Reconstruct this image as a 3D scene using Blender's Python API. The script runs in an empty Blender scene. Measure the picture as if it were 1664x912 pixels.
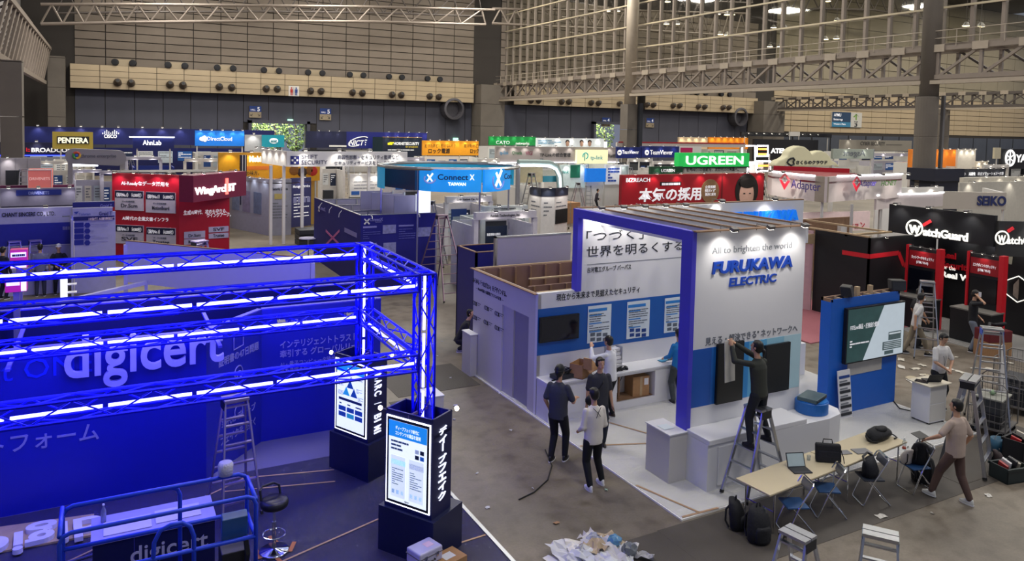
import bpy, bmesh, math, random
from math import sin, cos, pi, radians, sqrt, atan2
from mathutils import Vector, Matrix
random.seed(7)
scn = bpy.context.scene
COL = scn.collection
# ------------------------------------------------------------------ camera, world, hall lamps, exposure
EYE = Vector((0.0, 0.0, 6.3)); FPX = 1227.5; PPY = 270.8
def cam_axes(yaw, pitch, roll):
    f = Vector((sin(yaw)*cos(pitch), cos(yaw)*cos(pitch), -sin(pitch)))
    r = Vector((cos(yaw), -sin(yaw), 0)); d = f.cross(r)
    return r*cos(roll)+d*sin(roll), -r*sin(roll)+d*cos(roll), f
CR, CD, CF = cam_axes(.494365, .05363, -.022378)
cam_data = bpy.data.cameras.new('camera'); cam = bpy.data.objects.new('camera', cam_data); COL.objects.link(cam)
cam_data.sensor_width = 36.0; cam_data.lens = FPX/1664*36.0; cam_data.clip_end = 500; cam_data.shift_y = (PPY-456)/1664
mw = Matrix((CR, -CD, -CF)).transposed().to_4x4(); mw.translation = EYE
cam.matrix_world = mw; scn.camera = cam
scn.view_settings.view_transform = 'Standard'; scn.view_settings.look = 'None'
scn.view_settings.gamma = 1.0; scn.view_settings.exposure = 0.12
world = bpy.data.worlds.new('world'); scn.world = world; world.use_nodes = True
bg = world.node_tree.nodes['Background']; bg.inputs[0].default_value = (0.62, 0.68, 0.9, 1); bg.inputs[1].default_value = 0.26
def light(kind, name, loc, energy, color=(1,1,1), size=1.0, rot=None, spot=None, parent=None, target=None):
    d = bpy.data.lights.new(name, kind); d.energy = energy; d.color = color
    if kind == 'AREA': d.size = size
    elif kind != 'SUN': d.shadow_soft_size = size
    if spot: d.spot_size = radians(spot); d.spot_blend = 0.8
    o = bpy.data.objects.new(name, d); COL.objects.link(o); o.location = loc
    if target is not None: o.rotation_euler = (Vector(target)-Vector(loc)).to_track_quat('-Z','Y').to_euler()
    elif rot: o.rotation_euler = rot
    if parent:
        o.parent = parent; o.matrix_parent_inverse = Matrix.Translation(-parent.location)
    return o
for i, lx in enumerate((6, 24, 42, 66, 90)):
    for ly in (-2, 20, 44, 66, 86):
        light('AREA', 'hall_lamp', (lx, ly, 25.5 if lx < 49 else 33.7), (1450 if ly < 60 else 3300) if lx < 49 else 3000, (1.0, 0.95, 0.86), 5.0)  # rearmost row added out of view to brighten the back walls
for lx, ly in ((118, 78), (146, 78), (174, 78), (118, 50)): light('AREA', 'hall_lamp', (lx, ly-2, 33.8), 6500, (1.0, 0.93, 0.8), 5.0)  # unseen lamps added to brighten the far beige wall
light('AREA', 'hall_lamp', (-3, 70, 25), 1800, (1, .96, .9), 3.0)

# ------------------------------------------------------------------ helpers
def srgb(c):
    if isinstance(c, str):
        c = tuple(int(c[i:i+2], 16) for i in (0, 2, 4))
    return tuple((x/255/12.92 if x/255 <= .04045 else ((x/255+.055)/1.055)**2.4) for x in c)
_m = {}
def mat(c, rough=0.5, metal=0.0, emit=0.0, var=0.12, scale=6.0, bump=0.0, trans=0.0, coat=0.0, bscale=None):
    key = (c, rough, metal, emit, var, scale, bump, trans, coat)
    if key in _m: return _m[key]
    m = bpy.data.materials.new('surface'); m.use_nodes = True; nt = m.node_tree; N = nt.nodes; L = nt.links
    b = N['Principled BSDF']; col = srgb(c)
    b.inputs['Roughness'].default_value = rough; b.inputs['Metallic'].default_value = metal
    tc = N.new('ShaderNodeTexCoord'); nz = N.new('ShaderNodeTexNoise'); nz.inputs['Scale'].default_value = scale; nz.inputs['Detail'].default_value = 4
    L.new(tc.outputs['Object'], nz.inputs['Vector'])
    mx = N.new('ShaderNodeMix'); mx.data_type = 'RGBA'
    mx.inputs[6].default_value = tuple(x*(1-var) for x in col)+(1,); mx.inputs[7].default_value = tuple(min(1, x*(1+var)) for x in col)+(1,)
    L.new(nz.outputs['Fac'], mx.inputs[0]); L.new(mx.outputs[2], b.inputs['Base Color'])
    if emit:
        L.new(mx.outputs[2], b.inputs['Emission Color']); b.inputs['Emission Strength'].default_value = emit
    if bump:
        bp = N.new('ShaderNodeBump'); bp.inputs['Strength'].default_value = bump; bp.inputs['Distance'].default_value = 0.02
        n2 = N.new('ShaderNodeTexNoise'); n2.inputs['Scale'].default_value = bscale or scale*4; n2.inputs['Detail'].default_value = 6
        L.new(tc.outputs['Object'], n2.inputs['Vector']); L.new(n2.outputs['Fac'], bp.inputs['Height']); L.new(bp.outputs[0], b.inputs['Normal'])
    if trans: b.inputs['Transmission Weight'].default_value = trans; b.inputs['IOR'].default_value = 1.33
    if coat: b.inputs['Coat Weight'].default_value = coat
    _m[key] = m; return m
def glass_mat(name, tint, gloss=0.12, rough=0.05):
    m = bpy.data.materials.new(name); m.use_nodes = True; nt = m.node_tree; N = nt.nodes; L = nt.links
    N.remove(N['Principled BSDF']); out = N['Material Output']
    t = N.new('ShaderNodeBsdfTransparent'); t.inputs[0].default_value = tint+(1,)
    g = N.new('ShaderNodeBsdfGlossy'); g.inputs['Roughness'].default_value = rough
    mx = N.new('ShaderNodeMixShader'); mx.inputs[0].default_value = gloss
    L.new(t.outputs[0], mx.inputs[1]); L.new(g.outputs[0], mx.inputs[2]); L.new(mx.outputs[0], out.inputs[0]); return m
def P(px, py, x=None, y=None, z=None):
    d = CR*((px-832)/FPX)+CD*((py-PPY)/FPX)+CF
    t = (z-EYE.z)/d.z if z is not None else ((x/d.x) if x is not None else (y/d.y))
    return EYE+d*t
class MB:
    def __init__(s): s.v = []; s.f = []; s.mi = []; s.m = 0
    def add(s, vs, fs):
        n = len(s.v); s.v += [tuple(v) for v in vs]
        for f in fs: s.f.append(tuple(i+n for i in f)); s.mi.append(s.m)
    def hexa(s, p): s.add(p, [(3,2,1,0),(4,5,6,7),(0,1,5,4),(1,2,6,5),(2,3,7,6),(3,0,4,7)])
    def box(s, x0, x1, y0, y1, z0, z1): s.hexa([(x0,y0,z0),(x1,y0,z0),(x1,y1,z0),(x0,y1,z0),(x0,y0,z1),(x1,y0,z1),(x1,y1,z1),(x0,y1,z1)]); return s
    def obox(s, c, ax, ay, az):
        c = Vector(c); ax = Vector(ax); ay = Vector(ay); az = Vector(az)
        s.hexa([c-ax-ay-az, c+ax-ay-az, c+ax+ay-az, c-ax+ay-az, c-ax-ay+az, c+ax-ay+az, c+ax+ay+az, c-ax+ay+az]); return s
    def beam(s, a, b, w, h, up=(0,0,1)):
        a = Vector(a); b = Vector(b); d = (b-a); L = d.length; d.normalize(); u = Vector(up)
        sd = d.cross(u)
        if sd.length < 1e-4: sd = d.cross(Vector((1,0,0)))
        sd.normalize(); u = sd.cross(d).normalized()
        s.obox((a+b)/2, sd*w/2, d*L/2, u*h/2); return s
    def prism(s, poly, z0, z1):
        n = len(poly); vs = [(p[0],p[1],z0) for p in poly]+[(p[0],p[1],z1) for p in poly]
        s.add(vs, [tuple(range(n-1,-1,-1)), tuple(range(n,2*n))]+[(i,(i+1)%n,n+(i+1)%n,n+i) for i in range(n)]); return s
    def tube(s, pts, r, n=8, cap=True):
        pts = [Vector(p) for p in pts]; rs = r if isinstance(r, (list,tuple)) else [r]*len(pts)
        prev = None; base = len(s.v); vs = []
        for i, p in enumerate(pts):
            d = (pts[min(i+1,len(pts)-1)]-pts[max(i-1,0)]).normalized()
            if prev is None:
                a = d.orthogonal().normalized()
            else:
                a = prev-d*prev.dot(d)
                a = a.normalized() if a.length > 1e-6 else d.orthogonal().normalized()
            prev = a; b = d.cross(a)
            for k in range(n):
                t = 2*pi*k/n; vs.append(p+(a*cos(t)+b*sin(t))*rs[i])
        fs = [(i*n+k, i*n+(k+1)%n, (i+1)*n+(k+1)%n, (i+1)*n+k) for i in range(len(pts)-1) for k in range(n)]
        if cap: fs += [tuple(range(n-1,-1,-1)), tuple(range((len(pts)-1)*n, len(pts)*n))]
        s.add(vs, fs); return s
    def lathe(s, prof, c=(0,0,0), n=16, axis=None):
        c = Vector(c); vs = []; q = Matrix.Identity(3) if axis is None else Vector((0,0,1)).rotation_difference(Vector(axis)).to_matrix()
        for r, z in prof:
            for k in range(n): vs.append(c+q@Vector((r*cos(2*pi*k/n), r*sin(2*pi*k/n), z)))
        fs = [(i*n+k, i*n+(k+1)%n, (i+1)*n+(k+1)%n, (i+1)*n+k) for i in range(len(prof)-1) for k in range(n)]
        fs += [tuple(range(n-1,-1,-1)), tuple(range((len(prof)-1)*n, len(prof)*n))]
        s.add(vs, fs); return s
    def ell(s, c, rx, ry, rz, n=12, q=None):
        c = Vector(c); m = n//2; vs = []; q = q or Matrix.Identity(3)
        for i in range(1, m):
            t = pi*i/m
            for k in range(n): a = 2*pi*k/n; vs.append(c+q@Vector((rx*sin(t)*cos(a), ry*sin(t)*sin(a), rz*cos(t))))
        top = len(vs); vs.append(c+q@Vector((0,0,rz))); bot = top+1; vs.append(c+q@Vector((0,0,-rz)))
        fs = [(i*n+k, (i+1)*n+k, (i+1)*n+(k+1)%n, i*n+(k+1)%n) for i in range(m-2) for k in range(n)]
        fs += [(top, k, (k+1)%n) for k in range(n)]+[(bot, (m-2)*n+(k+1)%n, (m-2)*n+k) for k in range(n)]
        s.add(vs, fs); return s
    def mesh(s, name, mats, smooth=False):
        me = bpy.data.meshes.new(name); me.from_pydata(s.v, [], s.f)
        for m in (mats if isinstance(mats, (list,tuple)) else [mats]): me.materials.append(m)
        for p, i in zip(me.polygons, s.mi): p.material_index = i
        if smooth:
            for p in me.polygons: p.use_smooth = True
        me.update(); return me
    def build(s, name, mats, parent=None, smooth=False, bevel=0.0, label=None):
        return link(name, s.mesh(name, mats, smooth), parent, bevel, label)
def link(name, me, parent=None, bevel=0.0, label=None):
    o = bpy.data.objects.new(name, me); COL.objects.link(o)
    if parent:
        o.parent = parent
        top = parent
        while top.parent: top = top.parent
        if top.get('_w'): o.matrix_parent_inverse = Matrix.Translation(-top.location) if parent == top else Matrix.Identity(4)
    if bevel:
        b = o.modifiers.new('bevel', 'BEVEL'); b.width = bevel; b.segments = 2; b.limit_method = 'ANGLE'
    if label: o['label'] = label
    return o
def tag(o, label, cat, group=None):
    o['label'] = label; o['category'] = cat
    if group: o['group'] = group
    return o
def thing(name, label, cat, loc=(0,0,0), rotz=0.0, group=None, world=False):
    o = bpy.data.objects.new(name, None); COL.objects.link(o); o.location = loc; o.rotation_euler = (0,0,rotz)
    o.empty_display_size = 0.1
    if world: o['_w'] = 1
    return tag(o, label, cat, group)
def struct(name, mb, m, parent=None, **k):
    o = mb.build(name, m, parent, **k)
    if not parent: o['kind'] = 'structure'
    return o
def copy_tree(o, parent=None, loc=None, rotz=None, label=None, group=None):
    c = o.copy(); COL.objects.link(c)
    if parent: c.parent = parent
    if loc is not None: c.location = loc
    if rotz is not None: c.rotation_euler = (0,0,rotz)
    if label: c['label'] = label
    if group: c['group'] = group
    for ch in list(o.children): copy_tree(ch, c)
    return c
_tc = {}
def text_geo(s, bold=0.0, ext=0.004, shear=0.0):
    k = (s, bold, ext, shear)
    if k in _tc: return _tc[k]
    cu = bpy.data.curves.new('t', 'FONT'); cu.body = s; cu.size = 1.0; cu.resolution_u = 5 if (len(s) < 11 and ord(s[0]) < 128) else 2; cu.offset = bold; cu.extrude = 0.5; cu.shear = shear
    if '\n' in s: cu.space_line = 0.95
    o = bpy.data.objects.new('t', cu); me = o.to_mesh()
    vs = [tuple(v.co) for v in me.vertices]; fs = [tuple(p.vertices) for p in me.polygons]
    o.to_mesh_clear(); bpy.data.objects.remove(o); bpy.data.curves.remove(cu)
    if not vs: vs = [(0,0,0),(1,0,0),(1,1,0)]; fs = [(0,1,2)]
    _tc[k] = (vs, fs, min(v[0] for v in vs), max(v[0] for v in vs), min(v[1] for v in vs), max(v[1] for v in vs))
    return _tc[k]
def frame_text(mb, s, org, ux, uy, un, x0, y0, w, h, bold=0.0, ext=0.006, shear=0.0, fit='base', off=0.0):
    """text into mb; org + ux*x + uy*y + un*z; width w (None = natural), h = height of the tallest glyph above the baseline"""
    vs, fs, a, b, c, d = text_geo(s, bold, 0.5, shear)
    if fit == 'box': sy = h/max(d-c, 1e-3); oy = -c*sy
    else: sy = h/max(d, 1e-3); oy = 0
    sx = sy if w is None else w/max(b-a, 1e-3)
    mb.add([org+ux*(x0+(v[0]-a)*sx)+uy*(y0+oy+v[1]*sy)+un*(off+ext*(v[2]+.5)) for v in vs], fs)
class Wall:
    """a panel wall from plan point A to B (left to right seen from its front), z0..z1; px positions are carried to its plane"""
    def __init__(s, A, B, z0, z1, t=0.06, m=None, parent=None, name='wall_panel', cap=None, build=True, label=None):
        s.A = Vector((A[0], A[1], 0)); B = Vector((B[0], B[1], 0)); s.B = B; s.w = (B-s.A).length; s.u = (B-s.A).normalized()
        s.n = Vector((s.u.y, -s.u.x, 0)); s.z0 = z0; s.z1 = z1; s.t = t; s.parent = parent; s.k = 1
        if build:
            mb = MB(); mb.obox((s.A+B)/2-s.n*t/2+Vector((0,0,(z0+z1)/2)), s.u*s.w/2, s.n*t/2, Vector((0,0,(z1-z0)/2)))
            s.o = mb.build(name, m, parent, label=label)
            if cap:
                c = MB(); c.obox((s.A+B)/2-s.n*t/2+Vector((0,0,z1+.012)), s.u*(s.w/2), s.n*(t/2+.004), Vector((0,0,.012))); c.build('top_edge', cap, parent)
    def uv(s, px, py):
        d = CR*((px-832)/FPX)+CD*((py-PPY)/FPX)+CF
        q = EYE+d*((s.A-EYE).dot(s.n)/d.dot(s.n)); return (q-s.A).dot(s.u), q.z
    def rect(s, x0, y0, x1, y1, m, name='panel', d=0.012, off=0.0, label=None, px=True, mb=None):
        if px: (u0, v1), (u1, _), (_, v0) = s.uv(x0, y0), s.uv(x1, y1), s.uv(x0, y1)
        else: u0, v1, u1, v0 = x0, y0, x1, y1
        k = mb or MB(); k.obox(s.A+s.u*(u0+u1)/2+s.n*(off+d/2)+Vector((0,0,(v0+v1)/2)), s.u*abs(u1-u0)/2, s.n*d/2, Vector((0,0,abs(v1-v0)/2)))
        return k if mb else k.build(name, m, s.parent, label=label)
    def text(s, t, x0, y0, x1, h, m, name='lettering', bold=0.012, ext=0.008, off=0.0, shear=0.0, px=True, mb=None, y1=None, label=None, fit='base'):
        """baseline from px (x0,y0) to px x1, glyph height h px"""
        if px:
            u0, v0 = s.uv(x0, y0); u1, _ = s.uv(x1, y0 if y1 is None else y1); hh = abs(s.uv(x0, y0-h)[1]-v0); w = abs(u1-u0)
        else: u0, v0, w, hh = x0, y0, x1, h
        k = mb or MB(); frame_text(k, t, s.A, s.u, Vector((0,0,1)), s.n, u0, v0, w, hh, bold, ext, shear, fit, off)
        return k if mb else k.build(name, m, s.parent, label=label)
    def pt(s, u, v, d=0.0): return s.A+s.u*u+s.n*d+Vector((0,0,v))
def bars(W, x0, y0, x1, y1, rows, m, name='print', off=0.014, fill=0.55, px=True, seed=0, parent=None):
    """flat printed lines (small text too fine to read) as thin strips on a wall"""
    rr = random.Random(seed+int(x0*7)+int(y0)); k = MB()
    (u0, v1), (u1, v0) = (W.uv(x0, y0), W.uv(x1, y1)) if px else ((x0, y0), (x1, y1))
    for i in range(rows):
        v = v1-(v1-v0)*(i+.5)/rows; hh = (v1-v0)/rows*fill*.5; uu = u0
        while uu < u1-(u1-u0)*.06:
            L = min((u1-u0)*rr.uniform(.08,.3), u1-uu); k.obox(W.pt(uu+L/2, v, off+.001), W.u*L*.46, W.n*.001, Vector((0,0,hh))); uu += L
            if rr.random() < .12: break
    return k.build(name, m, parent or W.parent)
# common materials
M_WHITE = mat('dcdce0', .45, var=.03, scale=1.5); M_OFF = mat('c9c6c2', .6, var=.05, scale=2)
M_BLUE = mat('1257a8', .5, var=.05); M_VIOLET = mat('4842cc', .5, var=.04)
M_WOOD = mat('8a6a50', .7, var=.25, scale=9); M_LWOOD = mat('b39a78', .7, var=.2, scale=9)
M_ALU = mat('b9bcc4', .32, 1.0, var=.06, scale=20); M_CHROME = mat('d5d7da', .12, 1.0, var=.03); M_STEEL = mat('7d7a78', .5, .6, var=.12, scale=12)
M_BLACK = mat('14151a', .5, var=.15); M_DARK = mat('23262e', .55, var=.12); M_SCREEN = mat('0a0d18', .12, var=.05); M_RUB = mat('1b1b1d', .8, var=.1)
M_LAMP = mat('fff6e8', .5, emit=14.0, var=.0); M_CARD = mat('a87f58', .85, var=.14, scale=14, bump=.1)
M_TEXTD = mat('20242c', .6, var=.05); M_TEXTG = mat('6d727a', .6, var=.05); M_TEXTB = mat('1646b4', .5, var=.05); M_TEXTW = mat('f4f4f8', .5, emit=.25, var=.0)
M_CONC = mat('8a817a', .75, var=.16, scale=3, bump=.12)
def clip_lamp(loc, n, parent, aim=0.55, e=14.0, col=(1,.95,.87), real=True, s=1.0):
    """arm spotlight clipped on a wall top: arm sticks out along n and the head shines back down on the face"""
    loc = Vector(loc); n = Vector(n); mb = MB()
    h = loc+n*(.34*s)+Vector((0,0,.10*s)); mb.tube([loc, loc+Vector((0,0,.12*s)), h], .009*s, 6)
    d = (loc-Vector((0,0,.8*s))-h).normalized(); sd = d.cross(Vector((0,0,1))).normalized(); up = sd.cross(d)
    mb.obox(h, sd*.07*s, d*.03*s, up*.045*s); a = mb.build('spot_lamp', M_STEEL, parent)
    l = MB(); l.obox(h+d*.034*s, sd*.06*s, d*.003*s, up*.036*s); l.build('lamp_lens', M_LAMP, a)
    if real: light('SPOT', 'spot_light', h+d*.05*s, e, col, .04, spot=105, parent=parent, target=h+d)
    return a
# ------------------------------------------------------------------ the hall
def floor_mat():
    m = bpy.data.materials.new('concrete_floor'); m.use_nodes = True; nt = m.node_tree; N = nt.nodes; L = nt.links; b = N['Principled BSDF']
    tc = N.new('ShaderNodeTexCoord'); prev = None
    def noise(sc, det, dist=0.0):
        n = N.new('ShaderNodeTexNoise'); n.inputs['Scale'].default_value = sc; n.inputs['Detail'].default_value = det; n.inputs['Distortion'].default_value = dist
        L.new(tc.outputs['Object'], n.inputs['Vector']); return n
    n1 = noise(.35, 8, .6); n2 = noise(3.2, 8, .2); n3 = noise(26, 4)
    r = N.new('ShaderNodeValToRGB'); r.color_ramp.elements[0].position = .3; r.color_ramp.elements[0].color = srgb('6a6257')+(1,); r.color_ramp.elements[1].position = .72; r.color_ramp.elements[1].color = srgb('8b8071')+(1,)
    L.new(n1.outputs['Fac'], r.inputs[0])
    r2 = N.new('ShaderNodeValToRGB'); r2.color_ramp.elements[0].position = .30; r2.color_ramp.elements[0].color = (.6,.56,.52,1); r2.color_ramp.elements[1].position = .55; r2.color_ramp.elements[1].color = (1,1,1,1)
    L.new(n2.outputs['Fac'], r2.inputs[0])
    mx = N.new('ShaderNodeMix'); mx.data_type = 'RGBA'; mx.blend_type = 'MULTIPLY'; mx.inputs[0].default_value = .85
    L.new(r.outputs[0], mx.inputs[6]); L.new(r2.outputs[0], mx.inputs[7])
    r3 = N.new('ShaderNodeValToRGB'); r3.color_ramp.elements[0].position = .35; r3.color_ramp.elements[0].color = (.82,.82,.82,1); r3.color_ramp.elements[1].position = .6
    L.new(n3.outputs['Fac'], r3.inputs[0]); mx2 = N.new('ShaderNodeMix'); mx2.data_type = 'RGBA'; mx2.blend_type = 'MULTIPLY'; mx2.inputs[0].default_value = .6
    L.new(mx.outputs[2], mx2.inputs[6]); L.new(r3.outputs[0], mx2.inputs[7]); L.new(mx2.outputs[2], b.inputs['Base Color'])
    rr = N.new('ShaderNodeMapRange'); rr.inputs[3].default_value = .32; rr.inputs[4].default_value = .6; L.new(n2.outputs['Fac'], rr.inputs[0]); L.new(rr.outputs[0], b.inputs['Roughness'])
    bp = N.new('ShaderNodeBump'); bp.inputs['Strength'].default_value = .15; bp.inputs['Distance'].default_value = .01; L.new(n3.outputs['Fac'], bp.inputs['Height']); L.new(bp.outputs[0], b.inputs['Normal'])
    return m
def film_mat(name, col, alpha, rough=.16, cut=.5):
    """clear plastic film over what lies below: crinkled, glossy"""
    m = bpy.data.materials.new(name); m.use_nodes = True; nt = m.node_tree; N = nt.nodes; L = nt.links; b = N['Principled BSDF']
    b.inputs['Base Color'].default_value = srgb(col)+(1,); b.inputs['Roughness'].default_value = rough; b.inputs['Specular IOR Level'].default_value = .8
    tc = N.new('ShaderNodeTexCoord'); mp = N.new('ShaderNodeMapping'); mp.inputs['Scale'].default_value = (1, 3.2, 1); mp.inputs['Rotation'].default_value = (0,0,.5)
    n = N.new('ShaderNodeTexNoise'); n.inputs['Scale'].default_value = 2.6; n.inputs['Detail'].default_value = 7; n.inputs['Distortion'].default_value = 1.6; n.inputs['Roughness'].default_value = .65
    v = N.new('ShaderNodeTexVoronoi'); v.inputs['Scale'].default_value = 3.0; v.distance = 'MINKOWSKI'
    L.new(tc.outputs['Object'], mp.inputs[0]); L.new(mp.outputs[0], n.inputs['Vector']); L.new(n.outputs['Color'], v.inputs['Vector'])
    ad = N.new('ShaderNodeMath'); ad.operation = 'ADD'; L.new(n.outputs['Fac'], ad.inputs[0]); L.new(v.outputs['Distance'], ad.inputs[1])
    bp = N.new('ShaderNodeBump'); bp.inputs['Strength'].default_value = .4; bp.inputs['Distance'].default_value = .035; L.new(ad.outputs[0], bp.inputs['Height']); L.new(bp.outputs[0], b.inputs['Normal'])
    b.inputs['Alpha'].default_value = alpha
    return m
struct('floor', MB().box(-12, 201, -6, 99, -.3, 0), floor_mat())
M_TRENCH = mat('4d4741', .6, var=.2, scale=1.2, bump=.3, bscale=120)
for i, (x0, x1, y0, y1) in enumerate(((5.2,8.1,7.6,9.0),(7.6,15.2,7.62,9.02),(5.9,8.0,16.2,18.0),(5.6,6.6,14.9,16.0),(13.6,17.5,7.8,9.0))):
    a = 0.02 if i else 0
    struct('trim_%d' % (i+1), MB().box(x0, x1, y0, y1, 0, .004+.0015*i), M_TRENCH)
M_PAN = mat('7b7064', .7, var=.10, scale=.7); M_PANL = mat('b3a184', .65, var=.08, scale=.7); M_LOW = mat('4a4b58', .7, var=.14, scale=.5); M_JOINT = mat('37322e', .8)
M_PANL2 = mat('a5967c', .65, var=.1, scale=.7)
YB = 98.0
def panel_wall(root, x0, x1, z0, z1, nx, nz, m, y=YB, seed=1):
    dx = (x1-x0)/nx; dz = (z1-z0)/nz; me = MB().box(.05, dx-.05, -.12, 0, .05, dz-.05).mesh('panel', m)
    for i in range(nx):
        for j in range(nz):
            o = link('panel', me, root); o.location = (x0+i*dx, y, z0+j*dz)
MBW = struct('wall_back', MB().box(-12, 15.9, YB, YB+.5, 0, 34).box(22.6, 49, YB, YB+.5, 0, 34).box(15.9, 22.6, YB, YB+.5, 5.95, 34), M_JOINT)
panel_wall(MBW, -3, 46.2, 12.15, 25.3, 16, 14, M_PAN)
w2 = struct('wall_back_right', MB().box(49, 67, YB, YB+.5, 0, 34).box(74, 103, YB, YB+.5, 0, 34).box(67, 74, YB, YB+.5, 6.9, 34), M_JOINT)
panel_wall(w2, 50.5, 101.5, 12.15, 25.3, 17, 12, M_PAN)
w3 = struct('wall_back_far_right', MB().box(103, 201, YB, YB+.5, 0, 34), M_JOINT)
panel_wall(w3, 106, 200.5, 6.4, 13.9, 21, 7, M_PANL)
panel_wall(w3, 106, 200.5, 13.9, 33.9, 15, 8, mat('8f8672', .7, var=.1, scale=.7))
# lighter beige balcony band, proud of the wall, with dark lower wall
def band(x0, x1, nx, par, name):
    b = struct(name, MB().box(x0, x1, YB-1.6, YB, 9.4, 12.1), M_JOINT, None); b['kind'] = 'structure'
    dx = (x1-x0)/nx; me = MB().box(.03, dx-.03, -.08, 0, .02, .645).mesh('panel', M_PANL)
    for i in range(nx):
        for j in range(4):
            o = link('panel', me, b); o.location = (x0+i*dx, YB-1.6, 9.42+j*.67)
    return b
band(-3.4, 45.6, 17, None, 'trim_6'); band(52, 74.2, 9, None, 'trim_7'); band(75.8, 100.4, 9, None, 'trim_8')
for (x0, x1, nx) in ((-3, 48, 17), (51, 74.6, 6), (75.8, 101, 6)):
    dx = (x1-x0)/nx; me = MB().box(.04, dx-.04, -.1, 0, 0, 9.35).mesh('panel', M_LOW)
    for i in range(nx):
        pw = MBW if x0 < 40 else w2; gx = [g for g in ((15.9, 22.6, 5.95), (67, 74, 6.9)) if x0+i*dx < g[1] and x0+i*dx+dx > g[0]]
        if gx: o = link('panel', MB().box(.04, dx-.04, -.1, 0, gx[0][2]+.1, 9.35).mesh('panel', M_LOW), pw)
        else: o = link('panel', me, pw)
        o.location = (x0+i*dx, YB, 0)
for i in range(18):   # glazed shopfront under the hall 3 wall
    link('panel', MB().box(.15, 4.9, -.2, 0, 0, 5.9).mesh('panel', mat('4c5058', .25, var=.2, scale=.4)), w3).location = (106+i*5.1, YB, 0)
# open gateways with daylit trees behind
M_GREEN = None
def tree_day():
    m = bpy.data.materials.new('daylit_leaves'); m.use_nodes = True; nt = m.node_tree; N = nt.nodes; L = nt.links; b = N['Principled BSDF']
    tc = N.new('ShaderNodeTexCoord'); n = N.new('ShaderNodeTexNoise'); n.inputs['Scale'].default_value = 1.6; n.inputs['Detail'].default_value = 8
    L.new(tc.outputs['Object'], n.inputs['Vector']); r = N.new('ShaderNodeValToRGB')
    r.color_ramp.elements[0].position = .38; r.color_ramp.elements[0].color = srgb('2f4a20')+(1,); r.color_ramp.elements[1].position = .62; r.color_ramp.elements[1].color = srgb('a9c46a')+(1,)
    L.new(n.outputs['Fac'], r.inputs[0]); L.new(r.outputs[0], b.inputs['Base Color']); b.inputs['Roughness'].default_value = .8; return m
TD = tree_day()
def gate(n, x0, x1, z1):
    f = MB(); f.box(x0-.4, x0, YB-.9, YB-.1, 0, z1+.35); f.box(x1, x1+.4, YB-.9, YB-.1, 0, z1+.35); f.box(x0-.4, x1+.4, YB-.9, YB-.1, z1, z1+.4)
    d = struct('door_%d' % n, f, M_LOW)
    return d
gate(1, 15.9, 22.6, 5.95); gate(2, 67.0, 74.0, 6.9)
# cut behind gates: a lit outdoor bay in front of the wall face, trees as leafy masses
def outdoor_tree(x, y, h, r, lab):
    t = thing('tree', lab, 'tree', (x, y, 0)); MB().tube([(0,0,0),(.1,0,h*.5),(0,.1,h*.8)], [.16,.12,.06], 7).build('trunk', mat('5a4a3a', .9, bump=.3), t)
    rr = random.Random(int(x*10)); mb = MB()
    for i in range(900):
        a = rr.uniform(0, 2*pi); u = rr.uniform(-1,1); s = r*(.55+.45*rr.random()); q = Vector((s*sqrt(1-u*u)*cos(a), .5*s*sqrt(1-u*u)*sin(a), h*.66+u*h*.36))
        d1 = Vector((rr.uniform(-1,1), rr.uniform(-1,1), rr.uniform(-1,1))).normalized(); d2 = d1.orthogonal().normalized(); k = rr.uniform(.1,.22)
        mb.add([q-d1*k, q+d2*k*.6, q+d1*k, q-d2*k*.6], [(0,1,2,3)])
    mb.build('foliage', TD, t)
for i, x in enumerate((15.6, 17.6, 19.8, 22.6)): outdoor_tree(x, 103.2+.5*(i%2), 7.4, 1.7, ('leafy tree seen through the left half of the open gate behind the booths', 'leafy tree with a pale trunk in the middle of the open gate', 'leafy tree right of centre in the open gate in the back wall', 'leafy tree at the right edge of the open gate in the back wall')[i])
for i, x in enumerate((69.0, 73.0)): outdoor_tree(x, 103.4, 8.2, 2.0, ('leafy tree in the left half of the small right-hand gateway', 'leafy tree in the right half of the small right-hand gateway')[i])
light('AREA', 'daylight', (19.5, 100.4, 9.5), 2600, (1,1,.95), 4, target=(19.5, 103.5, 3.5)); light('AREA', 'daylight', (71, 100.4, 10), 1500, (1,1,.95), 4, target=(71, 103.6, 4))
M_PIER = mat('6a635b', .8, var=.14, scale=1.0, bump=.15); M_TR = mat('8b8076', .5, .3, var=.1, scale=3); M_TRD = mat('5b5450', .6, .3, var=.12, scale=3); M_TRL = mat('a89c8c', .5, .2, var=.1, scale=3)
struct('ceiling', MB().box(-12, 180, 30, 99, 34, 34.4), mat('3a3632', .8, var=.1, scale=.3))
struct('wall_left', MB().box(-8.4, -8, 20, 98.5, 0, 34), mat('8e8a88', .8, var=.12, scale=.4))
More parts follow.
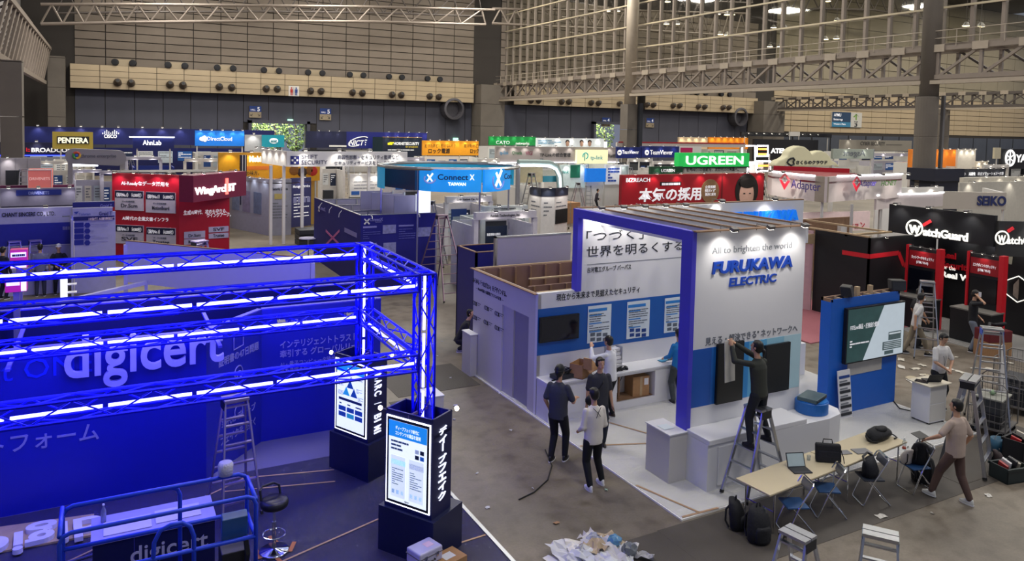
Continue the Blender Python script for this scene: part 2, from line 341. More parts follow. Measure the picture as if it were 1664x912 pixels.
# left wall piers: rectangular concrete columns
def pier(x0, x1, y0, y1, h, label, name='pier', round_=False, grp=None, y=None):
    t = thing(name, label, 'column', ((x0+x1)/2, (y0+y1)/2, 0), world=True)
    z = 0; k = 0
    while z < h-.01:
        z1 = min(z+3.1, h); mb = MB()
        if round_: mb.lathe([((x1-x0)/2-.03, z), ((x1-x0)/2, z+.03), ((x1-x0)/2, z1-.03), ((x1-x0)/2-.03, z1)], ((x0+x1)/2, (y0+y1)/2, 0), 24)
        else: mb.box(x0, x1, y0, y1, z+.02, z1-.02)
        mb.build('concrete_block', M_PIER, t, smooth=False); z = z1; k += 1
    return t
pier(-6.35, -5.5, 51, 52.2, 9.5, 'grey concrete pier at the left edge of the hall, nearest the camera'); pier(-5.2, -4.15, 51, 52.2, 9.4, 'grey concrete pier just right of the leftmost pier, before the dark blue booth wall')
pier(-5.3, -3.75, 93, 95, 12.6, 'tall concrete pier at the left end of the beige wall band')
pier(45.9, 49.6, 94.6, 97.6, 12.0, 'wide concrete pier in the corner right of the beige band'); pier(99.5, 104.6, 94.0, 97.6, 11.6, 'wide concrete pier left of the beige wall with the hanging direction sign')
p1 = pier(48.35, 49.65, 64.35, 65.65, 8.9, 'concrete column under the long bridge truss, left of the direction sign')
MB().lathe([(.62, 8.9), (.62, 27)], (49.1, 65, 0), 24).build('upper_shaft', M_TRL, p1, smooth=True); MB().box(49.7, 50.1, 64.0, 64.5, 0, 9).build('service_rail', M_DARK, p1)
p2 = pier(48.3, 49.7, 31.2, 32.6, 8.9, 'large concrete column right of the centre, in front of the orange booth', round_=True)
MB().lathe([(.6, 8.9), (.6, 24)], (49.15, 31.9, 0), 24).build('upper_shaft', M_PIER, p2, smooth=True); MB().box(49.75, 49.95, 31.2, 31.4, 0, 9).build('service_rail', M_STEEL, p2)
pier(102.2, 103.6, 64, 65.4, 10.0, 'slim far concrete column right of the large column')
for j, zz in enumerate((11.8, 13.6)): pass
# roof truss across hall 5 in front of the back wall (arched Warren truss)
def truss(name, label, lo, hi, r=.14, web=.09, m=M_TR, par=None, side=None):
    t = thing(name, label, 'truss', lo[0], world=True)
    for nm, pts in (('bottom_chord', lo), ('top_chord', hi)): MB().tube(pts, r, 8).build(nm, m, t)
    w = MB()
    for i in range(len(lo)-1): 
        o = MB().tube([lo[i], hi[i]], web, 6) if side == 'box' else None
        MB().tube([lo[i], (Vector(hi[i])+Vector(hi[i+1]))/2], web, 6).build('diagonal', m, t)
        MB().tube([(Vector(hi[i])+Vector(hi[i+1]))/2, lo[i+1]], web, 6).build('diagonal', m, t)
    return t
def arc(pxs, y, n):
    ps = [P(a, b, y=y) for a, b in pxs]; out = []
    for i in range(n+1):
        s = i/n*(len(ps)-1); k = min(int(s), len(ps)-2); out.append(ps[k].lerp(ps[k+1], s-k))
    return out
LOW = [(66,39),(220,36),(420,34),(600,35),(789,40)]; HI = [(66,7),(220,7),(420,9),(600,11),(804,16)]
truss('roof_truss', 'arched tubular roof truss spanning above the beige back wall', arc(LOW, 90, 18), arc(HI, 90, 18), .17, .10)
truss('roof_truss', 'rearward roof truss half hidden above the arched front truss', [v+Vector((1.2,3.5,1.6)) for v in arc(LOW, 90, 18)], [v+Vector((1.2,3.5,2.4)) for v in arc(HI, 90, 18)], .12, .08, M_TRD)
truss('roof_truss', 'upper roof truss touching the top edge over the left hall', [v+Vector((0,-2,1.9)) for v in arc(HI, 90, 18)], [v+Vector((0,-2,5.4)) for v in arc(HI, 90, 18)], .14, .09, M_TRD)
# left gallery truss, running away along the left wall
t = thing('gallery_truss', 'sloping lattice truss running along the left wall above the piers', 'truss', (-5,55,9.5), world=True)
for (a, b, w_) in (((-5,50,13.2), (-5,92,13.2), .3), ((-5.5,50,9.7), (-5.5,92,9.7), .36), ((-6.6,50,15.6), (-6.6,92,15.6), .3), ((-7.4,50,11.6), (-7.4,92,11.6), .3)): MB().beam(a, b, w_, w_).build('chord', M_TR, t)
for i in range(18):
    y = 51+i*2.25; MB().beam((-5.5,y,9.8), (-5,y+2.2,13.1), .17, .17).build('diagonal', M_TR, t); MB().beam((-5,y+2.2,13.1), (-7.4,y+1,11.6), .14, .14).build('diagonal', M_TRD, t); MB().beam((-6.6,y,15.6), (-5,y+2,13.2), .14, .14).build('diagonal', M_TRD, t)
# bridge trusses along the hall boundaries (x = 49 and x = 103)
def bridge(x, y0, y1, zb, zt, n, label, w=2.2, s=1.0, m=M_TR):
    t = thing('bridge_truss', label, 'truss', (x, y0, zb), world=True); dy = (y1-y0)/n
    for dx in (0, w):
        for z in (zb, zt): MB().beam((x+dx,y0,z), (x+dx,y1,z), .34*s, .3*s).build('chord', m, t)
    MB().beam((x-.1,y0,zb-.35), (x-.1,y1,zb-.35), .5, .25).build('flange', M_TRL, t)
    post = MB().beam((0,0,zb), (0,0,zt), .2*s, .2*s).mesh('post', m); dia = MB().beam((0,0,zt), (0,dy,zb), .17*s, .17*s).mesh('diagonal', m)
    dib = MB().beam((0,0,zb), (0,dy,zt), .14*s, .14*s).mesh('cross_brace', M_TRD); gus = MB().box(-.24*s,-.2*s,-.5*s,.5*s,-.25*s,.25*s).mesh('gusset', M_TRL)
    tie = MB().beam((0,0,zt), (w,dy,zt), .1, .1).mesh('top_tie', m)
    for i in range(n+1):
        link('post', post, t).location = (x, y0+i*dy, 0); link('post', post, t).location = (x+w, y0+i*dy, 0)
        link('gusset', gus, t).location = (x, y0+i*dy, zt); 
        if i < n:
            link('diagonal', dia, t).location = (x, y0+i*dy, 0); link('cross_brace', dib, t).location = (x+w, y0+i*dy, 0); link('top_tie', tie, t).location = (x, y0+i*dy, 0)
    return t
def _fix(t):   # pieces placed by location keep the identity inverse translated once
    return t
b1 = bridge(49.0, 20, 96, 10.2, 12.1, 27, 'long lattice bridge truss crossing the right half of the picture')
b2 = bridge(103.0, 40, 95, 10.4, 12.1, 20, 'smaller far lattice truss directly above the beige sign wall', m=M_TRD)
# walkway railing on the bridge
rl = thing('walkway_railing', 'thin walkway railing on top of the long bridge truss', 'railing', (48.8, 20, 11.8), world=True)
for z in (12.75, 13.25): MB().tube([(48.8,20,z), (48.8,96,z)], .03, 5).build('rail', M_TRL, rl)
pm = MB().tube([(48.8,0,12.2), (48.8,0,13.25)], .025, 5).mesh('post', M_TRL)
for i in range(50): link('post', pm, rl).location = (0, 21+i*1.5, 0)
# glazed curtain wall above the bridge
GL = glass_mat('curtain_glass', (.86,.86,.82), .07, .03)
cw = struct('window_1', MB().beam((50.4,20,12.4), (50.4,96,12.4), .3, .3), M_TR)
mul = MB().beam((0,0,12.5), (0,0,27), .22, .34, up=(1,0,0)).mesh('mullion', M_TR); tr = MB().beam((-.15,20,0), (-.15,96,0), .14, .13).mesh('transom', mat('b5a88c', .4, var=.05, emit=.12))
ys = [20+i*2.0 for i in range(39)]
for y in ys: link('mullion', mul, cw).location = (50.5, y, 0)
for k in range(6): link('transom', tr, cw).location = (50.4, 0, 15.0+k*2.35)
pane = MB().box(-.01,.01,.05,1.95,.03,2.27).mesh('pane', GL)
for i in range(38):
    for k in range(6): link('pane', pane, cw).location = (50.55, 20+i*2.0, 12.6+k*2.35)
# lattice roof structure of hall 4 seen through the glass, with its pendant lamps
LOW4 = [(800,38),(900,43),(1030,48),(1130,54),(1215,60)]; HI4 = [(800,14),(900,16),(1030,17),(1130,20),(1215,22)]
truss('roof_truss', 'pale roof truss behind the glazed wall over the right-hand hall', arc(LOW4, 92, 16), arc(HI4, 92, 16), .17, .11)
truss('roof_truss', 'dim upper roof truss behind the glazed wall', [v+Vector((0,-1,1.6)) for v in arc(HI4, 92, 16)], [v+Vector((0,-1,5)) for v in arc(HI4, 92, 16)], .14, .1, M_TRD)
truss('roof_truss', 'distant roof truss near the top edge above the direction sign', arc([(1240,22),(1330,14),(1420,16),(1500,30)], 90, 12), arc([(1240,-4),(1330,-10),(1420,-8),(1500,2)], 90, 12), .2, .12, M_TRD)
pl0 = thing('pendant_lamp', 'round high-bay lamp hanging behind the glazed wall', 'lamp', (0,0,0), group='high-bay lamps behind the glazed wall')
MB().lathe([(.03,.45),(.16,.42),(.42,.05),(.44,0)], n=12).build('shade', M_STEEL, pl0); MB().lathe([(.38,-.03),(.4,.0)], n=12).build('bulb', mat('ffe9b8', .5, emit=9.0, var=0), pl0)
LPX = [(987,17),(1003,17),(1083,38),(1100,38),(1166,22),(1182,23),(1189,23),(1170,55),(1182,56),(1188,56),(1257,15),(1257,44),(1275,44),(1360,33),(1341,63),(1359,62),(1251,75),(1267,75),(1484,14),(1570,41),(1594,42),(1085,2),(1345,1)]
for i, (a, b) in enumerate(LPX):
    q = P(a, b+1, x=(60 if a < 1030 else 68) if a < 1240 else 84)
    o = pl0 if i == 0 else copy_tree(pl0)
    o.location = q
for i, o in enumerate([o for o in scn.objects if o.name.startswith('pendant_lamp')]): MB().tube([(0,0,.4), (0,0,34.0-o.location.z)], .03, 5).build('stem', M_TRD, o)
# wall fittings: round nozzles and twin speakers on the beige band, signs
nz = thing('air_nozzle', 'dark round air nozzle on the beige band', 'nozzle', (0,0,0), group='air nozzles along the beige band')
MB().lathe([(.42,0),(.44,-.1),(.36,-.5),(.22,-.75),(.2,-.76)], n=14, axis=(0,1,-.35)).build('nozzle_cone', mat('4a4038', .5, var=.1), nz); MB().lathe([(.16,-.78),(.17,-.72)], n=12, axis=(0,1,-.35)).build('nozzle_mouth', M_BLACK, nz)
first = True; ORD = ('first', 'second', 'third', 'fourth', 'fifth', 'sixth', 'seventh', 'eighth', 'ninth')
NX = [(191,137),(213,138),(276,140.5),(297,141.5),(356,144),(376,145),(432,147),(450,147.5),(504,150.5),(521,151),(572,153),(588,154),(636,156.5),(651,157),(697,159),(712,160)]
NX4 = [(861.5,166),(874,166),(911,168),(923,168),(959,169.5),(971,170),(1005,171),(1049.5,172.5),(1060,173),(1092,174),(1102.5,174),(1133,175.5),(1143,176),(1173,177),(1182.5,177)]
for a, b in NX+NX4:
    o = nz if first else copy_tree(nz); first = False; kk = (NX+NX4).index((a, b)); o['label'] = '%s dark air nozzle of the %s pair on the %s beige band' % (('left', 'right')[kk % 2], ORD[(kk if kk < 16 else kk-16)//2], 'left' if kk < 16 else 'right-hand')
    o.location = P(a, b, y=YB-1.6) + Vector((0,-.1,.15))
sp = thing('wall_projector', 'pair of dark round spot heads on a pale bracket above the beige band', 'spotlight', (0,0,0), group='twin spot heads above the beige band')
MB().box(-1.0,1.2,-.1,.5,0,.75).build('bracket', M_PANL2, sp)
for dx in (-.85, .95): MB().lathe([(.36,.25),(.4,-.05),(.36,-.45),(.2,-.46)], (dx,-.1,.38), 12, axis=(.15,1,0)).build('spot_head', M_BLACK, sp)
for i, (a, b) in enumerate([(201,105.5),(286,109.5),(365,113.5),(440,117),(511,121.5),(578,125),(641,128.5),(703,132)]):
    o = sp if i == 0 else copy_tree(sp); q = P(a, b, y=YB-1.2); o.location = (q.x, YB-1.3, 12.1); o['label'] = '%s pair of dark round spot heads from the left above the beige band' % ORD[i]
for i, (a, b) in enumerate([(1137,153),(1176,155)]): 
    o = copy_tree(sp, label='%s pair of dark spot heads above the right-hand beige band' % ('left', 'right')[i]); q = P(a, b, y=YB-1.2); o.location = (q.x, YB-1.3, 12.1); o['group'] = 'twin spot heads right'
def hall_sign(a0, b0, a1, b1, lab, num, left=True):
    A = P(a0, b1, y=YB-.3); B = P(a1, b1, y=YB-.3); z1 = P(a0, b0, y=YB-.3).z
    t = thing('hall_sign', lab, 'sign', (A.x, YB-.3, A.z), world=True); W = Wall(A, B, A.z, z1, .24, M_PANL2, t, 'sign_board'); h = z1-A.z; w = W.w
    W.rect(0, z1, w, A.z+h*.5, mat('1c3f8c', .5), 'blue_field', px=False); W.text('HALL', w*.12, A.z+h*.6, w*.4, h*.14, M_TEXTW, off=.02, px=False); W.text(num, w*.66, A.z+h*.57, w*.22, h*.34, M_TEXTW, off=.02, px=False)
    W.text('↙   ↘', w*.1, A.z+h*.12, w*.8, h*.22, M_TEXTD, off=.004, px=False)
hall_sign(405, 172, 424.5, 191, 'small blue HALL 5 sign left of the green exit lamp', '5'); hall_sign(519.5, 176, 538, 195, 'small blue HALL 5 sign right of the gateway', '5')
hall_sign(978, 191, 991.5, 205.5, 'small blue HALL 4 sign left of the slender column', '4'); hall_sign(1050, 192, 1062.5, 207, 'small blue HALL 4 sign right of the slender column', '4')
# restroom sign with two figures
A = P(469, 156, y=YB-1.75); B = P(486, 156, y=YB-1.75); z1 = P(469, 139.5, y=YB-1.75).z
t = thing('restroom_sign', 'white square restroom sign with a red and a blue figure on the beige band', 'sign', A, world=True); W = Wall(A, B, A.z, z1, .1, mat('d9d6d0', .5), t, 'sign_board')
for fx, c in ((.28, 'b0302a'), (.72, '2a4a90')):
    k = MB(); x = W.w*fx; h = z1-A.z; k.ell(W.pt(x, A.z+h*.8, .03), h*.08, .01, h*.08, 10); k.obox(W.pt(x, A.z+h*.52, .03), W.u*h*.13, W.n*.01, Vector((0,0,h*.17))); k.obox(W.pt(x-h*.06, A.z+h*.22, .03), W.u*h*.04, W.n*.01, Vector((0,0,h*.14))); k.obox(W.pt(x+h*.06, A.z+h*.22, .03), W.u*h*.04, W.n*.01, Vector((0,0,h*.14)))
    k.build('figure', mat(c, .5), t)
W.rect(W.w*.49, z1-.15, W.w*.51, A.z+.15, M_TEXTD, 'divider', px=False)
# exit lamp boxes
for a, b, lab in ((472,197,'green lit exit lamp over the gateway with trees'), (741,227,'small green exit lamp low on the dark wall')):
    q = P(a, b, y=YB-.5); t = tag(MB().box(-.3,.3,-.08,.38,-.25,.25).build('exit_lamp', mat('9fe0c0', .5, emit=1.6)), lab, 'lamp'); t.location = q
# air ducts in the corners
for a, b, s, lab in ((735,177,1.5,'round duct mouth high in the corner beside the wide pier'), (1200,190,1.6,'round duct mouth left of the second wide pier')):
    q = P(a, b, y=YB-1.2); t = tag(MB().lathe([(s*.95,1.05),(s,.85),(s,-.7),(s*.8,-.75),(s*.78,.6)], n=20, axis=(0,1,0)).build('air_duct', mat('5c5a60', .5, .4), smooth=False), lab, 'duct'); t.location = q
# the direction sign on the beige wall: AP... / Hall 3
A = P(1351.6, 206, y=YB-.4); B = P(1400, 206, y=YB-.4); z1 = P(1352, 181.5, y=YB-.4).z; h = z1-A.z
t = thing('direction_sign', 'wide direction sign with green arrow and the number 3 on the beige wall', 'sign', A, world=True); W = Wall(A, B, A.z, z1, .36, mat('c4c2bc', .5), t, 'sign_board')
W.rect(0, z1, W.w*.62, A.z+h*.33, mat('27405e', .5), 'navy_field', px=False); W.rect(0, A.z+h*.33, W.w*.62, A.z, mat('3c7ea4', .5), 'blue_field', px=False)
W.text('APMU', W.w*.05, z1-h*.3, W.w*.24, h*.2, M_TEXTW, off=.02, px=False); W.text('Interop', W.w*.05, z1-h*.56, W.w*.3, h*.14, M_TEXTW, off=.02, px=False); W.text('Western Plaza', W.w*.05, z1-h*.85, W.w*.4, h*.1, M_TEXTW, off=.02, px=False)
W.text('↑', W.w*.7, A.z+h*.5, W.w*.2, h*.42, mat('6f9a3c', .5), off=.012, px=False, bold=.03); W.text('Hall', W.w*.74, A.z+h*.33, W.w*.12, h*.1, M_TEXTD, off=.012, px=False); W.text('3', W.w*.75, A.z+h*.05, W.w*.1, h*.24, M_TEXTD, off=.012, px=False, bold=.03)
# ------------------------------------------------------------------ white cable-maker booth in the centre
BO = thing('exhibition_booth', 'large white booth with violet-blue frame and FURUKAWA ELECTRIC lettering in the centre', 'booth', (8.14,9.07, 0), world=True)
MB().box(8.14, 16.24, 9.07, 17.52, 0, .03).build('platform', mat('f2f1ee', .4, var=.04, scale=1), BO)
FILM = film_mat('clear_film', 'f0f0ee', .4, .14)
FILMB = film_mat('clear_film_dark', '3c3a5c', .45, .12)
MB().box(8.16, 16.22, 9.09, 17.42, .032, .036).build('floor_film', FILM, BO, label='clear crinkled plastic film')
M_TAPE = mat('a8886a', .7, var=.15)
k = MB()
for a, b in (((8.19,12.12),(10.54,11.27)), ((9.24,13.22),(10.24,11.12)), ((8.19,10.32),(8.54,9.12)), ((8.19,9.12),(8.94,9.09))): k.beam((a[0],a[1],.04), (b[0],b[1],.04), .045, .003)
k.build('masking_tape', M_TAPE, BO)
# back wall
BW = Wall((8.2,13.89), (13.4,13.89), 0, 2.7, .1, M_WHITE, BO, 'back_wall')
UP = Wall((9.26,13.89), (13.4,13.89), 2.7, 4.49, .1, M_WHITE, BO, 'upper_wall')
BW.rect(0, 2.36, 5.1, 1.34, M_BLUE, 'blue_band', .006, px=False)
UP.text('「つづく」をつくり、', 953, 392, 1158, 16, M_TEXTD, bold=-.004, px=True); UP.text('世界を明るくする。', 953, 417, 1118, 16, M_TEXTD, bold=0)
UP.rect(954, 430, 1116, 430.9, M_TEXTG, 'rule', .004); UP.text('古河電工グループ パーパス', 954, 443, 1025, 8, M_TEXTD, bold=0)
BW.text('現在から未来まで見据えたセキュリティ', 904, 488.5, 1039, 10.5, M_TEXTD, bold=.006, y1=480)
tv = thing('television', 'black flat television switched off on the blue band of the white back wall', 'television', (8.54,13.82, 1.4), world=True)
WT = Wall((8.2,13.89), (13.4,13.89), 0, 1, build=False, parent=tv); WT.rect(875.5, 516, 938, 557, M_BLACK, 'case', .05, .012); WT.rect(877.5, 518, 936, 555, M_SCREEN, 'screen', .004, .062)
M_POST = mat('d7e1e6', .45, var=.04); M_PBL = mat('2b7fc8', .5, var=.15); M_PNV = mat('1d3f86', .5); M_PGR = mat('5c6570', .6)
for i, (x0, y0, x1, y1, lab) in enumerate(((955, 498, 991, 558, 'white technical poster right of the black television'), (1019, 491, 1053.5, 551, 'middle of the three white posters on the blue band'), (1080, 485, 1113, 541, 'white poster nearest the violet column, showing device pictures'))):
    t = thing('poster', lab, 'poster', WT.pt(*WT.uv(x0, y1)), world=True); W = Wall((8.2,13.89), (13.4,13.89), 0, 1, build=False, parent=t)
    W.rect(x0, y0, x1, y1, M_POST, 'sheet', .012, .008); w = x1-x0; h = y1-y0
    W.rect(x0+1, y0+h*.08, x1-w*.15, y0+h*.16, M_PBL, 'title_bar', .003, .02); bars(W, x0+2, y0+h*.2, x1-2, y0+h*.62, 8, M_PGR, 'print', .021, .4, seed=i)
    for q in (.24, .46, .68): W.rect(x0+1.5, y0+h*q, x0+w*.6, y0+h*(q+.03), M_PBL, 'heading', .003, .021)
    k = MB()
    for a in range(3):
        for b in range(2): W.rect(x0+w*(.1+a*.28), y0+h*(.72+b*.13), x0+w*(.3+a*.28), y0+h*(.81+b*.13), None, mb=k, d=.003, off=.021)
    k.build('diagram', M_PNV if i == 1 else M_PGR, t)
# violet frame
MB().box(9.12, 9.22, 10.14, 10.42, .03, 4.51).build('front_post', M_VIOLET, BO, label='violet-blue front post'); MB().box(9.13, 9.26, 10.42, 14.02, 4.32, 4.51).build('side_beam', M_VIOLET, BO); MB().box(9.13, 9.26, 13.82, 14.02, 2.68, 4.32).build('back_post', M_VIOLET, BO)
# left side wall with door
LW = Wall((8.2,17.12), (8.2,15.54), 0, 2.67, .08, M_OFF, BO, 'side_wall'); L2 = Wall((8.2,14.27), (8.2,13.89), 0, 2.67, .08, M_OFF, BO, 'side_wall')
Wall((8.2,15.54), (8.2,14.27), 2.1, 2.67, .08, M_OFF, BO, 'door_lintel'); Wall((8.24,15.54), (8.24,15.04), 0, 2.1, .04, mat('b7b4b8', .5, var=.04), BO, 'side_wall')
MB().box(8.27, 8.3, 14.32, 15.02, .03, 2.08).build('door', mat('8f8c98', .6, var=.05), BO)
LW.text('あらゆる「つなぎたい」をデザインする。', 768.5, 458, 823, 8, M_TEXTD, bold=.006, y1=483); LW.text('― NaaSの新たな開発ビジネスの未来 ―', 774, 470, 818, 5, M_TEXTD, bold=0, y1=488)
for i, (a, b) in enumerate(((770,490),(789,498),(806,507),(770,513),(788,521),(806,530))):
    u, v = LW.uv(a, b); k = MB(); c = LW
    for q in (0, .085): k.tube([c.pt(u+q+.045*cos(t*pi/5), v-.03+.05*sin(t*pi/5), .008) for t in range(11)], .007, 4)
    k.beam(c.pt(u+.14, v+.02, .008), c.pt(u+.19, v-.08, .008), .012, .006); k.beam(c.pt(u+.19, v+.02, .008), c.pt(u+.14, v-.08, .008), .012, .006); k.build('network_logo', mat(('303438','303438','303438','303438','303438','303438')[i], .6), BO)
    k = MB(); c.rect(u+.21, v+.02, u+.4, v-.0, None, px=False, mb=k, d=.003); c.rect(u+.21, v-.03, u+.34, v-.045, None, px=False, mb=k, d=.003); k.build('logo_caption', M_TEXTG, BO)
# storage room: bare timber studs
M_STUD = mat('7d5f56', .8, var=.2, scale=3)
rm = MB().box(8.28, 12.04, 17.02, 17.12, 0, 2.67).build('room_wall', M_STUD, BO)
MB().box(8.84, 12.04, 15.42, 15.48, 0, 2.5).build('room_wall', M_STUD, BO)
for i in range(9):
    MB().box(8.4+i*.45, 8.45+i*.45, 16.95, 17.02, .03, 2.66).build('stud', M_WOOD, BO); 
for i in range(7): MB().box(8.95+i*.45, 9.0+i*.45, 15.37, 15.42, .03, 2.5).build('stud', M_WOOD, BO)
for y, x0, x1 in ((17.05,8.24,12.4),(15.37,8.84,12.4),(14.0,8.24,9.24)): MB().box(x0, x1, y, y+.08, 2.67, 2.70).build('top_rail', M_LWOOD, BO)
for x in (8.12,): MB().box(x, x+.1, 13.92, 17.2, 2.67, 2.69).build('top_rail', M_WOOD, BO)
t = thing('partition_board', 'plain lilac-lit white partition board standing behind the timber room', 'partition', (9.34,17.82, 0), world=True); MB().box(9.19, 11.54, 17.82, 17.88, 2.3, 3.3).build('board', mat('a9a4b4', .5, var=.03), t); MB().box(9.14, 9.19, 17.8, 17.9, 0, 3.34).build('post', M_ALU, t); MB().box(9.14, 11.54, 17.8, 17.9, 3.3, 3.34).build('top_rail', M_ALU, t)  # lilac of the light is put into the white board's colour
t = thing('white_plinth', 'small white plinth at the far end of the white side wall', 'plinth', (8.04,17.22, 0), world=True); MB().box(8, 8.19, 16.82, 17.32, 0, 1.05).build('body', M_OFF, t, bevel=.008); MB().box(7.99, 8.2, 16.8, 17.34, 1.05, 1.07).build('top', M_WHITE, t)
# back counter with niche
BC = thing('display_counter', 'long white counter along the back wall with an open niche and boxes', 'counter', (8.19,13.42, 0), world=True)
MB().box(8.19, 11.99, 13.34, 13.89, .84, .88).build('worktop', M_WHITE, BC, bevel=.004); MB().box(8.21, 9.99, 13.38, 13.88, .03, .84).build('body', M_WHITE, BC)
MB().box(9.99, 11.06, 13.38, 13.44, .03, .2).box(9.99, 11.06, 13.38, 13.44, .78, .84).box(11.06, 11.14, 13.38, 13.88, .03, .84).build('niche_frame', M_WHITE, BC); MB().box(9.99, 11.06, 13.42, 13.88, .03, .2).build('niche_floor', M_WOOD, BC); MB().box(10.14, 10.17, 13.52, 13.56, .2, .84).build('stud', M_WOOD, BC)
MB().box(11.14, 11.99, 13.38, 13.88, .03, .84).build('body', M_WHITE, BC); MB().box(8.39, 9.84, 13.372, 13.38, .15, .75).build('door_panel', M_WHITE, BC)
# front sign wall
FW = Wall((9.22,10.17), (12.03,10.17), 0.03, 4.5, .12, M_WHITE, BO, 'sign_wall')
FW.text('All to brighten the world', 1157, 413, 1286, 10.5, mat('8c9096', .5), bold=.0, y1=408)
def kana_box(*a): pass
k = MB(); FW.text('FURUKAWA', 1156, 445, 1286, 19, None, bold=.035, ext=.03, mb=k, y1=438, shear=.12); k.build('brand_lettering', M_TEXTB, BO)
FW.text('ELECTRIC', 1184, 465.5, 1261, 13.5, M_TEXTB, 'brand_lettering', bold=.02, ext=.02, y1=459, shear=.1)
FW.text('見える・解決できる" ネットワークへ', 1146, 561, 1295, 12, mat('6b7078', .5), bold=.005, y1=549)
# blue print panel: five vertical strips from deep blue to pale
cs = ('1654b0','1a6ac4','2f86cc','5fa8d4','8fc4dc','b4d6e2')
(u0, v1), (u1, v0) = FW.uv(1132, 573), FW.uv(1300, 642)
for i, c in enumerate(cs): FW.rect(.01+i*2.78/6, 2.36, .01+(i+1)*2.78/6, 1.3, mat(c, .5, var=.04), 'printed_strip', .005, px=False)
for (a, b, c, d, lab) in ((1163.5, 559, 1202, 656, 'tall black screen half covered by white paper on the sign wall'), (1241, 561, 1277.5, 639, 'tall black screen right of the man on the stepladder')):
    t = thing('display_screen', lab, 'screen', FW.pt(*FW.uv(a, d)), world=True); W = Wall((9.14,10.17), (12.03,10.17), 0, 1, build=False, parent=t); W.rect(a, b, c, d, M_BLACK, 'case', .05, .01); W.rect(a+1.3, b+1.5, c-1.3, d-1.5, mat('1c2126', .3), 'screen', .004, .06)
# front plinth counter
PC = thing('front_plinth', 'white stepped plinth counter under the sign wall, rounded at its right end', 'counter', (9.14,9.57, 0), world=True)
poly = [(9.14,9.59),(12.14,9.52),(12.54,9.6),(12.74,9.82),(12.76,10.12),(12.59,10.37),(11.76,10.37),(11.76,10.17),(9.14,10.17)]
MB().prism(poly, .03, .86).build('body', M_WHITE, PC); MB().prism([(9.14,9.56),(11.54,9.54),(11.54,10.17),(9.14,10.17)], .86, .95).build('raised_top', M_WHITE, PC, bevel=.01); MB().box(9.36, 11.49, 9.555, 9.58, .12, .8).build('door_panel', M_WHITE, PC, bevel=.004)
t = thing('round_podium', 'round blue podium on the plinth end', 'podium', (12.14,9.95, .86)); MB().lathe([(.3,0),(.31,.01),(.31,.22),(.3,.23)], n=32).build('drum', mat('1566b8', .4, var=.04), t); MB().lathe([(.285,.23),(.285,.245)], n=32).build('top_disc', mat('1d74c8', .35), t)
t = thing('network_device', 'flat grey network box lying on the round blue podium', 'device', (12.14,9.95, 1.106), .35); MB().box(-.27,.27,-.19,.19,0,.07).build('case', mat('4a6068', .4, .3), t, bevel=.006); MB().box(-.25,.25,-.198,-.19,.01,.06).build('front_panel', M_DARK, t)
for i in range(6): t2 = MB().box(-.2+i*.05, -.165+i*.05, -.202, -.198, .02, .045).build('port', M_BLACK, t)
WB = thing('low_cabinet', 'low white cabinet tucked behind the violet post', 'cabinet', (9.09,10.22, 0), world=True); MB().box(8.74, 9.14, 10.12, 10.77, .03, .9).build('body', M_OFF, WB, bevel=.006); MB().box(8.72, 9.14, 10.1, 10.79, .9, .92).build('top', M_WHITE, WB)
t = tag(MB().box(8.79, 9.01, 10.32, 10.54, .925, .928).build('paper_sheet', M_POST), 'sheet of paper on the low cabinet behind the violet post', 'paper')
# roof joists and header
for i, x in enumerate((9.8, 10.4, 11.0, 11.6, 12.2)):
    MB().box(x, x+.04, 10.29, 14.0, 4.12, 4.47).build('roof_joist', M_WHITE, BO); MB().box(x-.01, x+.05, 10.2, 14.0, 4.47, 4.5).build('joist_edge', M_WOOD, BO)
MB().box(9.14, 12.05, 10.05, 10.19, 4.5, 4.52).build('top_edge', M_WOOD, BO)
HD = Wall((9.26,14.02), (16.45,14.02), 3.8, 4.5, .1, M_WHITE, BO, 'header_board', cap=M_WOOD); MB().box(16.35, 16.45, 14.02, 14.12, 0, 3.8).build('header_post', M_WHITE, BO); MB().box(11.64, 15.94, 13.32, 13.89, .03, .86).build('side_counter', M_WHITE, BO, bevel=.01)
k = MB(); HD.text('FURUKAWA', 1187, 362, 1293, 17, None, bold=.045, ext=.09, mb=k, y1=366, shear=.12); k.build('brand_lettering', mat('1478e0', .4, emit=.5, var=0), BO)
for x in (9.6, 10.2, 10.8, 11.4, 12.0): clip_lamp((x,13.95,4.45), (0,-1,0), BO, e=32)
for x in (13.2, 15.0): clip_lamp((x,14.02,4.5), (0,-1,0), BO, e=20)
for x in (9.8, 10.7, 11.6): clip_lamp((x,10.17,4.46), (0,-1,0), BO, e=27)
# things on the back counter
t = thing('cardboard_box', 'open cardboard box tilted on the back counter', 'box', (9.12,13.54, .885), .5); MB().box(-.22,.22,-.16,.16,0,.02).box(-.22,-.21,-.16,.16,0,.3).box(.21,.22,-.16,.16,0,.3).box(-.22,.22,-.16,-.15,0,.3).box(-.22,.22,.15,.16,0,.3).build('body', M_CARD, t)
MB().obox((-.2,-.27,.36), (.02,0,0), (0,.1,0), (0,0,.12)).obox((0,-.24,.25), (.22,0,0), (0,.09,.08), (0,0,.005)).build('flap', M_CARD, t)
t = thing('cable_coil', 'grey router with coiled black cables on the left of the back counter', 'device', (8.69,13.6, .885), .1); MB().box(-.25,.22,-.14,.14,0,.09).build('case', M_DARK, t, bevel=.01)
for i in range(4): MB().tube([(.05+(.14+.02*i)*cos(a*.5), .02+(.1+.01*i)*sin(a*.5), .11+.02*i+.015*sin(a*1.7+i)) for a in range(14)], .011, 6).build('cable', M_RUB, t)
t = thing('wooden_frame_stack', 'white rack of stacked trays standing on the counter behind the man in the white shirt', 'rack', (10.06,13.64, .885), .1)
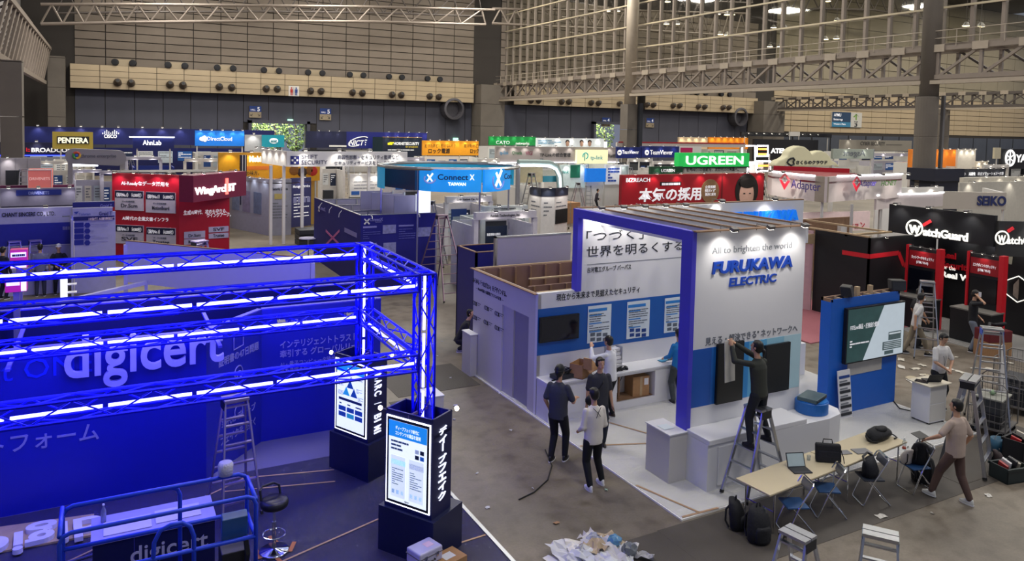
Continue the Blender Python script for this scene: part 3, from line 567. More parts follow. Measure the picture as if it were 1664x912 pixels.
for i in range(5): MB().box(-.16,.16,-.12+.02*i,.12,.05+i*.085,.12+i*.085).build('tray', M_WHITE, t, bevel=.005)
MB().box(-.18,-.16,-.1,.12,0,.5).box(.16,.18,-.1,.12,0,.5).build('side_frame', M_ALU, t)
t = thing('carton', 'brown carton with a white label inside the niche of the counter', 'box', (10.77,13.67, .2), -.1); MB().box(-.22,.22,-.18,.18,0,.45).build('body', M_CARD, t, bevel=.006); MB().box(-.03,.03,-.182,-.18,0,.45).build('tape', M_LWOOD, t); MB().box(.08,.19,-.184,-.18,.25,.4).build('shipping_label', M_WHITE, t)
tag(MB().tube([(10.19,13.62,.22),(10.24,13.67,.5),(10.39,13.72,.65),(10.59,13.77,.72),(10.74,13.82,.7)], .008, 6).build('cable', M_DARK), 'thin dark cable hanging in the niche of the counter', 'cable')
for i, (x, lab) in enumerate(((8.36, 'small black marker at the left end of the back counter'),)): tag(MB().tube([(x,13.5,.895),(x+.14,13.52,.895)], .015, 8).build('marker', M_BLACK), lab, 'marker')
t = thing('cable_bundle', 'tangle of dark adapters and plugs beside the tray rack', 'cables', (10.14,13.47, .885))
for i in range(5): MB().box(-.15+i*.07, -.1+i*.07, -.05+.02*(i%2), .03, 0, .05).build('adapter', M_DARK, t, bevel=.008)
MB().tube([(.12*cos(a)*1.6,.06*sin(a*1.3),.05+.02*sin(a*2)) for a in [i*.5 for i in range(20)]], .009, 5).build('cord', M_RUB, t)
for i, (x, y, c, lab) in enumerate(((11.49,13.62,'3d8fb4','blue folder on the counter left of the woman in blue'),(11.62,13.5,'d5d8dc','white sheets on the counter left of the woman in blue'),(11.76,13.64,'2a2e34','black tablet on the counter beside the woman in blue'))): tag(MB().box(x-.12,x+.12,y-.08,y+.08,.885,.897).build('folder', mat(c, .5)), lab, 'folder')
# the blue monolith with slide screen
MO = thing('screen_tower', 'freestanding bright blue tower carrying a large slide screen', 'booth tower', (13.96,11.02, 0), world=True)
M_MB = mat('0f5cc0', .5, var=.05)
MW = Wall((13.96,11.04), (16.3,11.04), .03, 2.66, .02, M_MB, MO, 'front_panel')
MB().box(13.96, 16.3, 11.06, 11.31, .03, 2.6).build('body', M_MB, MO)
MB().box(13.96, 14.01, 11.04, 11.31, 2.6, 2.67).box(16.25, 16.3, 11.04, 11.31, 2.6, 2.67).box(13.96, 16.3, 11.26, 11.31, 2.6, 2.67).build('rim', M_WOOD, MO)
for i in range(6): MB().box(14.3+i*.33, 14.34+i*.33, 11.06, 11.26, 2.6, 2.66).build('batten', M_LWOOD, MO)
for x in (14.9, 15.35): MB().box(x, x+.1, 11.12, 11.2, 2.6, 2.85).build('wood_block', M_LWOOD, MO)
for i, (x, lab) in enumerate(((14.55, 'black box speaker on the left end of the blue tower top'), (16.3, 'black box speaker on the right end of the blue tower top'))):
    t = thing('box_speaker', lab, 'speaker', (x, 11.12, 2.68), .5 if i == 0 else -.5); MB().obox((0,0,.12), (.17,0,0), (0,.11,0), (0,.02,.11)).build('cabinet', M_BLACK, t, bevel=.02); MB().obox((0,-.115,.1), (.15,0,0), (0,.006,0), (0,.018,.09)).build('grille', M_DARK, t)
t = thing('slide_screen', 'large lit screen showing a product presentation slide with a building', 'screen', (14.34,10.92, 1.1), world=True); W = Wall((13.96,11.04), (16.3,11.04), 0, 1, build=False, parent=t)
(u0, v1), (u1, v0) = W.uv(1372, 504), W.uv(1459, 571); v1 -= .0; W.rect(u0-.03, v1+.05, u1+.03, v0-.03, M_BLACK, 'case', .09, .02, px=False)
W.rect(u0, v1+.02, u1, v0, mat('2c4a4a', .3, emit=.35, var=.3, scale=5), 'screen', .004, .11, px=False); uw = u1-u0; vh = v1+.02-v0
pl = [(u0+uw*.62, v1+.02), (u1, v1+.02), (u1, v0), (u0+uw*.28, v0)]; k = MB(); k.add([W.pt(a, b, .117) for a, b in pl], [(0,1,2,3)][::-1]); k.build('slide_wedge', mat('aebac2', .4, emit=.6, var=.05), t)
k = MB()
for a, b, c, d in ((.62,.28,.96,.12),(.72,.46,.95,.3),(.66,.1,.82,.03)): W.rect(u0+uw*a, v0+vh*b, u0+uw*c, v0+vh*d, None, px=False, mb=k, d=.002, off=.119)
k.build('building_picture', mat('4f6468', .4, emit=.2, var=.4, scale=12), t); k = MB()
for i in range(4): W.rect(u0+uw*.64, v0+vh*(.26-i*.035), u0+uw*.95, v0+vh*(.25-i*.035), None, px=False, mb=k, d=.002, off=.122)
W.rect(u0+uw*.73, v0+vh*.44, u0+uw*.94, v0+vh*.41, None, px=False, mb=k, d=.002, off=.122); k.build('building_floors', mat('c8d2d8', .4, emit=.4), t)
W.text('FITELnet製品・技術紹介資料', u0+uw*.04, v0+vh*.62, uw*.5, vh*.09, M_TEXTW, 'slide_title', off=.117, px=False, bold=.02, ext=.002)
bars(W, u0+uw*.04, v0+vh*.42, u0+uw*.38, v0+vh*.27, 3, M_TEXTW, 'slide_text', .117, px=False)
W2 = Wall((13.96,11.04), (16.3,11.04), 0, 1, build=False, parent=MO); W2.rect(1377, 589, 1431, 611, mat('b0ada8', .5), 'blank_plate', .012, .0)
# info rack: white stand leaning on the tower with rows of captions
t = thing('caption_board', 'white caption board with rows of small labels leaning against the blue tower', 'board', (14.35,10.9, .03), .0); mb = MB(); mb.obox((0,0,.52), (.2,0,0), (0,.012,.0), (0,.06,.52)); mb.build('board', M_WHITE, t)
for i in range(6): MB().obox((0,-.012-.06+.02*i,.1+i*.16), (.17,0,0), (0,.006,0), (0,.004,.028)).build('caption_strip', M_DARK if i < 5 else M_PNV, t)
for i in range(5): MB().obox((-.04,-.01-.055+.02*i,.17+i*.16), (.12,0,0), (0,.005,0), (0,.002,.012)).build('caption_text', M_TEXTG, t)
# ------------------------------------------------------------------ blue-lit certificate booth on the left
DG = thing('exhibition_booth', 'deep blue booth under glowing blue truss with big digicert letters at the left', 'booth', (4,10, 0), world=True)
M_DB = mat('0c18a0', .45, var=.06); M_DBD = mat('0a0f48', .45, var=.06); M_LTR = mat('b9b6d8', .45, var=.03); M_PRL = mat('8a87c4', .5, var=.03)
MB().box(-5.5, 5.17, 7.4, 15.2, 0, .02).build('booth_floor', mat('6a6888', .2, var=.1, scale=1), DG)
MB().box(-5.5, 5.12, 7.4, 13.8, .022, .026).build('floor_film', FILMB, DG, label='clear film over dark floor')
MB().box(5.12, 5.18, 7.4, 15, 0, .035).build('floor_edge', M_ALU, DG)
k = MB()
for a, b in (((0.3,14),(3.6,13.2)),((1.7,13.2),(3.5,12.75)),((1,10.3),(3.9,11.25)),((4.4,10),(5.1,10.05)),((-0.5,12),(2.2,13.6))): k.beam((a[0],a[1],.03), (b[0],b[1],.03), .035, .003)
k.build('masking_tape', M_TAPE, DG)
W1 = Wall((-5.5,13.82), (1.52,13.82), 0.02, 2.63, .1, M_DB, DG, 'front_wall', cap=M_VIOLET); W2_ = Wall((1.52,13.82), (2.65,15), .02, 2.63, .1, M_DB, DG, 'angled_wall', cap=M_VIOLET)
W3 = Wall((2.65,15), (5.05,15), .02, 2.63, .1, M_DB, DG, 'back_wall', cap=M_VIOLET)
Wall((-5.5,16.8), (5.05,16.8), .02, 2.6, .1, M_DBD, DG, 'rear_wall', cap=M_VIOLET)
for x in (-1.3, 1.6): MB().box(x, x+.06, 12.9, 15.8, 2.58, 2.62).build('room_brace', M_VIOLET, DG)
k = MB(); W1.text('digicert', 105, 612, 362, 66, None, bold=.012, ext=.09, mb=k, y1=572, off=.05)
bpy.data.materials
k.build('brand_lettering', M_LTR, DG, label='raised pale digicert letters')
W1.text('digicert ONE', -160, 640, 150, 34, mat('0c2ad8', .5), 'ghost_lettering', y1=613, bold=0); W1.text('プラットフォーム', -150, 760, 161, 30, M_PRL, y1=712, bold=.01)
W2_.text('証明書の47日問題', 355, 597, 420, 13, M_PRL, y1=565, bold=.01); W2_.text('現代のディープ', 360, 697, 415, 12, M_PRL, y1=664); W2_.text('フェイクを見抜く', 358, 725, 415, 13, M_PRL, y1=690)
def ring(W, px, py, r, m, n=18, tk=.012, par=None, name='icon'):
    u, v = W.uv(px, py); return MB().tube([W.pt(u+r*cos(2*pi*i/n), v+r*sin(2*pi*i/n), .01) for i in range(n+1)], tk, 5).build(name, m, par or W.parent)
ring(W2_, 387, 605, .12, M_PRL); ring(W2_, 388, 609, .07, M_PRL); ring(W2_, 387, 668, .12, M_PRL); u, v = W2_.uv(387, 668); MB().beam(W2_.pt(u+.09, v-.09, .01), W2_.pt(u+.18, v-.18, .01), .025, .02).build('icon', M_PRL, DG)
u, v = W2_.uv(387, 555); MB().tube([W2_.pt(u+a, v+b, .01) for a, b in ((-.14,.12),(-.14,-.12),(.14,-.1),(.14,.14),(.05,.14))], .012, 5).build('icon', M_PRL, DG)
W3.text('インテリジェントトラスト', 455, 566, 580, 11, M_PRL, y1=553, bold=.012); W3.text('牽引する グローバルリー', 455, 581, 580, 11, M_PRL, y1=568, bold=.012)
W3.text('AI・量子コンピュータ時代', 455, 597, 545, 8, M_PRL, y1=588, bold=0); W3.text('来を見据えた セキュリティ', 455, 608, 545, 8, M_PRL, y1=599, bold=0)
W3.text('DigiCert', 456, 533, 500, 12, M_PRL, y1=528, bold=.02); W3.text('の', 508, 530, 520, 10, M_PRL)
for x in (2.75, 4.0): clip_lamp((x,14.0,2.6), (0,-1,0), DG, e=9, col=(.6,.65,1))
# glowing box truss
M_TB = mat('1a1ee8', .4, .6, var=.1); M_LED = mat('3a46ff', .5, emit=21.0, var=0)  # blue of the LED light put into the aluminium truss colour
nt_ = M_LED.node_tree; pb = nt_.nodes['Principled BSDF']; 
for l in list(pb.inputs['Emission Color'].links): nt_.links.remove(l)
pb.inputs['Emission Color'].default_value = (.07,.07,1,1)
def box_truss(a, b, s=.24, step=.42, led=True, name='truss_beam', ledoff=(0,0,0)):
    a = Vector(a); b = Vector(b); d = (b-a).normalized(); L = (b-a).length; up = Vector((0,0,1)) if abs(d.z) < .9 else Vector((0,1,0)); sd = d.cross(up).normalized(); up = sd.cross(d)
    root = MB(); cs = [(sd*i+up*j)*s/2 for i, j in ((-1,-1),(1,-1),(1,1),(-1,1))]
    for c in cs: root.tube([a+c, b+c], .022, 6)
    for e in (a, b):
        for i in range(4): root.tube([e+cs[i], e+cs[(i+1)%4]], .02, 5)
    o = root.build(name, M_TB, DG); n = max(1, int(L/step)); w = MB()
    for i in range(n):
        for k in range(4):
            c0, c1 = cs[k], cs[(k+1)%4]
            if i % 2: c0, c1 = c1, c0
            w.tube([a+d*(L*i/n)+c0, a+d*(L*(i+1)/n)+c1], .011, 5)
    w.build('lattice', M_TB, o)
    if led:
        m = int(L/1.0)+1
        for i in range(m):
            p0 = a+d*(L*i/m+.03)+Vector(ledoff); p1 = a+d*(L*(i+1)/m-.03)+Vector(ledoff); MB().tube([p0, p1], .022, 8).build('led_tube', M_LED, o)
TX = 4.12; YF, YR, ZT, ZL = 10.25, 13.15, 4.0, 2.83
for y in (YF, YR):
    box_truss((-6,y,ZT), (TX-.15,y,ZT), ledoff=(0,-.05,-.05)); box_truss((-6,y,ZL), (TX-.15,y,ZL), ledoff=(0,-.05,-.02)); box_truss((TX,y,.7), (TX,y,ZT+.12), ledoff=(-.03,-.06,0), name='truss_post')
box_truss((TX,YF+.15,ZT), (TX,YR-.15,ZT), led=True, ledoff=(0.03,0,-.14)); box_truss((TX,YF+.15,ZL), (TX,YR-.15,ZL), led=True, ledoff=(0.03,0,-.14))
# kiosks
def kiosk(Lp, N, R, label, side, poster, H=2.06):
    t = thing('poster_kiosk', label, 'kiosk', (Lp[0], Lp[1], 0), world=True); Lp, N, R = Vector(Lp), Vector(N), Vector(R); Bk = Lp+R-N
    c = (Lp+R)/2
    MB().prism([tuple(v) for v in (Lp, N, R, Bk)], .02, .69).build('pedestal', mat('0c1440', .45), t)
    a = (N-Lp).normalized(); b = (R-N).normalized(); o = Lp+a*.07+b*.05; w = (N-Lp).length-.14; dd = .48
    q = [o, o+a*w, o+a*w+b*dd, o+b*dd]
    for i in range(4):
        p0, p1 = q[i], q[(i+1)%4]; ww = Wall(p0, p1, .69, H+.04, .03, M_DBD, t, 'side_panel')
    MB().prism([tuple(v) for v in q], H-.25, H-.2).build('inner_shelf', M_DBD, t); mid = (q[1]+q[2]*0+q[0])/2; MB().beam((*((q[0]+q[1])/2),H+.0), (*((q[2]+q[3])/2),H+.0), .03, .04).build('cross_batten', mat('6f5a7a', .6), t)
    F = Wall(q[0], q[1], .69, H, build=False, parent=t); S = Wall(q[1], q[2], .69, H, build=False, parent=t)
    z0, z1 = .78, H-.06; F.rect(.03, z1+.02, F.w-.03, z0-.02, mat('eef2ff', .4, emit=2.6, var=0), 'light_frame', .012, 0, px=False); F.rect(.05, z1, F.w-.05, z0, M_BLACK, 'inner_frame', .016, 0, px=False)
    F.rect(.085, z1-.04, F.w-.085, z0+.04, mat('dfe9f4', .4, emit=.95, var=.02), 'lit_poster', .02, 0, px=False)
    x0, x1 = .085, F.w-.085; pw = x1-x0; ph = z1-z0-.08; T = z1-.04; E = lambda c, e=.8: mat(c, .4, emit=e, var=.12, scale=2)
    def R_(a0, b0, a1, b1, c, e=.8, nm='poster_field'): F.rect(x0+pw*a0, T-ph*b0, x0+pw*a1, T-ph*b1, E(c, e), nm, .003, .02, px=False)
    R_(0, 0, 1, .2 if poster == 1 else .13, '1c84d8'); txt = E('f0f6ff', .9)
    if poster == 1:
        F.text('ディープフェイク時代に', x0+pw*.18, T-ph*.1, pw*.62, ph*.045, txt, off=.024, px=False, ext=.002); F.text('コンテンツの真偽を証明', x0+pw*.18, T-ph*.165, pw*.66, ph*.045, txt, off=.024, px=False, ext=.002)
        bars(F, x0+pw*.06, T-ph*.23, x0+pw*.6, T-ph*.37, 3, E('3a4f78', .3), 'poster_text', .022, .5, px=False)
        for i, (a, b) in enumerate(((.7,.29),(.83,.29),(.7,.36),(.83,.36))): R_(a, b, a+.1, b+.05, ('c8d8e8','18243c','18243c','2a6fd0')[i], .3, 'app_icon')
        for a in (.07, .55):
            R_(a, .43, a+.38, .95, 'cfdbe6', .85, 'card'); 
            R_(a, .48, a+.38, .545, ('1a9ac8' if a < .3 else '1c2f78'), .5, 'card_title')
            bars(F, x0+pw*(a+.03), T-ph*.58, x0+pw*(a+.33), T-ph*.8, 8, E('6a7f98', .4), 'card_text', .024, .35, px=False, seed=3)
            for i in range(3): R_(a+.03+i*.12, .86, a+.1+i*.12, .91, '7fa0c8', .5, 'card_icon')
        F.text('digicert', x0+pw*.44, T-ph*.985, pw*.12, ph*.02, E('20304a', .2), off=.022, px=False, ext=.002)
    else:
        F.text('セキュリティ', x0+pw*.4, T-ph*.09, pw*.4, ph*.045, txt, off=.024, px=False, ext=.002); bars(F, x0+pw*.5, T-ph*.17, x0+pw*.95, T-ph*.21, 2, E('3a4f78', .3), 'poster_text', .022, .5, px=False)
        def tri(cx, cy, s, c):
            k = MB(); k.prism([(0,0)]*3, 0, 0) if 0 else k.add([F.pt(x0+pw*cx+dx*pw*s, T-ph*cy+dy*pw*s, .024) for dx, dy in ((-.5,-.43),(.5,-.43),(0,.43))], [(0,1,2)]); k.build('triangle', E(c, .6), t)
        tri(.5, .29, .26, '16409a'); tri(.36, .41, .26, '2b9ad0'); tri(.64, .41, .26, '16409a')
        for a, b in ((.05,.28),(.72,.33),(.05,.42),(.78,.45)): bars(F, x0+pw*a, T-ph*b, x0+pw*(a+.2), T-ph*(b+.07), 4, E('6a7f98', .4), 'poster_text', .022, .4, px=False, seed=5)
        R_(.08, .53, .92, .57, '16245a', .4)
        for i in range(3):
            for j in range(2): R_(.08+i*.3, .66+j*.09, .34+i*.3, .73+j*.09, '1c3f9a' if (i, j) != (1, 1) else '2b9ac0', .5, 'tile')
            bars(F, x0+pw*(.1+i*.3), T-ph*.6, x0+pw*(.32+i*.3), T-ph*.64, 1, E('3a4f78', .3), 'poster_text', .022, .5, px=False)
    # vertical side lettering
    n = len(side); hh = (H-1.0)/n if n < 9 else (H-.85)/n
    for i, ch in enumerate(side):
        if ch == ' ': continue
        k = MB(); g = text_geo(ch, .02, .5)
        if ord(ch) < 128: # rotated latin, reads downwards
            w = hh*.78; frame_text(k, ch, S.pt(S.w*.32, H-.12-hh*i, .004), Vector((0,0,-1)), S.u, S.n, 0, 0, min(w, hh*.25) if ch in '/I' else w, S.w*.36, .02, .012)
        elif ch == 'ー': frame_text(k, ch, S.pt(S.w*.47, H-.1-hh*i, .004), Vector((0,0,-1)), S.u, S.n, 0, 0, hh*.8, .03, .02, .012, fit='box')
        else: frame_text(k, ch, S.pt(S.w*.3, H-.1-hh*(i+1), .004), S.u, Vector((0,0,1)), S.n, 0, 0, S.w*.4, hh*.8, .02, .012, fit='box')
        k.build('side_letter', mat('e8ecff', .4, emit=.9, var=0), t)
    av = (N-Lp).normalized(); bv = (R-N).normalized()
    for q_, nn in ((q[0]+av*.02, -av), (q[2], bv)):
        h = Vector((q_.x, q_.y, H+.02)); e = h+Vector((nn[0], nn[1], 0))*.12; m_ = MB().tube([h, e], .01, 6).build('lamp_arm', M_STEEL, t); MB().ell(e, .035, .035, .035, 10).build('lamp_bulb', mat('fff2d8', .5, emit=18, var=0), m_)
        light('SPOT', 'spot_light', e+Vector((0,0,-.04)), 4, (1,.95,.9), .03, spot=110, parent=t, target=e+Vector((-nn[0]*.25,-nn[1]*.25,-1)))
    return t
kiosk((3.51,10.42), (4.03,9.57), (4.66,9.97), 'front lit poster kiosk on a dark navy pedestal under the truss corner', 'ディープフェイク', 1, 2.1)
kiosk((3.56,13.37), (4,12.45), (4.62,12.8), 'rear lit poster kiosk with triangle diagram, behind the front kiosk', 'DMARC / BIMI', 2, 2.1)
# white block behind the kiosks
t = thing('white_plinth', 'white plinth standing between the truss post and the side aisle', 'plinth', (5.5,13.6, 0), world=True); MB().box(5.45, 5.8, 13.35, 13.85, 0, 1.0).build('body', M_OFF, t, bevel=.006); MB().box(5.44, 5.81, 13.34, 13.86, 1.0, 1.02).build('top', M_WHITE, t)
tb = thing('aluminium_ladder', 'pale paper roll leaning over the white plinth', 'roll', (5.65,13.6,1.03)) if 0 else None
# reception counter with lettering
RC = thing('reception_counter', 'dark navy reception counter with pale digicert lettering inside the blue railings', 'counter', (0,10.6, 0), world=True)
MB().box(-0.17, 1.25, 10.4, 11.05, .02, 1.0).build('body', M_DBD, RC); MB().box(-0.19, 1.27, 10.38, 11.07, 1.0, 1.03).build('worktop', mat('8d8ac8', .35), RC)
RW = Wall((-0.17,10.4), (1.25,10.4), 0, 1, build=False, parent=RC); RW.text('digicert', 212, 916, 338, 26, mat('a8a6cc', .5), y1=890, bold=.01); RW.rect(.46, 1.0, .465, .02, M_VIOLET, 'panel_joint', .003, px=False)
t = tag(MB().box(-.05, 0.5, 10.5, 10.85, 1.034, 1.04).box(0.55, 1.1, 10.55, 10.9,1.034,1.038).build('plans', mat('b4b0dc', .5)), 'large pale sheets of paper spread on the reception counter', 'paper')
t = thing('plastic_bottle', 'clear drink bottle standing on the left end of the reception counter', 'bottle', (-.05,10.9, 1.032)); MB().lathe([(.03,0),(.033,.01),(.033,.15),(.012,.2),(.012,.22)], n=14).build('body', mat('9aa0c8', .15, trans=.6), t, smooth=True); MB().lathe([(.014,.22),(.014,.24)], n=12).build('cap', M_WHITE, t)
# 3-D letters lying on boards
t = thing('spare_letter_board', 'wooden board on the floor carrying raised letters upside down at the lower left', 'letters', (-1.0, 12.6, .03), world=True)
bd = [P(a, b, z=.03) for a, b in ((-260, 962), (-20, 903), (153, 872), (153, 838), (-20, 862), (-260, 905))]; MB().prism([tuple(v.xy) for v in bd], .03, .06).build('board', M_LWOOD, t)
k = MB(); e0 = P(166, 842, z=.06); e1 = P(-190, 922, z=.06); ux = (e1-e0).normalized(); uy = Vector((-ux.y, ux.x, 0)); frame_text(k, 'digicert', e0, ux, uy, Vector((0,0,1)), 0, 0, (e1-e0).length, .58, .02, .07); k.build('letters', mat('d2cfe6', .45), t)
# loose strips
for i, (a, b) in enumerate((((-1.1,11.5,.05),(0.2,11.85,.05)), ((-0.7,11.9,.05),(0.3,12.1,.05)))): tag(MB().beam(a, b, .035, .02).build('edging_strip', M_ALU), ('long pale edging strip on the film left of the railings', 'short pale edging strip behind the bottle counter')[i], 'strip')
# scissor lift basket
SL = thing('scissor_lift', 'blue work platform with rounded guard rails at the lower left', 'lift', (0.75,9.3, 0), world=True)
M_LB = mat('1a3fd0', .4, .2, var=.06); X0, X1, Y0, Y1 = -.44, 1.5, 8.8, 9.42
def rr_rect(x0, x1, z0, z1, y, r=.1): return [(x0,y,z0),(x0,y,z1-r),(x0+r*.3,y,z1-r*.3),(x0+r,y,z1),(x1-r,y,z1),(x1-r*.3,y,z1-r*.3),(x1,y,z1-r),(x1,y,z0)]
def rail(pts, r=.024, nm='guard_rail'): MB().tube(pts, r, 10).build(nm, M_LB, SL, smooth=True)
rail(rr_rect(X0, X1, .95, 2.0, Y1)); rail([(X0,Y1,2.0),(X0,Y0,1.98)]); rail(rr_rect(X0, X1, .95, 2.0, Y0)); rail([(X1,Y1,1.95),(X1,Y0,1.95)]); rail([(X0,Y1,1.52),(X1,Y1,1.52)]); rail([(X0,Y0,1.52),(X1,Y0,1.52)]); rail([(X1,Y1,1.5),(X1,Y0,1.5)])
rail(rr_rect(X0, .75, .95, 1.98, Y1+.03)); rail([(.4,Y0,.95),(.44,Y0,1.7),(.5,Y0,1.82),(.6,Y0,1.86),(.72,Y0,1.86),(.8,Y0,1.8),(.84,Y0,1.68),(.84,Y0,.95)]); pass
rail([(X0,Y0,1.0),(X1,Y0,1.0)], .04, 'toe_board'); MB().box(X0, X1, Y0, Y1, .86, .93).build('deck', mat('26307a', .5, var=.1), SL); MB().box(X0+.1, X1-.1, Y0+.05, Y1-.05, .25, .45).build('chassis', M_LB, SL)
for s in (0, 1):
    MB().beam((X0+.15,Y0+.1+s*.36,.5), (X1-.15,Y0+.1+s*.36,.84), .03, .08).build('scissor_arm', M_LB, SL); MB().beam((X1-.15,Y0+.1+s*.36,.5), (X0+.15,Y0+.1+s*.36,.84), .03, .08).build('scissor_arm', M_LB, SL)
for x in (X0+.25, X1-.25):
    for y in (Y0+.04, Y1-.04): MB().lathe([(.15,-.04),(.15,.04)], (x, y, .175), 16, axis=(0,1,0)).build('wheel', M_RUB, SL)
MB().obox((1.28,Y0+.12,1.62), (.14,0,0), (0,.05,.02), (0,-.03,.16)).build('control_box', mat('23508c', .4), SL, bevel=.01); MB().tube([(1.4,Y0+.1,1.5),(1.42,Y0+.05,1.3),(1.4,Y0+.1,1.1),(1.42,Y0+.08,.95)], .03, 8).build('hose', M_BLACK, SL)
MB().box(1.15, 1.42, 8.95, 9.25, .93, 1.3).build('battery_box', M_BLACK, SL, bevel=.01)
t = tag(MB().lathe([(.06,0),(.085,.01),(.09,.13),(.075,.16),(.03,.165)], n=16).build('film_roll', film_mat('film_roll', 'c4c2dc', 1.0, .25), smooth=True), 'wrinkled roll of clear film resting on the lift rail', 'film roll'); t.location = (1.25, 9.4, 2.03)
# bar stool
t = thing('bar_stool', 'black padded bar stool with low backrest beside the blue lift', 'stool', (2.13,11.0, .03), .3)
MB().lathe([(.21,0),(.22,.012),(.2,.03),(.03,.05),(.025,.06)], n=24).build('base', M_CHROME, t, smooth=True); MB().lathe([(.03,.05),(.03,.45),(.02,.45),(.02,.68)], n=12).build('column', M_CHROME, t)
MB().tube([(.16*cos(a*pi/8), .16*sin(a*pi/8), .26) for a in range(17)], .012, 8).build('foot_ring', M_CHROME, t); MB().lathe([(.15,.66),(.19,.68),(.2,.72),(.19,.77),(.15,.79),(.02,.785)], n=24).build('seat', mat('16171f', .35), t, smooth=True)
MB().tube([(-.15,.1,.76),(-.15,.14,.9),(-.09,.19,.93),(.09,.19,.93),(.15,.14,.9),(.15,.1,.76)], .018, 8).build('backrest', M_BLACK, t)
# orange tape scraps on the film
rr = random.Random(3)
for i in range(5):
    a = rr.uniform(0, 3); x, y = 2.13+(0,-.22,.26,.02,.05)[i], 11.0+(.0,.02,.0,-.28,.3)[i]; tag(MB().obox((x,y,.032+.002*i), (.13*cos(a),.13*sin(a),0), (-.03*sin(a),.03*cos(a),0), (0,0,.001)).build('tape_scrap', mat('b06a3a', .6)), ('scrap of orange-brown tape under the bar stool', 'orange-brown tape strip left of the bar stool', 'orange-brown tape strip right of the bar stool', 'orange-brown tape scrap in front of the bar stool', 'orange-brown tape scrap behind the bar stool')[i], 'tape', 'tape scraps by the bar stool')
light('AREA', 'booth_blue_fill', (-0.7,11.4, 3.9), 110, (.06,.06,1), 3.0, rot=(0,0,0), parent=DG)  # unseen blue lamp added to strengthen the LED light in the booth
light('AREA', 'rear_blue_fill', (0.5, 13.5, 4.2), 330, (.10,.08,1), 2.0, target=(1.0, 24, 2.0), parent=DG)  # added blue lamp without a fixture, tints the stands behind
# ------------------------------------------------------------------ people: one continuous remeshed body each, clothes and hair as children
M_SKIN = mat('c79a7c', .55, var=.06, scale=20); M_HAIR = mat('15120f', .45, var=.2, scale=40)
def remesh(mb, name, m, vox, smooth=3):
    me = mb.mesh(name, m); o = bpy.data.objects.new('tmp', me); COL.objects.link(o)
    r = o.modifiers.new('r', 'REMESH'); r.mode = 'VOXEL'; r.voxel_size = vox; s = o.modifiers.new('s', 'SMOOTH'); s.iterations = smooth; s.factor = .5
    dg = bpy.context.evaluated_depsgraph_get(); e = bpy.data.meshes.new_from_object(o.evaluated_get(dg)); bpy.data.objects.remove(o)
    e.name = name
    if not e.materials: e.materials.append(m)
    for p in e.polygons: p.use_smooth = True
    return e
def cap(mb, a, b, ra, rb, n=12, steps=4):
    a = Vector(a); b = Vector(b); d = (b-a).normalized(); pts = []; rs = []
    for i in range(3): t = i/3*pi/2; pts.append(a-d*ra*cos(t)); rs.append(max(.002, ra*sin(t)))
    for i in range(steps+1): pts.append(a.lerp(b, i/steps)); rs.append(ra+(rb-ra)*i/steps)
    for i in range(2, -1, -1): t = i/3*pi/2; pts.append(b+d*rb*cos(t)); rs.append(max(.002, rb*sin(t)))
    mb.tube(pts, rs, n)
def ik(a, b, l1, l2, pole):
    a = Vector(a); b = Vector(b); d = b-a; L = min(d.length, (l1+l2)*.995); b = a+d.normalized()*L; d = b-a
    x = (l1*l1-l2*l2+L*L)/(2*L); h = sqrt(max(l1*l1-x*x, 0)); dn = d.normalized(); p = Vector(pole); p = (p-dn*p.dot(dn)).normalized()
    return a+dn*x+p*h, b
def loft(mb, rings, n=18):
    """rings: (centre, rx, ry, rot about z, power)"""
    vs = []
    for c, rx, ry, rz in rings:
        for k in range(n):
            a = 2*pi*k/n; x = rx*cos(a); y = ry*sin(a); vs.append(Vector(c)+Vector((x*cos(rz)-y*sin(rz), x*sin(rz)+y*cos(rz), 0)))
    m = len(rings); mb.add(vs, [(i*n+k, i*n+(k+1)%n, (i+1)*n+(k+1)%n, (i+1)*n+k) for i in range(m-1) for k in range(n)]+[tuple(range(n-1,-1,-1)), tuple(range((m-1)*n, m*n))])
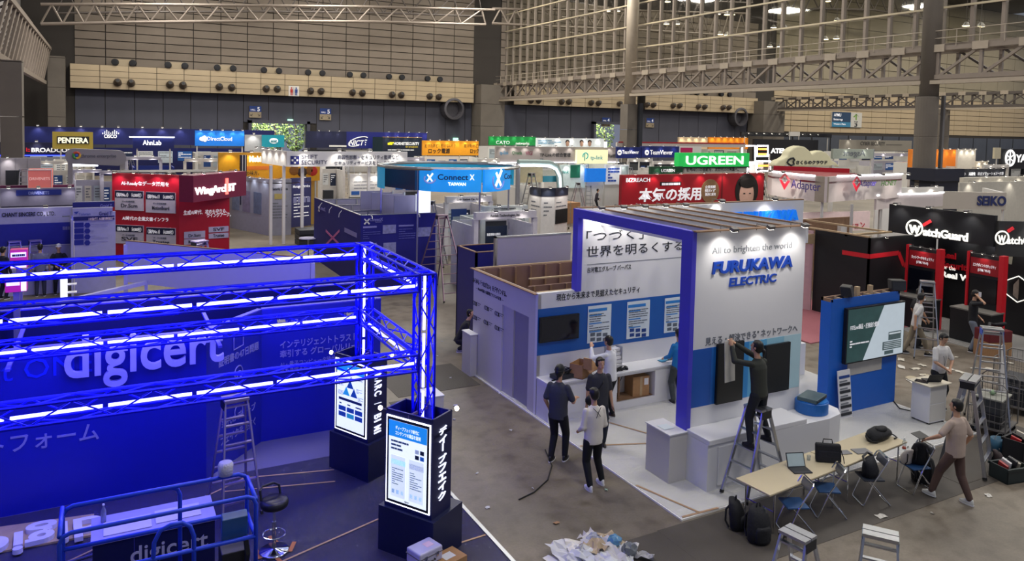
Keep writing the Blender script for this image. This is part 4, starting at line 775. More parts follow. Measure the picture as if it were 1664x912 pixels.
def person(label, px=None, py=None, loc=None, face=0.0, h=1.72, top='ffffff', bottom='14161c', shoes='22242a', hair='short', sleeve='long', lh=(-.28,.05,.85), rh=(.28,.05,.85), lf=(-.11,0), rf=(.11,0), lean=0.0, hip=None, head=(0,0), turn=0.0, detail=1, lpole=(-.3,-1,-.2), rpole=(.3,-1,-.2), jacket=0.0, wide=1.0, hat=None, z=0.0, lfz=0.0, rfz=0.0, kpole=(0,1,0), extra=None, sole='e8e8e8', grp=None, slack=1.0):
    """local frame: facing +Y, right side +X; hands / feet are targets in metres for a 1.72 m figure"""
    S = h/1.72; vox = .0095 if detail else .017; vc = .013 if detail else .02
    if loc is None: q = P(px, py, z=z); loc = (q.x, q.y, z)
    t = thing('person', label, 'person', loc, face, grp)
    HZ = hip if hip is not None else .90; pel = Vector((0, 0, HZ)); 
    sp = Vector((0, sin(lean), cos(lean))); chest = pel+sp*.32+Vector((0,.0,0)); neck = pel+sp*.56; cb = neck-Vector((0,0,.0)); hd = neck+Vector((0, sin(lean*.6)*.17+.02, cos(lean*.6)*.17)); 
    ct = cos(turn); st = sin(turn)
    def R(v): return Vector((v[0]*ct-v[1]*st, v[0]*st+v[1]*ct, v[2]))
    shl = neck-sp*.05+R((-.165*wide,0,-.015)); shr = neck-sp*.05+R((.165*wide,0,-.015))
    el, wl = ik(shl, lh, .285, .255, lpole); er, wr = ik(shr, rh, .285, .255, rpole)
    al, ar = Vector((lf[0], lf[1], .085+lfz)), Vector((rf[0], rf[1], .085+rfz)); hl, hr = pel+Vector((-.095,0,-.03)), pel+Vector((.095,0,-.03))
    kl, al = ik(hl, al, .41, .41, kpole); kr, ar = ik(hr, ar, .41, .41, kpole)
    def torso(mb, g, lo=0.0, hi=1.0, full=True):
        rg = [(pel-Vector((0,0,.09)), .10, .085), (pel, .155, .105), (pel+sp*.1, .145, .10), (pel+sp*.2, .138*wide, .095), (chest, .155*wide, .105), (pel+sp*.43, .168*wide, .108), (pel+sp*.51, .135*wide, .088), (neck+sp*.0, .07, .065)]
        loft(mb, [(c, a+g*1.15, b+g, turn*min(1, i/4)) for i, (c, a, b) in enumerate(rg)])
    b = MB(); torso(b, 0.0); cap(b, neck-sp*.04, hd-Vector((0,0,.05)), .054, .05)
    for s, e, w in ((shl, el, wl), (shr, er, wr)):
        cap(b, s, e, .052, .040); cap(b, e, w, .040, .027)
    for a, k, f in ((hl, kl, al), (hr, kr, ar)): cap(b, a, k, .082, .055); cap(b, k, f, .056, .036)
    # hands
    for s, e, w, sg in ((shl, el, wl, -1), (shr, er, wr, 1)):
        d = (w-e).normalized(); side = d.cross(Vector((0,0,1))); side = side.normalized() if side.length > .1 else Vector((1,0,0)); up = side.cross(d).normalized()
        if abs(d.z) > .75: side = Vector((0,1,0)); side = (side-d*side.dot(d)).normalized(); up = d.cross(side).normalized()
        pc = w+d*.05; cap(b, w, pc+d*.02, .026, .024)
        b.obox(pc+d*.01, d*.042, side*.036, up*.013)
        for i in range(4):
            o = pc+d*.045+side*(.027-.018*i); L = (.060,.070,.066,.052)[i]; m1 = o+d*L*.55-up*.010; e1 = m1+d*L*.35-up*.022
            b.tube([o-d*.02, m1, e1], [.0085,.008,.0065], 6)
        o = pc-d*.02+side*.034; b.tube([o, o+side*.022+d*.03, o+side*.022+d*.06-up*.008], [.011,.010,.008], 6)
    # head
    hy, hp = head; q = Matrix.Rotation(hy+turn, 3, 'Z')@Matrix.Rotation(hp+lean*.3, 3, 'X'); H0 = hd+q@Vector((0,.01,.03))
    def hh(v): return H0+q@Vector(v)
    b.ell(hh((0,-.008,.02)), .076, .094, .100, 18, q); b.ell(hh((0,.022,-.045)), .056, .066, .062, 16, q); b.ell(hh((0,.062,-.085)), .026, .022, .02, 10, q)
    b.add([hh(v) for v in ((-.012,.085,.02),(.012,.085,.02),(0,.082,.03),(-.017,.092,-.018),(.017,.092,-.018),(0,.118,-.014),(0,.085,-.03))], [(0,2,5,3),(2,1,4,5),(3,5,6),(5,4,6),(0,3,6,4,1,2)])
    for sg in (-1, 1): b.ell(hh((sg*.077,-.005,-.005)), .011, .02, .032, 8, q)
    body = remesh(b, 'body', M_SKIN, vox/ (1 if detail else 1)); ob = link('body', body, t)
    f = MB()
    for sg in (-1, 1): f.ell(hh((sg*.03,.083,.012)), .009, .005, .005, 8, q)
    f.build('eyes', mat('20201f', .3), ob); f = MB()
    for sg in (-1, 1): f.obox(hh((sg*.031,.086,.031)), q@Vector((.014,0,0)), q@Vector((0,.003,0)), q@Vector((0,0,.002)))
    f.build('eyebrows', mat('5a4438', .6), ob); MB().ell(hh((0,.084,-.055)), .022, .007, .006, 8, q).build('mouth', mat('a0604f', .5), ob)
    # top
    M_T = mat(top, .8, var=.10, scale=7, bump=.25, bscale=9); c = MB()
    rg = [(pel+sp*(-.06-jacket), .165*slack, .12*slack), (pel+sp*.03, .168*slack, .122*slack), (pel+sp*.15, .162*wide*slack, .118*slack), (chest, .172*wide*slack, .122*slack), (pel+sp*.42, .183*wide, .122), (pel+sp*.5, .155*wide, .102), (neck-sp*.005, .078, .072), (neck+sp*.02, .06, .06)]
    loft(c, [(p_, a, b_, turn*min(1, i/4)) for i, (p_, a, b_) in enumerate(rg)], 22)
    for s, e, w in ((shl, el, wl), (shr, er, wr)):
        if sleeve == 'long': cap(c, s, e, .056, .050); cap(c, e, e.lerp(w, .93), .055, .04)
        else: cap(c, s, s.lerp(e, .8), .060, .062)
    link('jacket' if jacket > .1 else 'shirt', remesh(c, 'shirt', M_T, vc, 2), t)
    # trousers
    c = MB(); M_B = mat(bottom, .85, var=.12, scale=8, bump=.2, bscale=10); loft(c, [(pel-Vector((0,0,.1)), .13, .10, 0), (pel-Vector((0,0,.02)), .166, .116, 0), (pel+sp*.09, .158, .11, 0)])
    for a, k, f_ in ((hl, kl, al), (hr, kr, ar)):
        cap(c, a+Vector((0,0,-.02)), k, .098, .074); cap(c, k, f_+Vector((0,0,.02)), .074, .056)
    link('trousers', remesh(c, 'trousers', M_B, vc, 2), t)
    M_S = mat(shoes, .5, var=.06)
    for f_, k in ((al, kl), (ar, kr)):
        z0 = f_.z-.085; s = MB(); loft(s, [((f_.x, f_.y+.045, z0+.018), .045, .125, 0), ((f_.x, f_.y+.045, z0+.045), .044, .122, 0), ((f_.x, f_.y+.01, z0+.075), .038, .08, 0), ((f_.x, f_.y-.01, z0+.11), .034, .045, 0)], 16); so = s.build('shoe', M_S, t, smooth=True)
        s = MB(); loft(s, [((f_.x, f_.y+.045, z0), .046, .128, 0), ((f_.x, f_.y+.045, z0+.022), .048, .13, 0)], 16); s.build('sole', mat(sole, .6), so)
    # hair
    if hat:
        c = MB(); c.ell(hh((0,-.01,.04)), .088, .105, .10, 20, q); g = MB()
        mm = mat(hat, .5, var=.05); vs = [v for v in c.v]; o = MB(); keep = [i for i, v in enumerate(vs) if (q.inverted()@(Vector(v)-H0)).z > .025]
        ks = set(keep); o.v = vs; o.f = [f_ for f_ in c.f if all(i in ks for i in f_)]; o.mi = [0]*len(o.f); o.build('hat', mm, t, smooth=True)
        MB().tube([hh((.092*cos(a*pi/8), -.008+.108*sin(a*pi/8)+(.03 if 2 < a < 6 else 0), .032)) for a in range(17)], .008, 6).build('brim', mm, t)
    c = MB(); c.ell(hh((0,-.018,.028 if not hat else .0)), .086, .100, .104 if not hat else .07, 20, q); c.ell(hh((0,-.045,-.01)), .078, .07, .085, 16, q)
    for a in range(7): c.ell(hh((-.06+.02*a, .044-.004*abs(a-3), .092-.006*abs(a-3))), .024, .02, .024, 8, q)
    if hair in ('bob', 'mid'): 
        for sg in (-1, 1): c.ell(hh((sg*.072,-.02,-.01)), .022, .05, .07 if hair == 'bob' else .05, 10, q)
    if hair in ('long',): cap(c, hh((0,-.07,0)), hh((0,-.10,-.24)), .07, .035)
    if hair in ('pony',): cap(c, hh((0,-.10,.01)), hh((0,-.14,-.02)), .025, .03); cap(c, hh((0,-.14,-.02)), hh((0,-.15,-.14)), .03, .014)
    if hair in ('low',): cap(c, hh((0,-.08,-.05)), hh((-.01,-.10,-.12)), .035, .02)
    # cut the hair away in front of the face
    hm = remesh(c, 'hair', M_HAIR, .011 if detail else .016, 1); qi = q.inverted(); bmh = bmesh.new(); bmh.from_mesh(hm)
    bmesh.ops.delete(bmh, geom=[v for v in bmh.verts if (lambda w: w.y > .035 and w.z < .058)(qi@(v.co-H0))], context='VERTS'); bmh.to_mesh(hm); bmh.free(); link('hair', hm, t)
    if extra: extra(t, dict(shl=shl, shr=shr, el=el, er=er, wl=wl, wr=wr, neck=neck, pel=pel, sp=sp, hh=hh, q=q, chest=chest, R=R))
    t.scale = (S, S, S)
    return t
def facing(a, b):  # yaw so that local +Y looks from a to b
    return atan2(-(b[0]-a[0]), (b[1]-a[1]))
PF = .03
def lanyard(t, k):
    MB().tube([k['neck']+Vector((-.07,.03,.0)), k['chest']+Vector((-.03,.135,0)), k['pel']+k['sp']*.12+Vector((0,.14,0))], .004, 5).build('lanyard', M_DARK, t); MB().tube([k['neck']+Vector((.07,.03,.0)), k['chest']+Vector((.03,.135,0)), k['pel']+k['sp']*.12+Vector((0,.14,0))], .004, 5).build('lanyard', M_DARK, t); MB().obox(k['pel']+k['sp']*.08+Vector((0,.145,0)), (.045,0,0), (0,.003,0), (0,0,.03)).build('badge', M_WHITE, t)
def cross_mark(t, k):
    n = k['neck']; MB().tube([n+Vector((-.07,-.09,.0)), n+Vector((.0,-.135,-.08)), n+Vector((.05,-.135,-.14))], .006, 5).tube([n+Vector((.08,-.09,.0)), n+Vector((.0,-.138,-.08)), n+Vector((-.03,-.137,-.16))], .006, 5).build('cord', M_DARK, t)
def bodybag(t, k):
    n = k['neck']; MB().tube([n+Vector((-.1,0,-.01)), n+Vector((-.04,.13,-.15)), n+Vector((.1,.14,-.35)), n+Vector((.18,.06,-.48))], .012, 6).build('bag_strap', M_BLACK, t); MB().ell(n+Vector((.17,.08,-.5)), .13, .07, .11, 14).build('shoulder_bag', M_BLACK, t, smooth=True)
def mask(t, k):
    MB().ell(k['hh']((0,.078,-.045)), .05, .035, .042, 12, k['q']).build('face_mask', mat('e6e8ea', .7), t, smooth=True)
def held_tablet(t, k):
    MB().obox(k['wl']+Vector((-.02,.13,.02)), (.12,0,0), (0,.09,.02), (0,0,.005)).build('tablet', M_BLACK, t)
def phone(t, k): MB().obox(k['wr']+Vector((-.02,.04,.06)), (.01,0,0), (0,.035,.0), (0,0,.07)).build('phone', M_WHITE, t)
# the group by the white booth
person('man in dark grey t-shirt and black cap standing in profile at the booth edge', 905, 750, face=facing((0,0),(.75,.55)), top='3a3d48', bottom='111319', shoes='17181c', sleeve='short', rh=(.22,.30,1.12), lh=(-.24,.12,.93), hair='low', hat='101114', lf=(-.10,-.05), rf=(.11,.10), slack=1.08, jacket=.03, h=1.78)
person('man in white long-sleeved shirt and black trousers seen from behind, hands in front', 962, 793, face=facing((0,0),(.08,1)), top='d9d3cc', bottom='10131a', shoes='dcdce0', sleeve='long', lh=(-.17,.2,.98), rh=(.17,.2,.98), lf=(-.09,-.08), rf=(.22,.05), extra=cross_mark, lpole=(-.35,-.9,-.2), rpole=(.35,-.9,-.2), h=1.72, slack=1.06, jacket=.03)
person('man in charcoal t-shirt with black shoulder bag facing the camera', 971, 726, face=facing((0,0),(-.35,-1)), top='33343c', bottom='1a2233', shoes='2b2622', sleeve='short', lh=(-.25,.06,.86), rh=(.26,.06,.86), hair='mid', extra=bodybag, slack=1.12, wide=1.05, jacket=.03, h=1.74, head=(.2,.05))
person('man in white shirt with both arms raised to a poster at the back counter', 990, 680, z=PF, face=facing((0,0),(-.35,1)), top='dcdde2', bottom='15171d', shoes='3a2a24', sleeve='long', lh=(-.22,.36,1.50), rh=(.10,.38,1.18), lpole=(-1,-.2,-1), h=1.74, lean=.08)
person('woman in blue jumper and grey trousers with long dark hair at the counter', 1100, 655, z=PF, face=facing((0,0),(.1,1)), top='1274b8', bottom='3c4244', shoes='17181b', hair='long', sleeve='long', lh=(-.18,.30,1.02), rh=(.18,.32,1.05), h=1.66, wide=.92)
person('man in white polo shirt typing at the wheeled white cabinet', 1522, 664, z=0, face=facing((0,0),(-.2,-1)), top='d6d4d2', bottom='14151a', shoes='1c1c20', sleeve='short', lh=(-.06,.25,1.0), rh=(.06,.25,1.0), head=(0,-.5), lpole=(-1,-.1,-.6), rpole=(1,-.1,-.6), extra=lanyard, h=1.74, lean=.08)
person('man in beige t-shirt and brown trousers walking away with a tablet in his left hand', 1548, 815, face=facing((0,0),(.0,1)), top='b3a093', bottom='5c4740', shoes='d5d5d0', sleeve='short', lh=(-.34,.28,1.05), rh=(.26,.02,.92), lf=(-.17,.28), rf=(.14,-.20), extra=held_tablet, slack=1.12, jacket=.03, h=1.73, wide=1.04, head=(.3,0), lpole=(-1,-.6,-.5))
person('man in white shirt and face mask striding past the blue tower', 1486, 577, face=facing((0,0),(.75,-.55)), top='cfcdca', bottom='8b806a', shoes='17181c', sleeve='short', lf=(-.08,-.28), rf=(.1,.3), lh=(-.26,.28,.95), rh=(.26,-.12,.92), extra=mask, hair='mid', lean=.12, h=1.74, head=(0,-.2))
person('man in black t-shirt with a lanyard walking just behind the masked man', 1489, 566, loc=None, face=facing((0,0),(.85,-.3)), top='1b1c20', bottom='15161a', shoes='101114', sleeve='short', lf=(-.08,.15), rf=(.1,-.1), hair='mid', extra=lanyard, h=1.74, detail=0, lh=(-.24,.1,.9), rh=(.24,.12,.9))
person('man in black t-shirt and grey jeans holding a phone to his ear', 1578, 571, face=facing((0,0),(.5,-.9)), top='1a1b20', bottom='737a86', shoes='1c1c20', sleeve='short', rh=(.12,.10,1.62), lh=(-.2,.18,.95), hair='mid', extra=phone, rpole=(.7,.6,-1), h=1.76, head=(-.1,-.2))
person('young man in black t-shirt at the side counter behind the sign wall', 1312, 560, z=PF, loc=(14.6,14.6,.03), face=facing((0,0),(-.35,-1)), top='1c1d24', bottom='181a20', shoes='101114', sleeve='short', lh=(-.1,.28,.98), rh=(.14,.3,1.0), hair='mid', h=1.7, head=(.2,-.25), extra=lanyard, lean=.1)
person('man in black crouching between the navy cabinet and the white side wall', 745, 570, face=facing((0,0),(.9,-.4)), top='191a26', bottom='1a1b2a', shoes='8b8b96', sleeve='short', hip=.34, lf=(-.16,.16), rf=(.16,.02), lh=(-.2,.42,.45), rh=(.2,.42,.35), lean=.45, hair='short', h=1.74, kpole=(0,1,.4), head=(-.3,0))
# far left: two workers at the CHANT SINCERE stand, seen past the truss
person('worker in a white safety helmet and dark clothes facing the camera at the left stand', loc=(P(95,390,y=30.9).x,30.9,0), face=facing((0,0),(.1,-1)), top='15172c', bottom='131528', shoes='15151c', sleeve='long', lh=(-.12,.25,1.05), rh=(.12,.25,1.05), hat='d8d8e0', h=1.72, lpole=(-1,0,-.5), rpole=(1,0,-.5))
person('worker in a grey shirt seen from behind at the left stand', loc=(P(65,392,y=30.7).x,30.7,0), face=facing((0,0),(-.05,1)), top='6a6c90', bottom='2a2c48', shoes='15151c', sleeve='short', h=1.78, wide=1.12, detail=0)
person('worker in black leaning in at the very left edge of the picture', loc=(P(4,400,y=30.7).x,30.7,0), face=facing((0,0),(.6,.8)), top='10122c', bottom='10122c', shoes='15151c', sleeve='long', h=1.74, detail=0)
person('small distant worker bending over near the leaning ladders behind the truss', loc=tuple(P(598,316,z=0)), face=facing((0,0),(.8,-.3)), top='3b3f6a', bottom='1c2038', sleeve='long', lean=.55, h=1.72, detail=0, lh=(-.2,.45,.7), rh=(.2,.45,.7))
# ------------------------------------------------------------------ stepladders
def stepladder(label, loc, rotz, h=1.8, spread=.9, wt=.34, wb=.62, cap_=None, m=None, n=None, straight=False, grp=None, world_feet=None):
    m = m or M_ALU; t = thing('stepladder' if not straight else 'ladder', label, 'ladder', loc, rotz, grp); n = n or max(3, int(h/.3))
    for s in ((1,-1) if not straight else (1,)):
        y1 = s*.07 if not straight else 0; y0 = s*spread/2 if not straight else -spread
        for sx in (-1, 1):
            a = Vector((sx*wb/2, y0, .02)); b = Vector((sx*wt/2, y1, h)); MB().beam(a, b, .028, .062, up=(0,1,0)).build('rail', m, t); f = MB(); f.beam(a, a.lerp(b, .04/h*1.2), .036, .072, up=(0,1,0)); f.build('foot', M_RUB, t)
        for i in range(1, n+1):
            f = i/(n+.35); y = y0+(y1-y0)*f; w = wb+(wt-wb)*f; MB().box(-w/2, w/2, y-.03, y+.03, h*f-.012, h*f+.012).build('step', m, t)
    if not straight:
        MB().box(-wt/2-.02, wt/2+.02, -.14, -.01, h-.02, h+.02).box(-wt/2-.02, wt/2+.02, .01, .14, h-.02, h+.02).build('top_plate', m, t)
        for sx in (-1, 1): MB().beam((sx*(wt/2+.02),-.12,h-.08), (sx*(wt/2+.02),.12,h-.08), .012, .13).build('hinge', cap_ or M_BLACK, t)
    return t
LADM = mat('b3a6d8', .35, .9, var=.05)  # aluminium with the tint of the blue light put into its colour
def LP_(px, py, z=0): q = P(px, py, z=z); return (q.x, q.y, z)
# the ladder with the man on it
LM = stepladder('aluminium stepladder in front of the white plinth with a man standing on it', (9.93, 9.25, .03), pi/2+.1, 1.5, 1.1, .34, .52, n=5)
def paper(t, k):
    w = k['wl']; p = MB()
    for i in range(2): p.obox(w+Vector((-.03+.13*i,.06,-.28)), (.07,0,0), (0,.003,.0), (0,.02,.36))
    p.build('white_paper', mat('c6c4be', .6), t)
person('man with a ponytail in an olive jumper standing on the stepladder', loc=(9.95, 9.25, .885), face=facing((0,0),(-.12,1)), top='2f322c', bottom='191c24', shoes='14151a', sole='2a2c34', sleeve='long', hair='pony', lh=(-.24,.42,1.62), rh=(-.10,.45,1.64), lf=(-.25,-.05), rf=(.25,-.03), lean=.10, lpole=(-.6,0,-1), rpole=(.8,0,-.8), extra=paper, h=1.74, head=(.3,.15))
# foreground ladders with only their tops in view
stepladder('short stepladder with black plastic hinges at the bottom edge, left of its neighbour', LP_(1296,905,0)[:2]+(0,), -.1, .01+.0 or 1, 1) if 0 else None
a = P(1296, 868, z=1.15); stepladder('double-top stepladder with black hinge plates at the bottom edge below the chairs', (a.x, a.y, 0), 1.75, 1.15, .85, .34, .5)
a = P(1431, 868, z=1.15); stepladder('aluminium stepladder at the bottom edge right of the one with black hinges', (a.x, a.y, 0), -.95, 1.15, .8, .38, .55, cap_=mat('5f7890', .5))
# right side
a = P(1577, 615, z=1.75); stepladder('tall aluminium stepladder right behind the man in the beige t-shirt', (a.x, a.y, 0), .35, 1.75, .75, .5, .66, cap_=M_BLACK)
a = P(1612, 534, z=2.15); stepladder('taller stepladder with blue hinge cap behind the trolley cages', (a.x, a.y, 0), -.85, 2.15, 1.0, .36, .66, cap_=mat('2c55b8', .5))
a = P(1507, 458, z=2.1); stepladder('tall open stepladder between the two red and black kiosks', (a.x, a.y, 0), -.9, 2.1, 1.5, .34, .62)
# left side, blue lit
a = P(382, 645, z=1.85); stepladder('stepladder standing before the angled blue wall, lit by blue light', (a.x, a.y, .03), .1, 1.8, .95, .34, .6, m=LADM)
q = P(718, 350, x=10.95); stepladder('very tall reddish stepladder in the aisle behind the blue truss', (10.95, q.y, 0), .0, q.z, 2.9, .36, .95, m=mat('9a7f8c', .4, .7))
q = P(716, 335, z=2.9); stepladder('grey ladder close behind the very tall reddish stepladder', (q.x+.4, q.y+2, 0), .9, 2.9, 1.4, .34, .7)
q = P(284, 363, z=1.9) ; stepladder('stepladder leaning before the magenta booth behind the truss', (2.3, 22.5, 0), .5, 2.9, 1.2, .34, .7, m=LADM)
for (px, py, lab) in ((98,391,'left of two stepladders at the CHANT SINCERE stand'), (228,391,'x')):
    pass
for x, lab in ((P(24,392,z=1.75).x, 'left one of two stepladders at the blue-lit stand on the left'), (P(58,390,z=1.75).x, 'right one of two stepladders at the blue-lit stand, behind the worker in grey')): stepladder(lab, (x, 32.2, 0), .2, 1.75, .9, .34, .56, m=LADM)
# ------------------------------------------------------------------ tables, chairs and bags in front
def folding_table(label, A, B, w, z=.7):
    A = Vector((*A, 0)); B = Vector((*B, 0)); u = (B-A).normalized(); n = Vector((-u.y, u.x, 0)); L = (B-A).length
    t = thing('folding_table', label, 'table', (A.x, A.y, 0), world=True); c = (A+B)/2+n*w/2
    MB().obox(c+Vector((0,0,z-.015)), u*L/2, n*w/2, Vector((0,0,.015))).build('tabletop', mat('cdbf9f', .45, var=.05, scale=3), t, bevel=.006)
    for s in (.1, .9):
        for r in (.08, .92): p = A+u*L*s+n*w*r; MB().tube([p+Vector((0,0,z-.02)), p+Vector((0,0,.01))], .014, 8).build('leg', M_CHROME, t)
        p = A+u*L*s+n*w*.08; q = A+u*L*s+n*w*.92; MB().tube([p+Vector((0,0,.35)), q+Vector((0,0,.35))], .009, 6).build('crossbar', mat('6a5ad0', .4, .6), t)
    MB().beam(A+u*.1+n*.04+Vector((0,0,z-.045)), B-u*.1+n*.04+Vector((0,0,z-.045)), .02, .03).build('apron', M_STEEL, t)
    return t
ta, tb_ = P(1251,801,z=.7), P(1475,715,z=.7)
mid = (ta+tb_)/2
folding_table('left half of the long row of folding tables, carrying the open laptop', (9.0,8.07), (10.93,8.25), .66); folding_table('right half of the long row of folding tables, carrying the flat notebooks', (10.95,8.25), (12.88,8.43), .66)
# laptop and small things
def on(px, py, z=.7): q = P(px, py, z=z); return (q.x, q.y, z+.001)
t = thing('laptop', 'open black laptop with a lit grey screen on the left table', 'laptop', on(1300,765), -.35); MB().box(-.16,.16,-.12,.11,0,.016).build('base', M_DARK, t, bevel=.004); MB().box(-.14,.14,-.03,.09,.016,.018).build('keyboard', M_BLACK, t); l = MB(); l.obox((0,.155,.115), (.16,0,0), (0,.004,-.001), (0,.045,.105)); l.build('lid', M_DARK, t); l = MB(); l.obox((0,.150,.115), (.145,0,0), (0,.001,0), (0,.04,.092)); l.build('screen', mat('8a979a', .3, emit=.35), t)
t = thing('drinking_glass', 'small clear cup beside the laptop', 'cup', on(1314,748)); MB().lathe([(.028,0),(.033,.08),(.031,.08),(.027,.006)], n=14).build('cup', glass_mat('cup_glass', (.85,.9,.95), .2), t); 
t = thing('laptop_bag', 'black briefcase standing upright in the middle of the table row', 'bag', on(1345,750), -.62); MB().obox((0,0,.15), (.21,0,0), (0,.05,.0), (0,.03,.15)).build('body', mat('15161d', .8, bump=.3), t, bevel=.03); MB().tube([(-.08,0.05,.3),(-.07,.06,.36),(.07,.06,.36),(.08,.05,.3)], .01, 6).build('handle', M_BLACK, t); MB().obox((0,-.055,.1), (.17,0,0), (0,.006,0), (0,.01,.09)).build('front_pocket', mat('1b1c25', .8, bump=.3), t, bevel=.005); MB().tube([(.2,-.03,.22),(.24,-.05,.1),(.26,-.04,0),(.27,0,-.1)], .008, 5).build('strap', M_BLACK, t)
for px, py, s, lab in ((1372,736,.11,'small grey tablet lying right of the upright briefcase'), (1400,734,.15,'grey closed notebook computer lying on the right table')): t = thing('notebook_computer', lab, 'laptop', on(px,py), -.3); MB().box(-s,s,-s*.68,s*.68,0,.014).build('case', mat('8d8c90', .35, .4), t, bevel=.004); MB().box(-s*.1,s*.1,-s*.69,-s*.67,.004,.01).build('notch', M_DARK, t)
t = thing('water_bottle', 'clear bottle with a red label at the far right end of the tables', 'bottle', on(1469,731)); MB().lathe([(.03,0),(.032,.01),(.032,.14),(.012,.19),(.012,.2)], n=14).build('body', glass_mat('pet', (.85,.9,.92), .25), t, smooth=True); MB().lathe([(.033,.02),(.033,.05)], n=14).build('label', mat('b0402a', .5), t); MB().lathe([(.014,.2),(.014,.215)], n=10).build('cap', M_WHITE, t)
def backpack(label, loc, rz, s=1.0, lie=0.0, col='15161c', pocket=True, slump=.1):
    t = thing('backpack', label, 'backpack', loc, rz); m = mat(col, .75, var=.2, scale=9, bump=.5, bscale=14); c = MB(); q = Matrix.Rotation(lie, 3, 'X')
    rings = []
    for i, (z, rx, ry, y) in enumerate(((.0,.13,.08,0),(.03,.165,.11,0),(.16,.175,.125,.0),(.3,.16,.11,slump*.3),(.4,.13,.085,slump*.6),(.46,.07,.05,slump))): rings.append((Vector((0,y,z)), rx*s, ry*s, 0))
    c2 = MB(); loft(c2, [((p.x, p.y, p.z*s), a, b, r) for p, a, b, r in rings], 20); off = Vector((0,0,.11*s if lie else 0))
    c2.v = [tuple(q@Vector(v)+off) for v in c2.v]; c2.build('body', m, t, smooth=True)
    if pocket: k = MB(); loft(k, [((0,-.09*s,z*s), rx*s, .055*s, 0) for z, rx in ((.03,.1),(.06,.12),(.2,.12),(.24,.09))], 14); k.v = [tuple(q@Vector(v)+off) for v in k.v]; k.build('front_pocket', m, t, smooth=True)
    for sx in (-1, 1): MB().tube([q@Vector((sx*.07*s,.09*s,.4*s))+off, q@Vector((sx*.1*s,.16*s,.3*s))+off, q@Vector((sx*.11*s,.16*s,.12*s))+off, q@Vector((sx*.12*s,.1*s,.03*s))+off], .016*s, 6).build('strap', M_BLACK, t)
    MB().tube([q@Vector((-.03*s,.04*s,.45*s))+off, q@Vector((-.02*s,.04*s,.51*s))+off, q@Vector((.02*s,.04*s,.51*s))+off, q@Vector((.03*s,.04*s,.45*s))+off], .009*s, 5).build('grab_handle', M_BLACK, t)
    return t
def fl(px, py): q = P(px, py, z=0); return (q.x, q.y, 0)
backpack('black backpack on the floor left of its twin under the table end', fl(1198,858), .5, 1.0); backpack('larger black backpack with a small bottle in its side pocket on the floor', fl(1233,880), -.2, 1.15)
t = tag(MB().lathe([(.02,0),(.022,.1),(.01,.13)], n=10).build('small_bottle', glass_mat('pet2', (.7,.8,.9), .25)), 'small bottle in the side pocket of the larger floor backpack', 'bottle'); q = fl(1233,880); t.location = (q[0]+.1, q[1]-.02, .40)
t = thing('backpack', 'black backpack lying on its side at the far end of the tables', 'backpack', (12.5, 8.75, .702), .15); k = MB(); mb_ = mat('17181d', .8, var=.2, scale=9, bump=.5, bscale=14)
for (x, ry, rz_) in ((-.30,.05,.03),(-.26,.11,.07),(-.12,.16,.10),(.08,.17,.105),(.24,.14,.085),(.31,.06,.04)): k.v += [(x, ry*cos(a*pi/8), rz_+rz_*sin(a*pi/8)) for a in range(16)]
k.f = [(r*16+a, r*16+(a+1)%16, r*16+16+(a+1)%16, r*16+16+a) for r in range(5) for a in range(16)]+[tuple(range(15,-1,-1)), tuple(range(80,96))]; k.mi = [0]*len(k.f); k.build('body', mb_, t, smooth=True)
k = MB(); loft(k, [((.02,-.04,.17),.15,.09,0),((.02,-.04,.215),.14,.08,0),((.02,-.04,.23),.10,.05,0)], 14); k.build('front_pocket', mb_, t, smooth=True)
MB().tube([(-.28,.0,.08),(-.38,.03,.17),(-.42,.0,.12),(-.34,-.06,.04),(-.22,-.12,.03)], .014, 6).build('strap', M_BLACK, t); MB().tube([(.28,-.05,.06),(.34,-.12,.03),(.3,-.2,.02),(.2,-.2,.02)], .012, 6).build('strap', M_BLACK, t)
# folding chairs
def folding_chair(label, loc, rz, seat='20456e'):
    t = thing('folding_chair', label, 'chair', loc, rz)
    for sx in (-1, 1): pass
    MB().tube([(-.2,.22,.02),(-.2,.05,.44),(-.2,-.17,.80),(-.16,-.19,.83),(.16,-.19,.83),(.2,-.17,.80),(.2,.05,.44),(.2,.22,.02),(.16,.23,.012),(-.16,.23,.012),(-.2,.22,.02)], .0125, 8).build('front_frame', M_CHROME, t)
    MB().tube([(-.17,.12,.43),(-.18,-.24,.02),(-.15,-.25,.012),(.15,-.25,.012),(.18,-.24,.02),(.17,.12,.43)], .0115, 8).build('rear_frame', M_CHROME, t)
    MB().box(-.18,.18,-.14,.22,.425,.455).build('seat', mat(seat, .5, var=.08), t, bevel=.012); MB().obox((0,-.165,.74), (.17,0,0), (0,.01,-.005), (0,-.02,.06)).build('backrest', mat('8a8d93', .35, .8), t, bevel=.004)
    return t
cc = [((1292,862), 1.15, 'folding chair with blue seat behind the black-hinged ladder'), ((1345,835), 1.0, 'folding chair with bright blue seat in the middle of the row'), ((1415,815), 1.1, 'folding chair holding a dark sling bag'), ((1488,795), 1.3, 'rightmost folding chair, holding a white and a black backpack')]
cpos = []
for (px, py), rz, lab in cc: p = fl(px, py); cpos.append(p); folding_chair(lab, p, rz, '234a7a' if 'bag' not in lab else '1c2434')
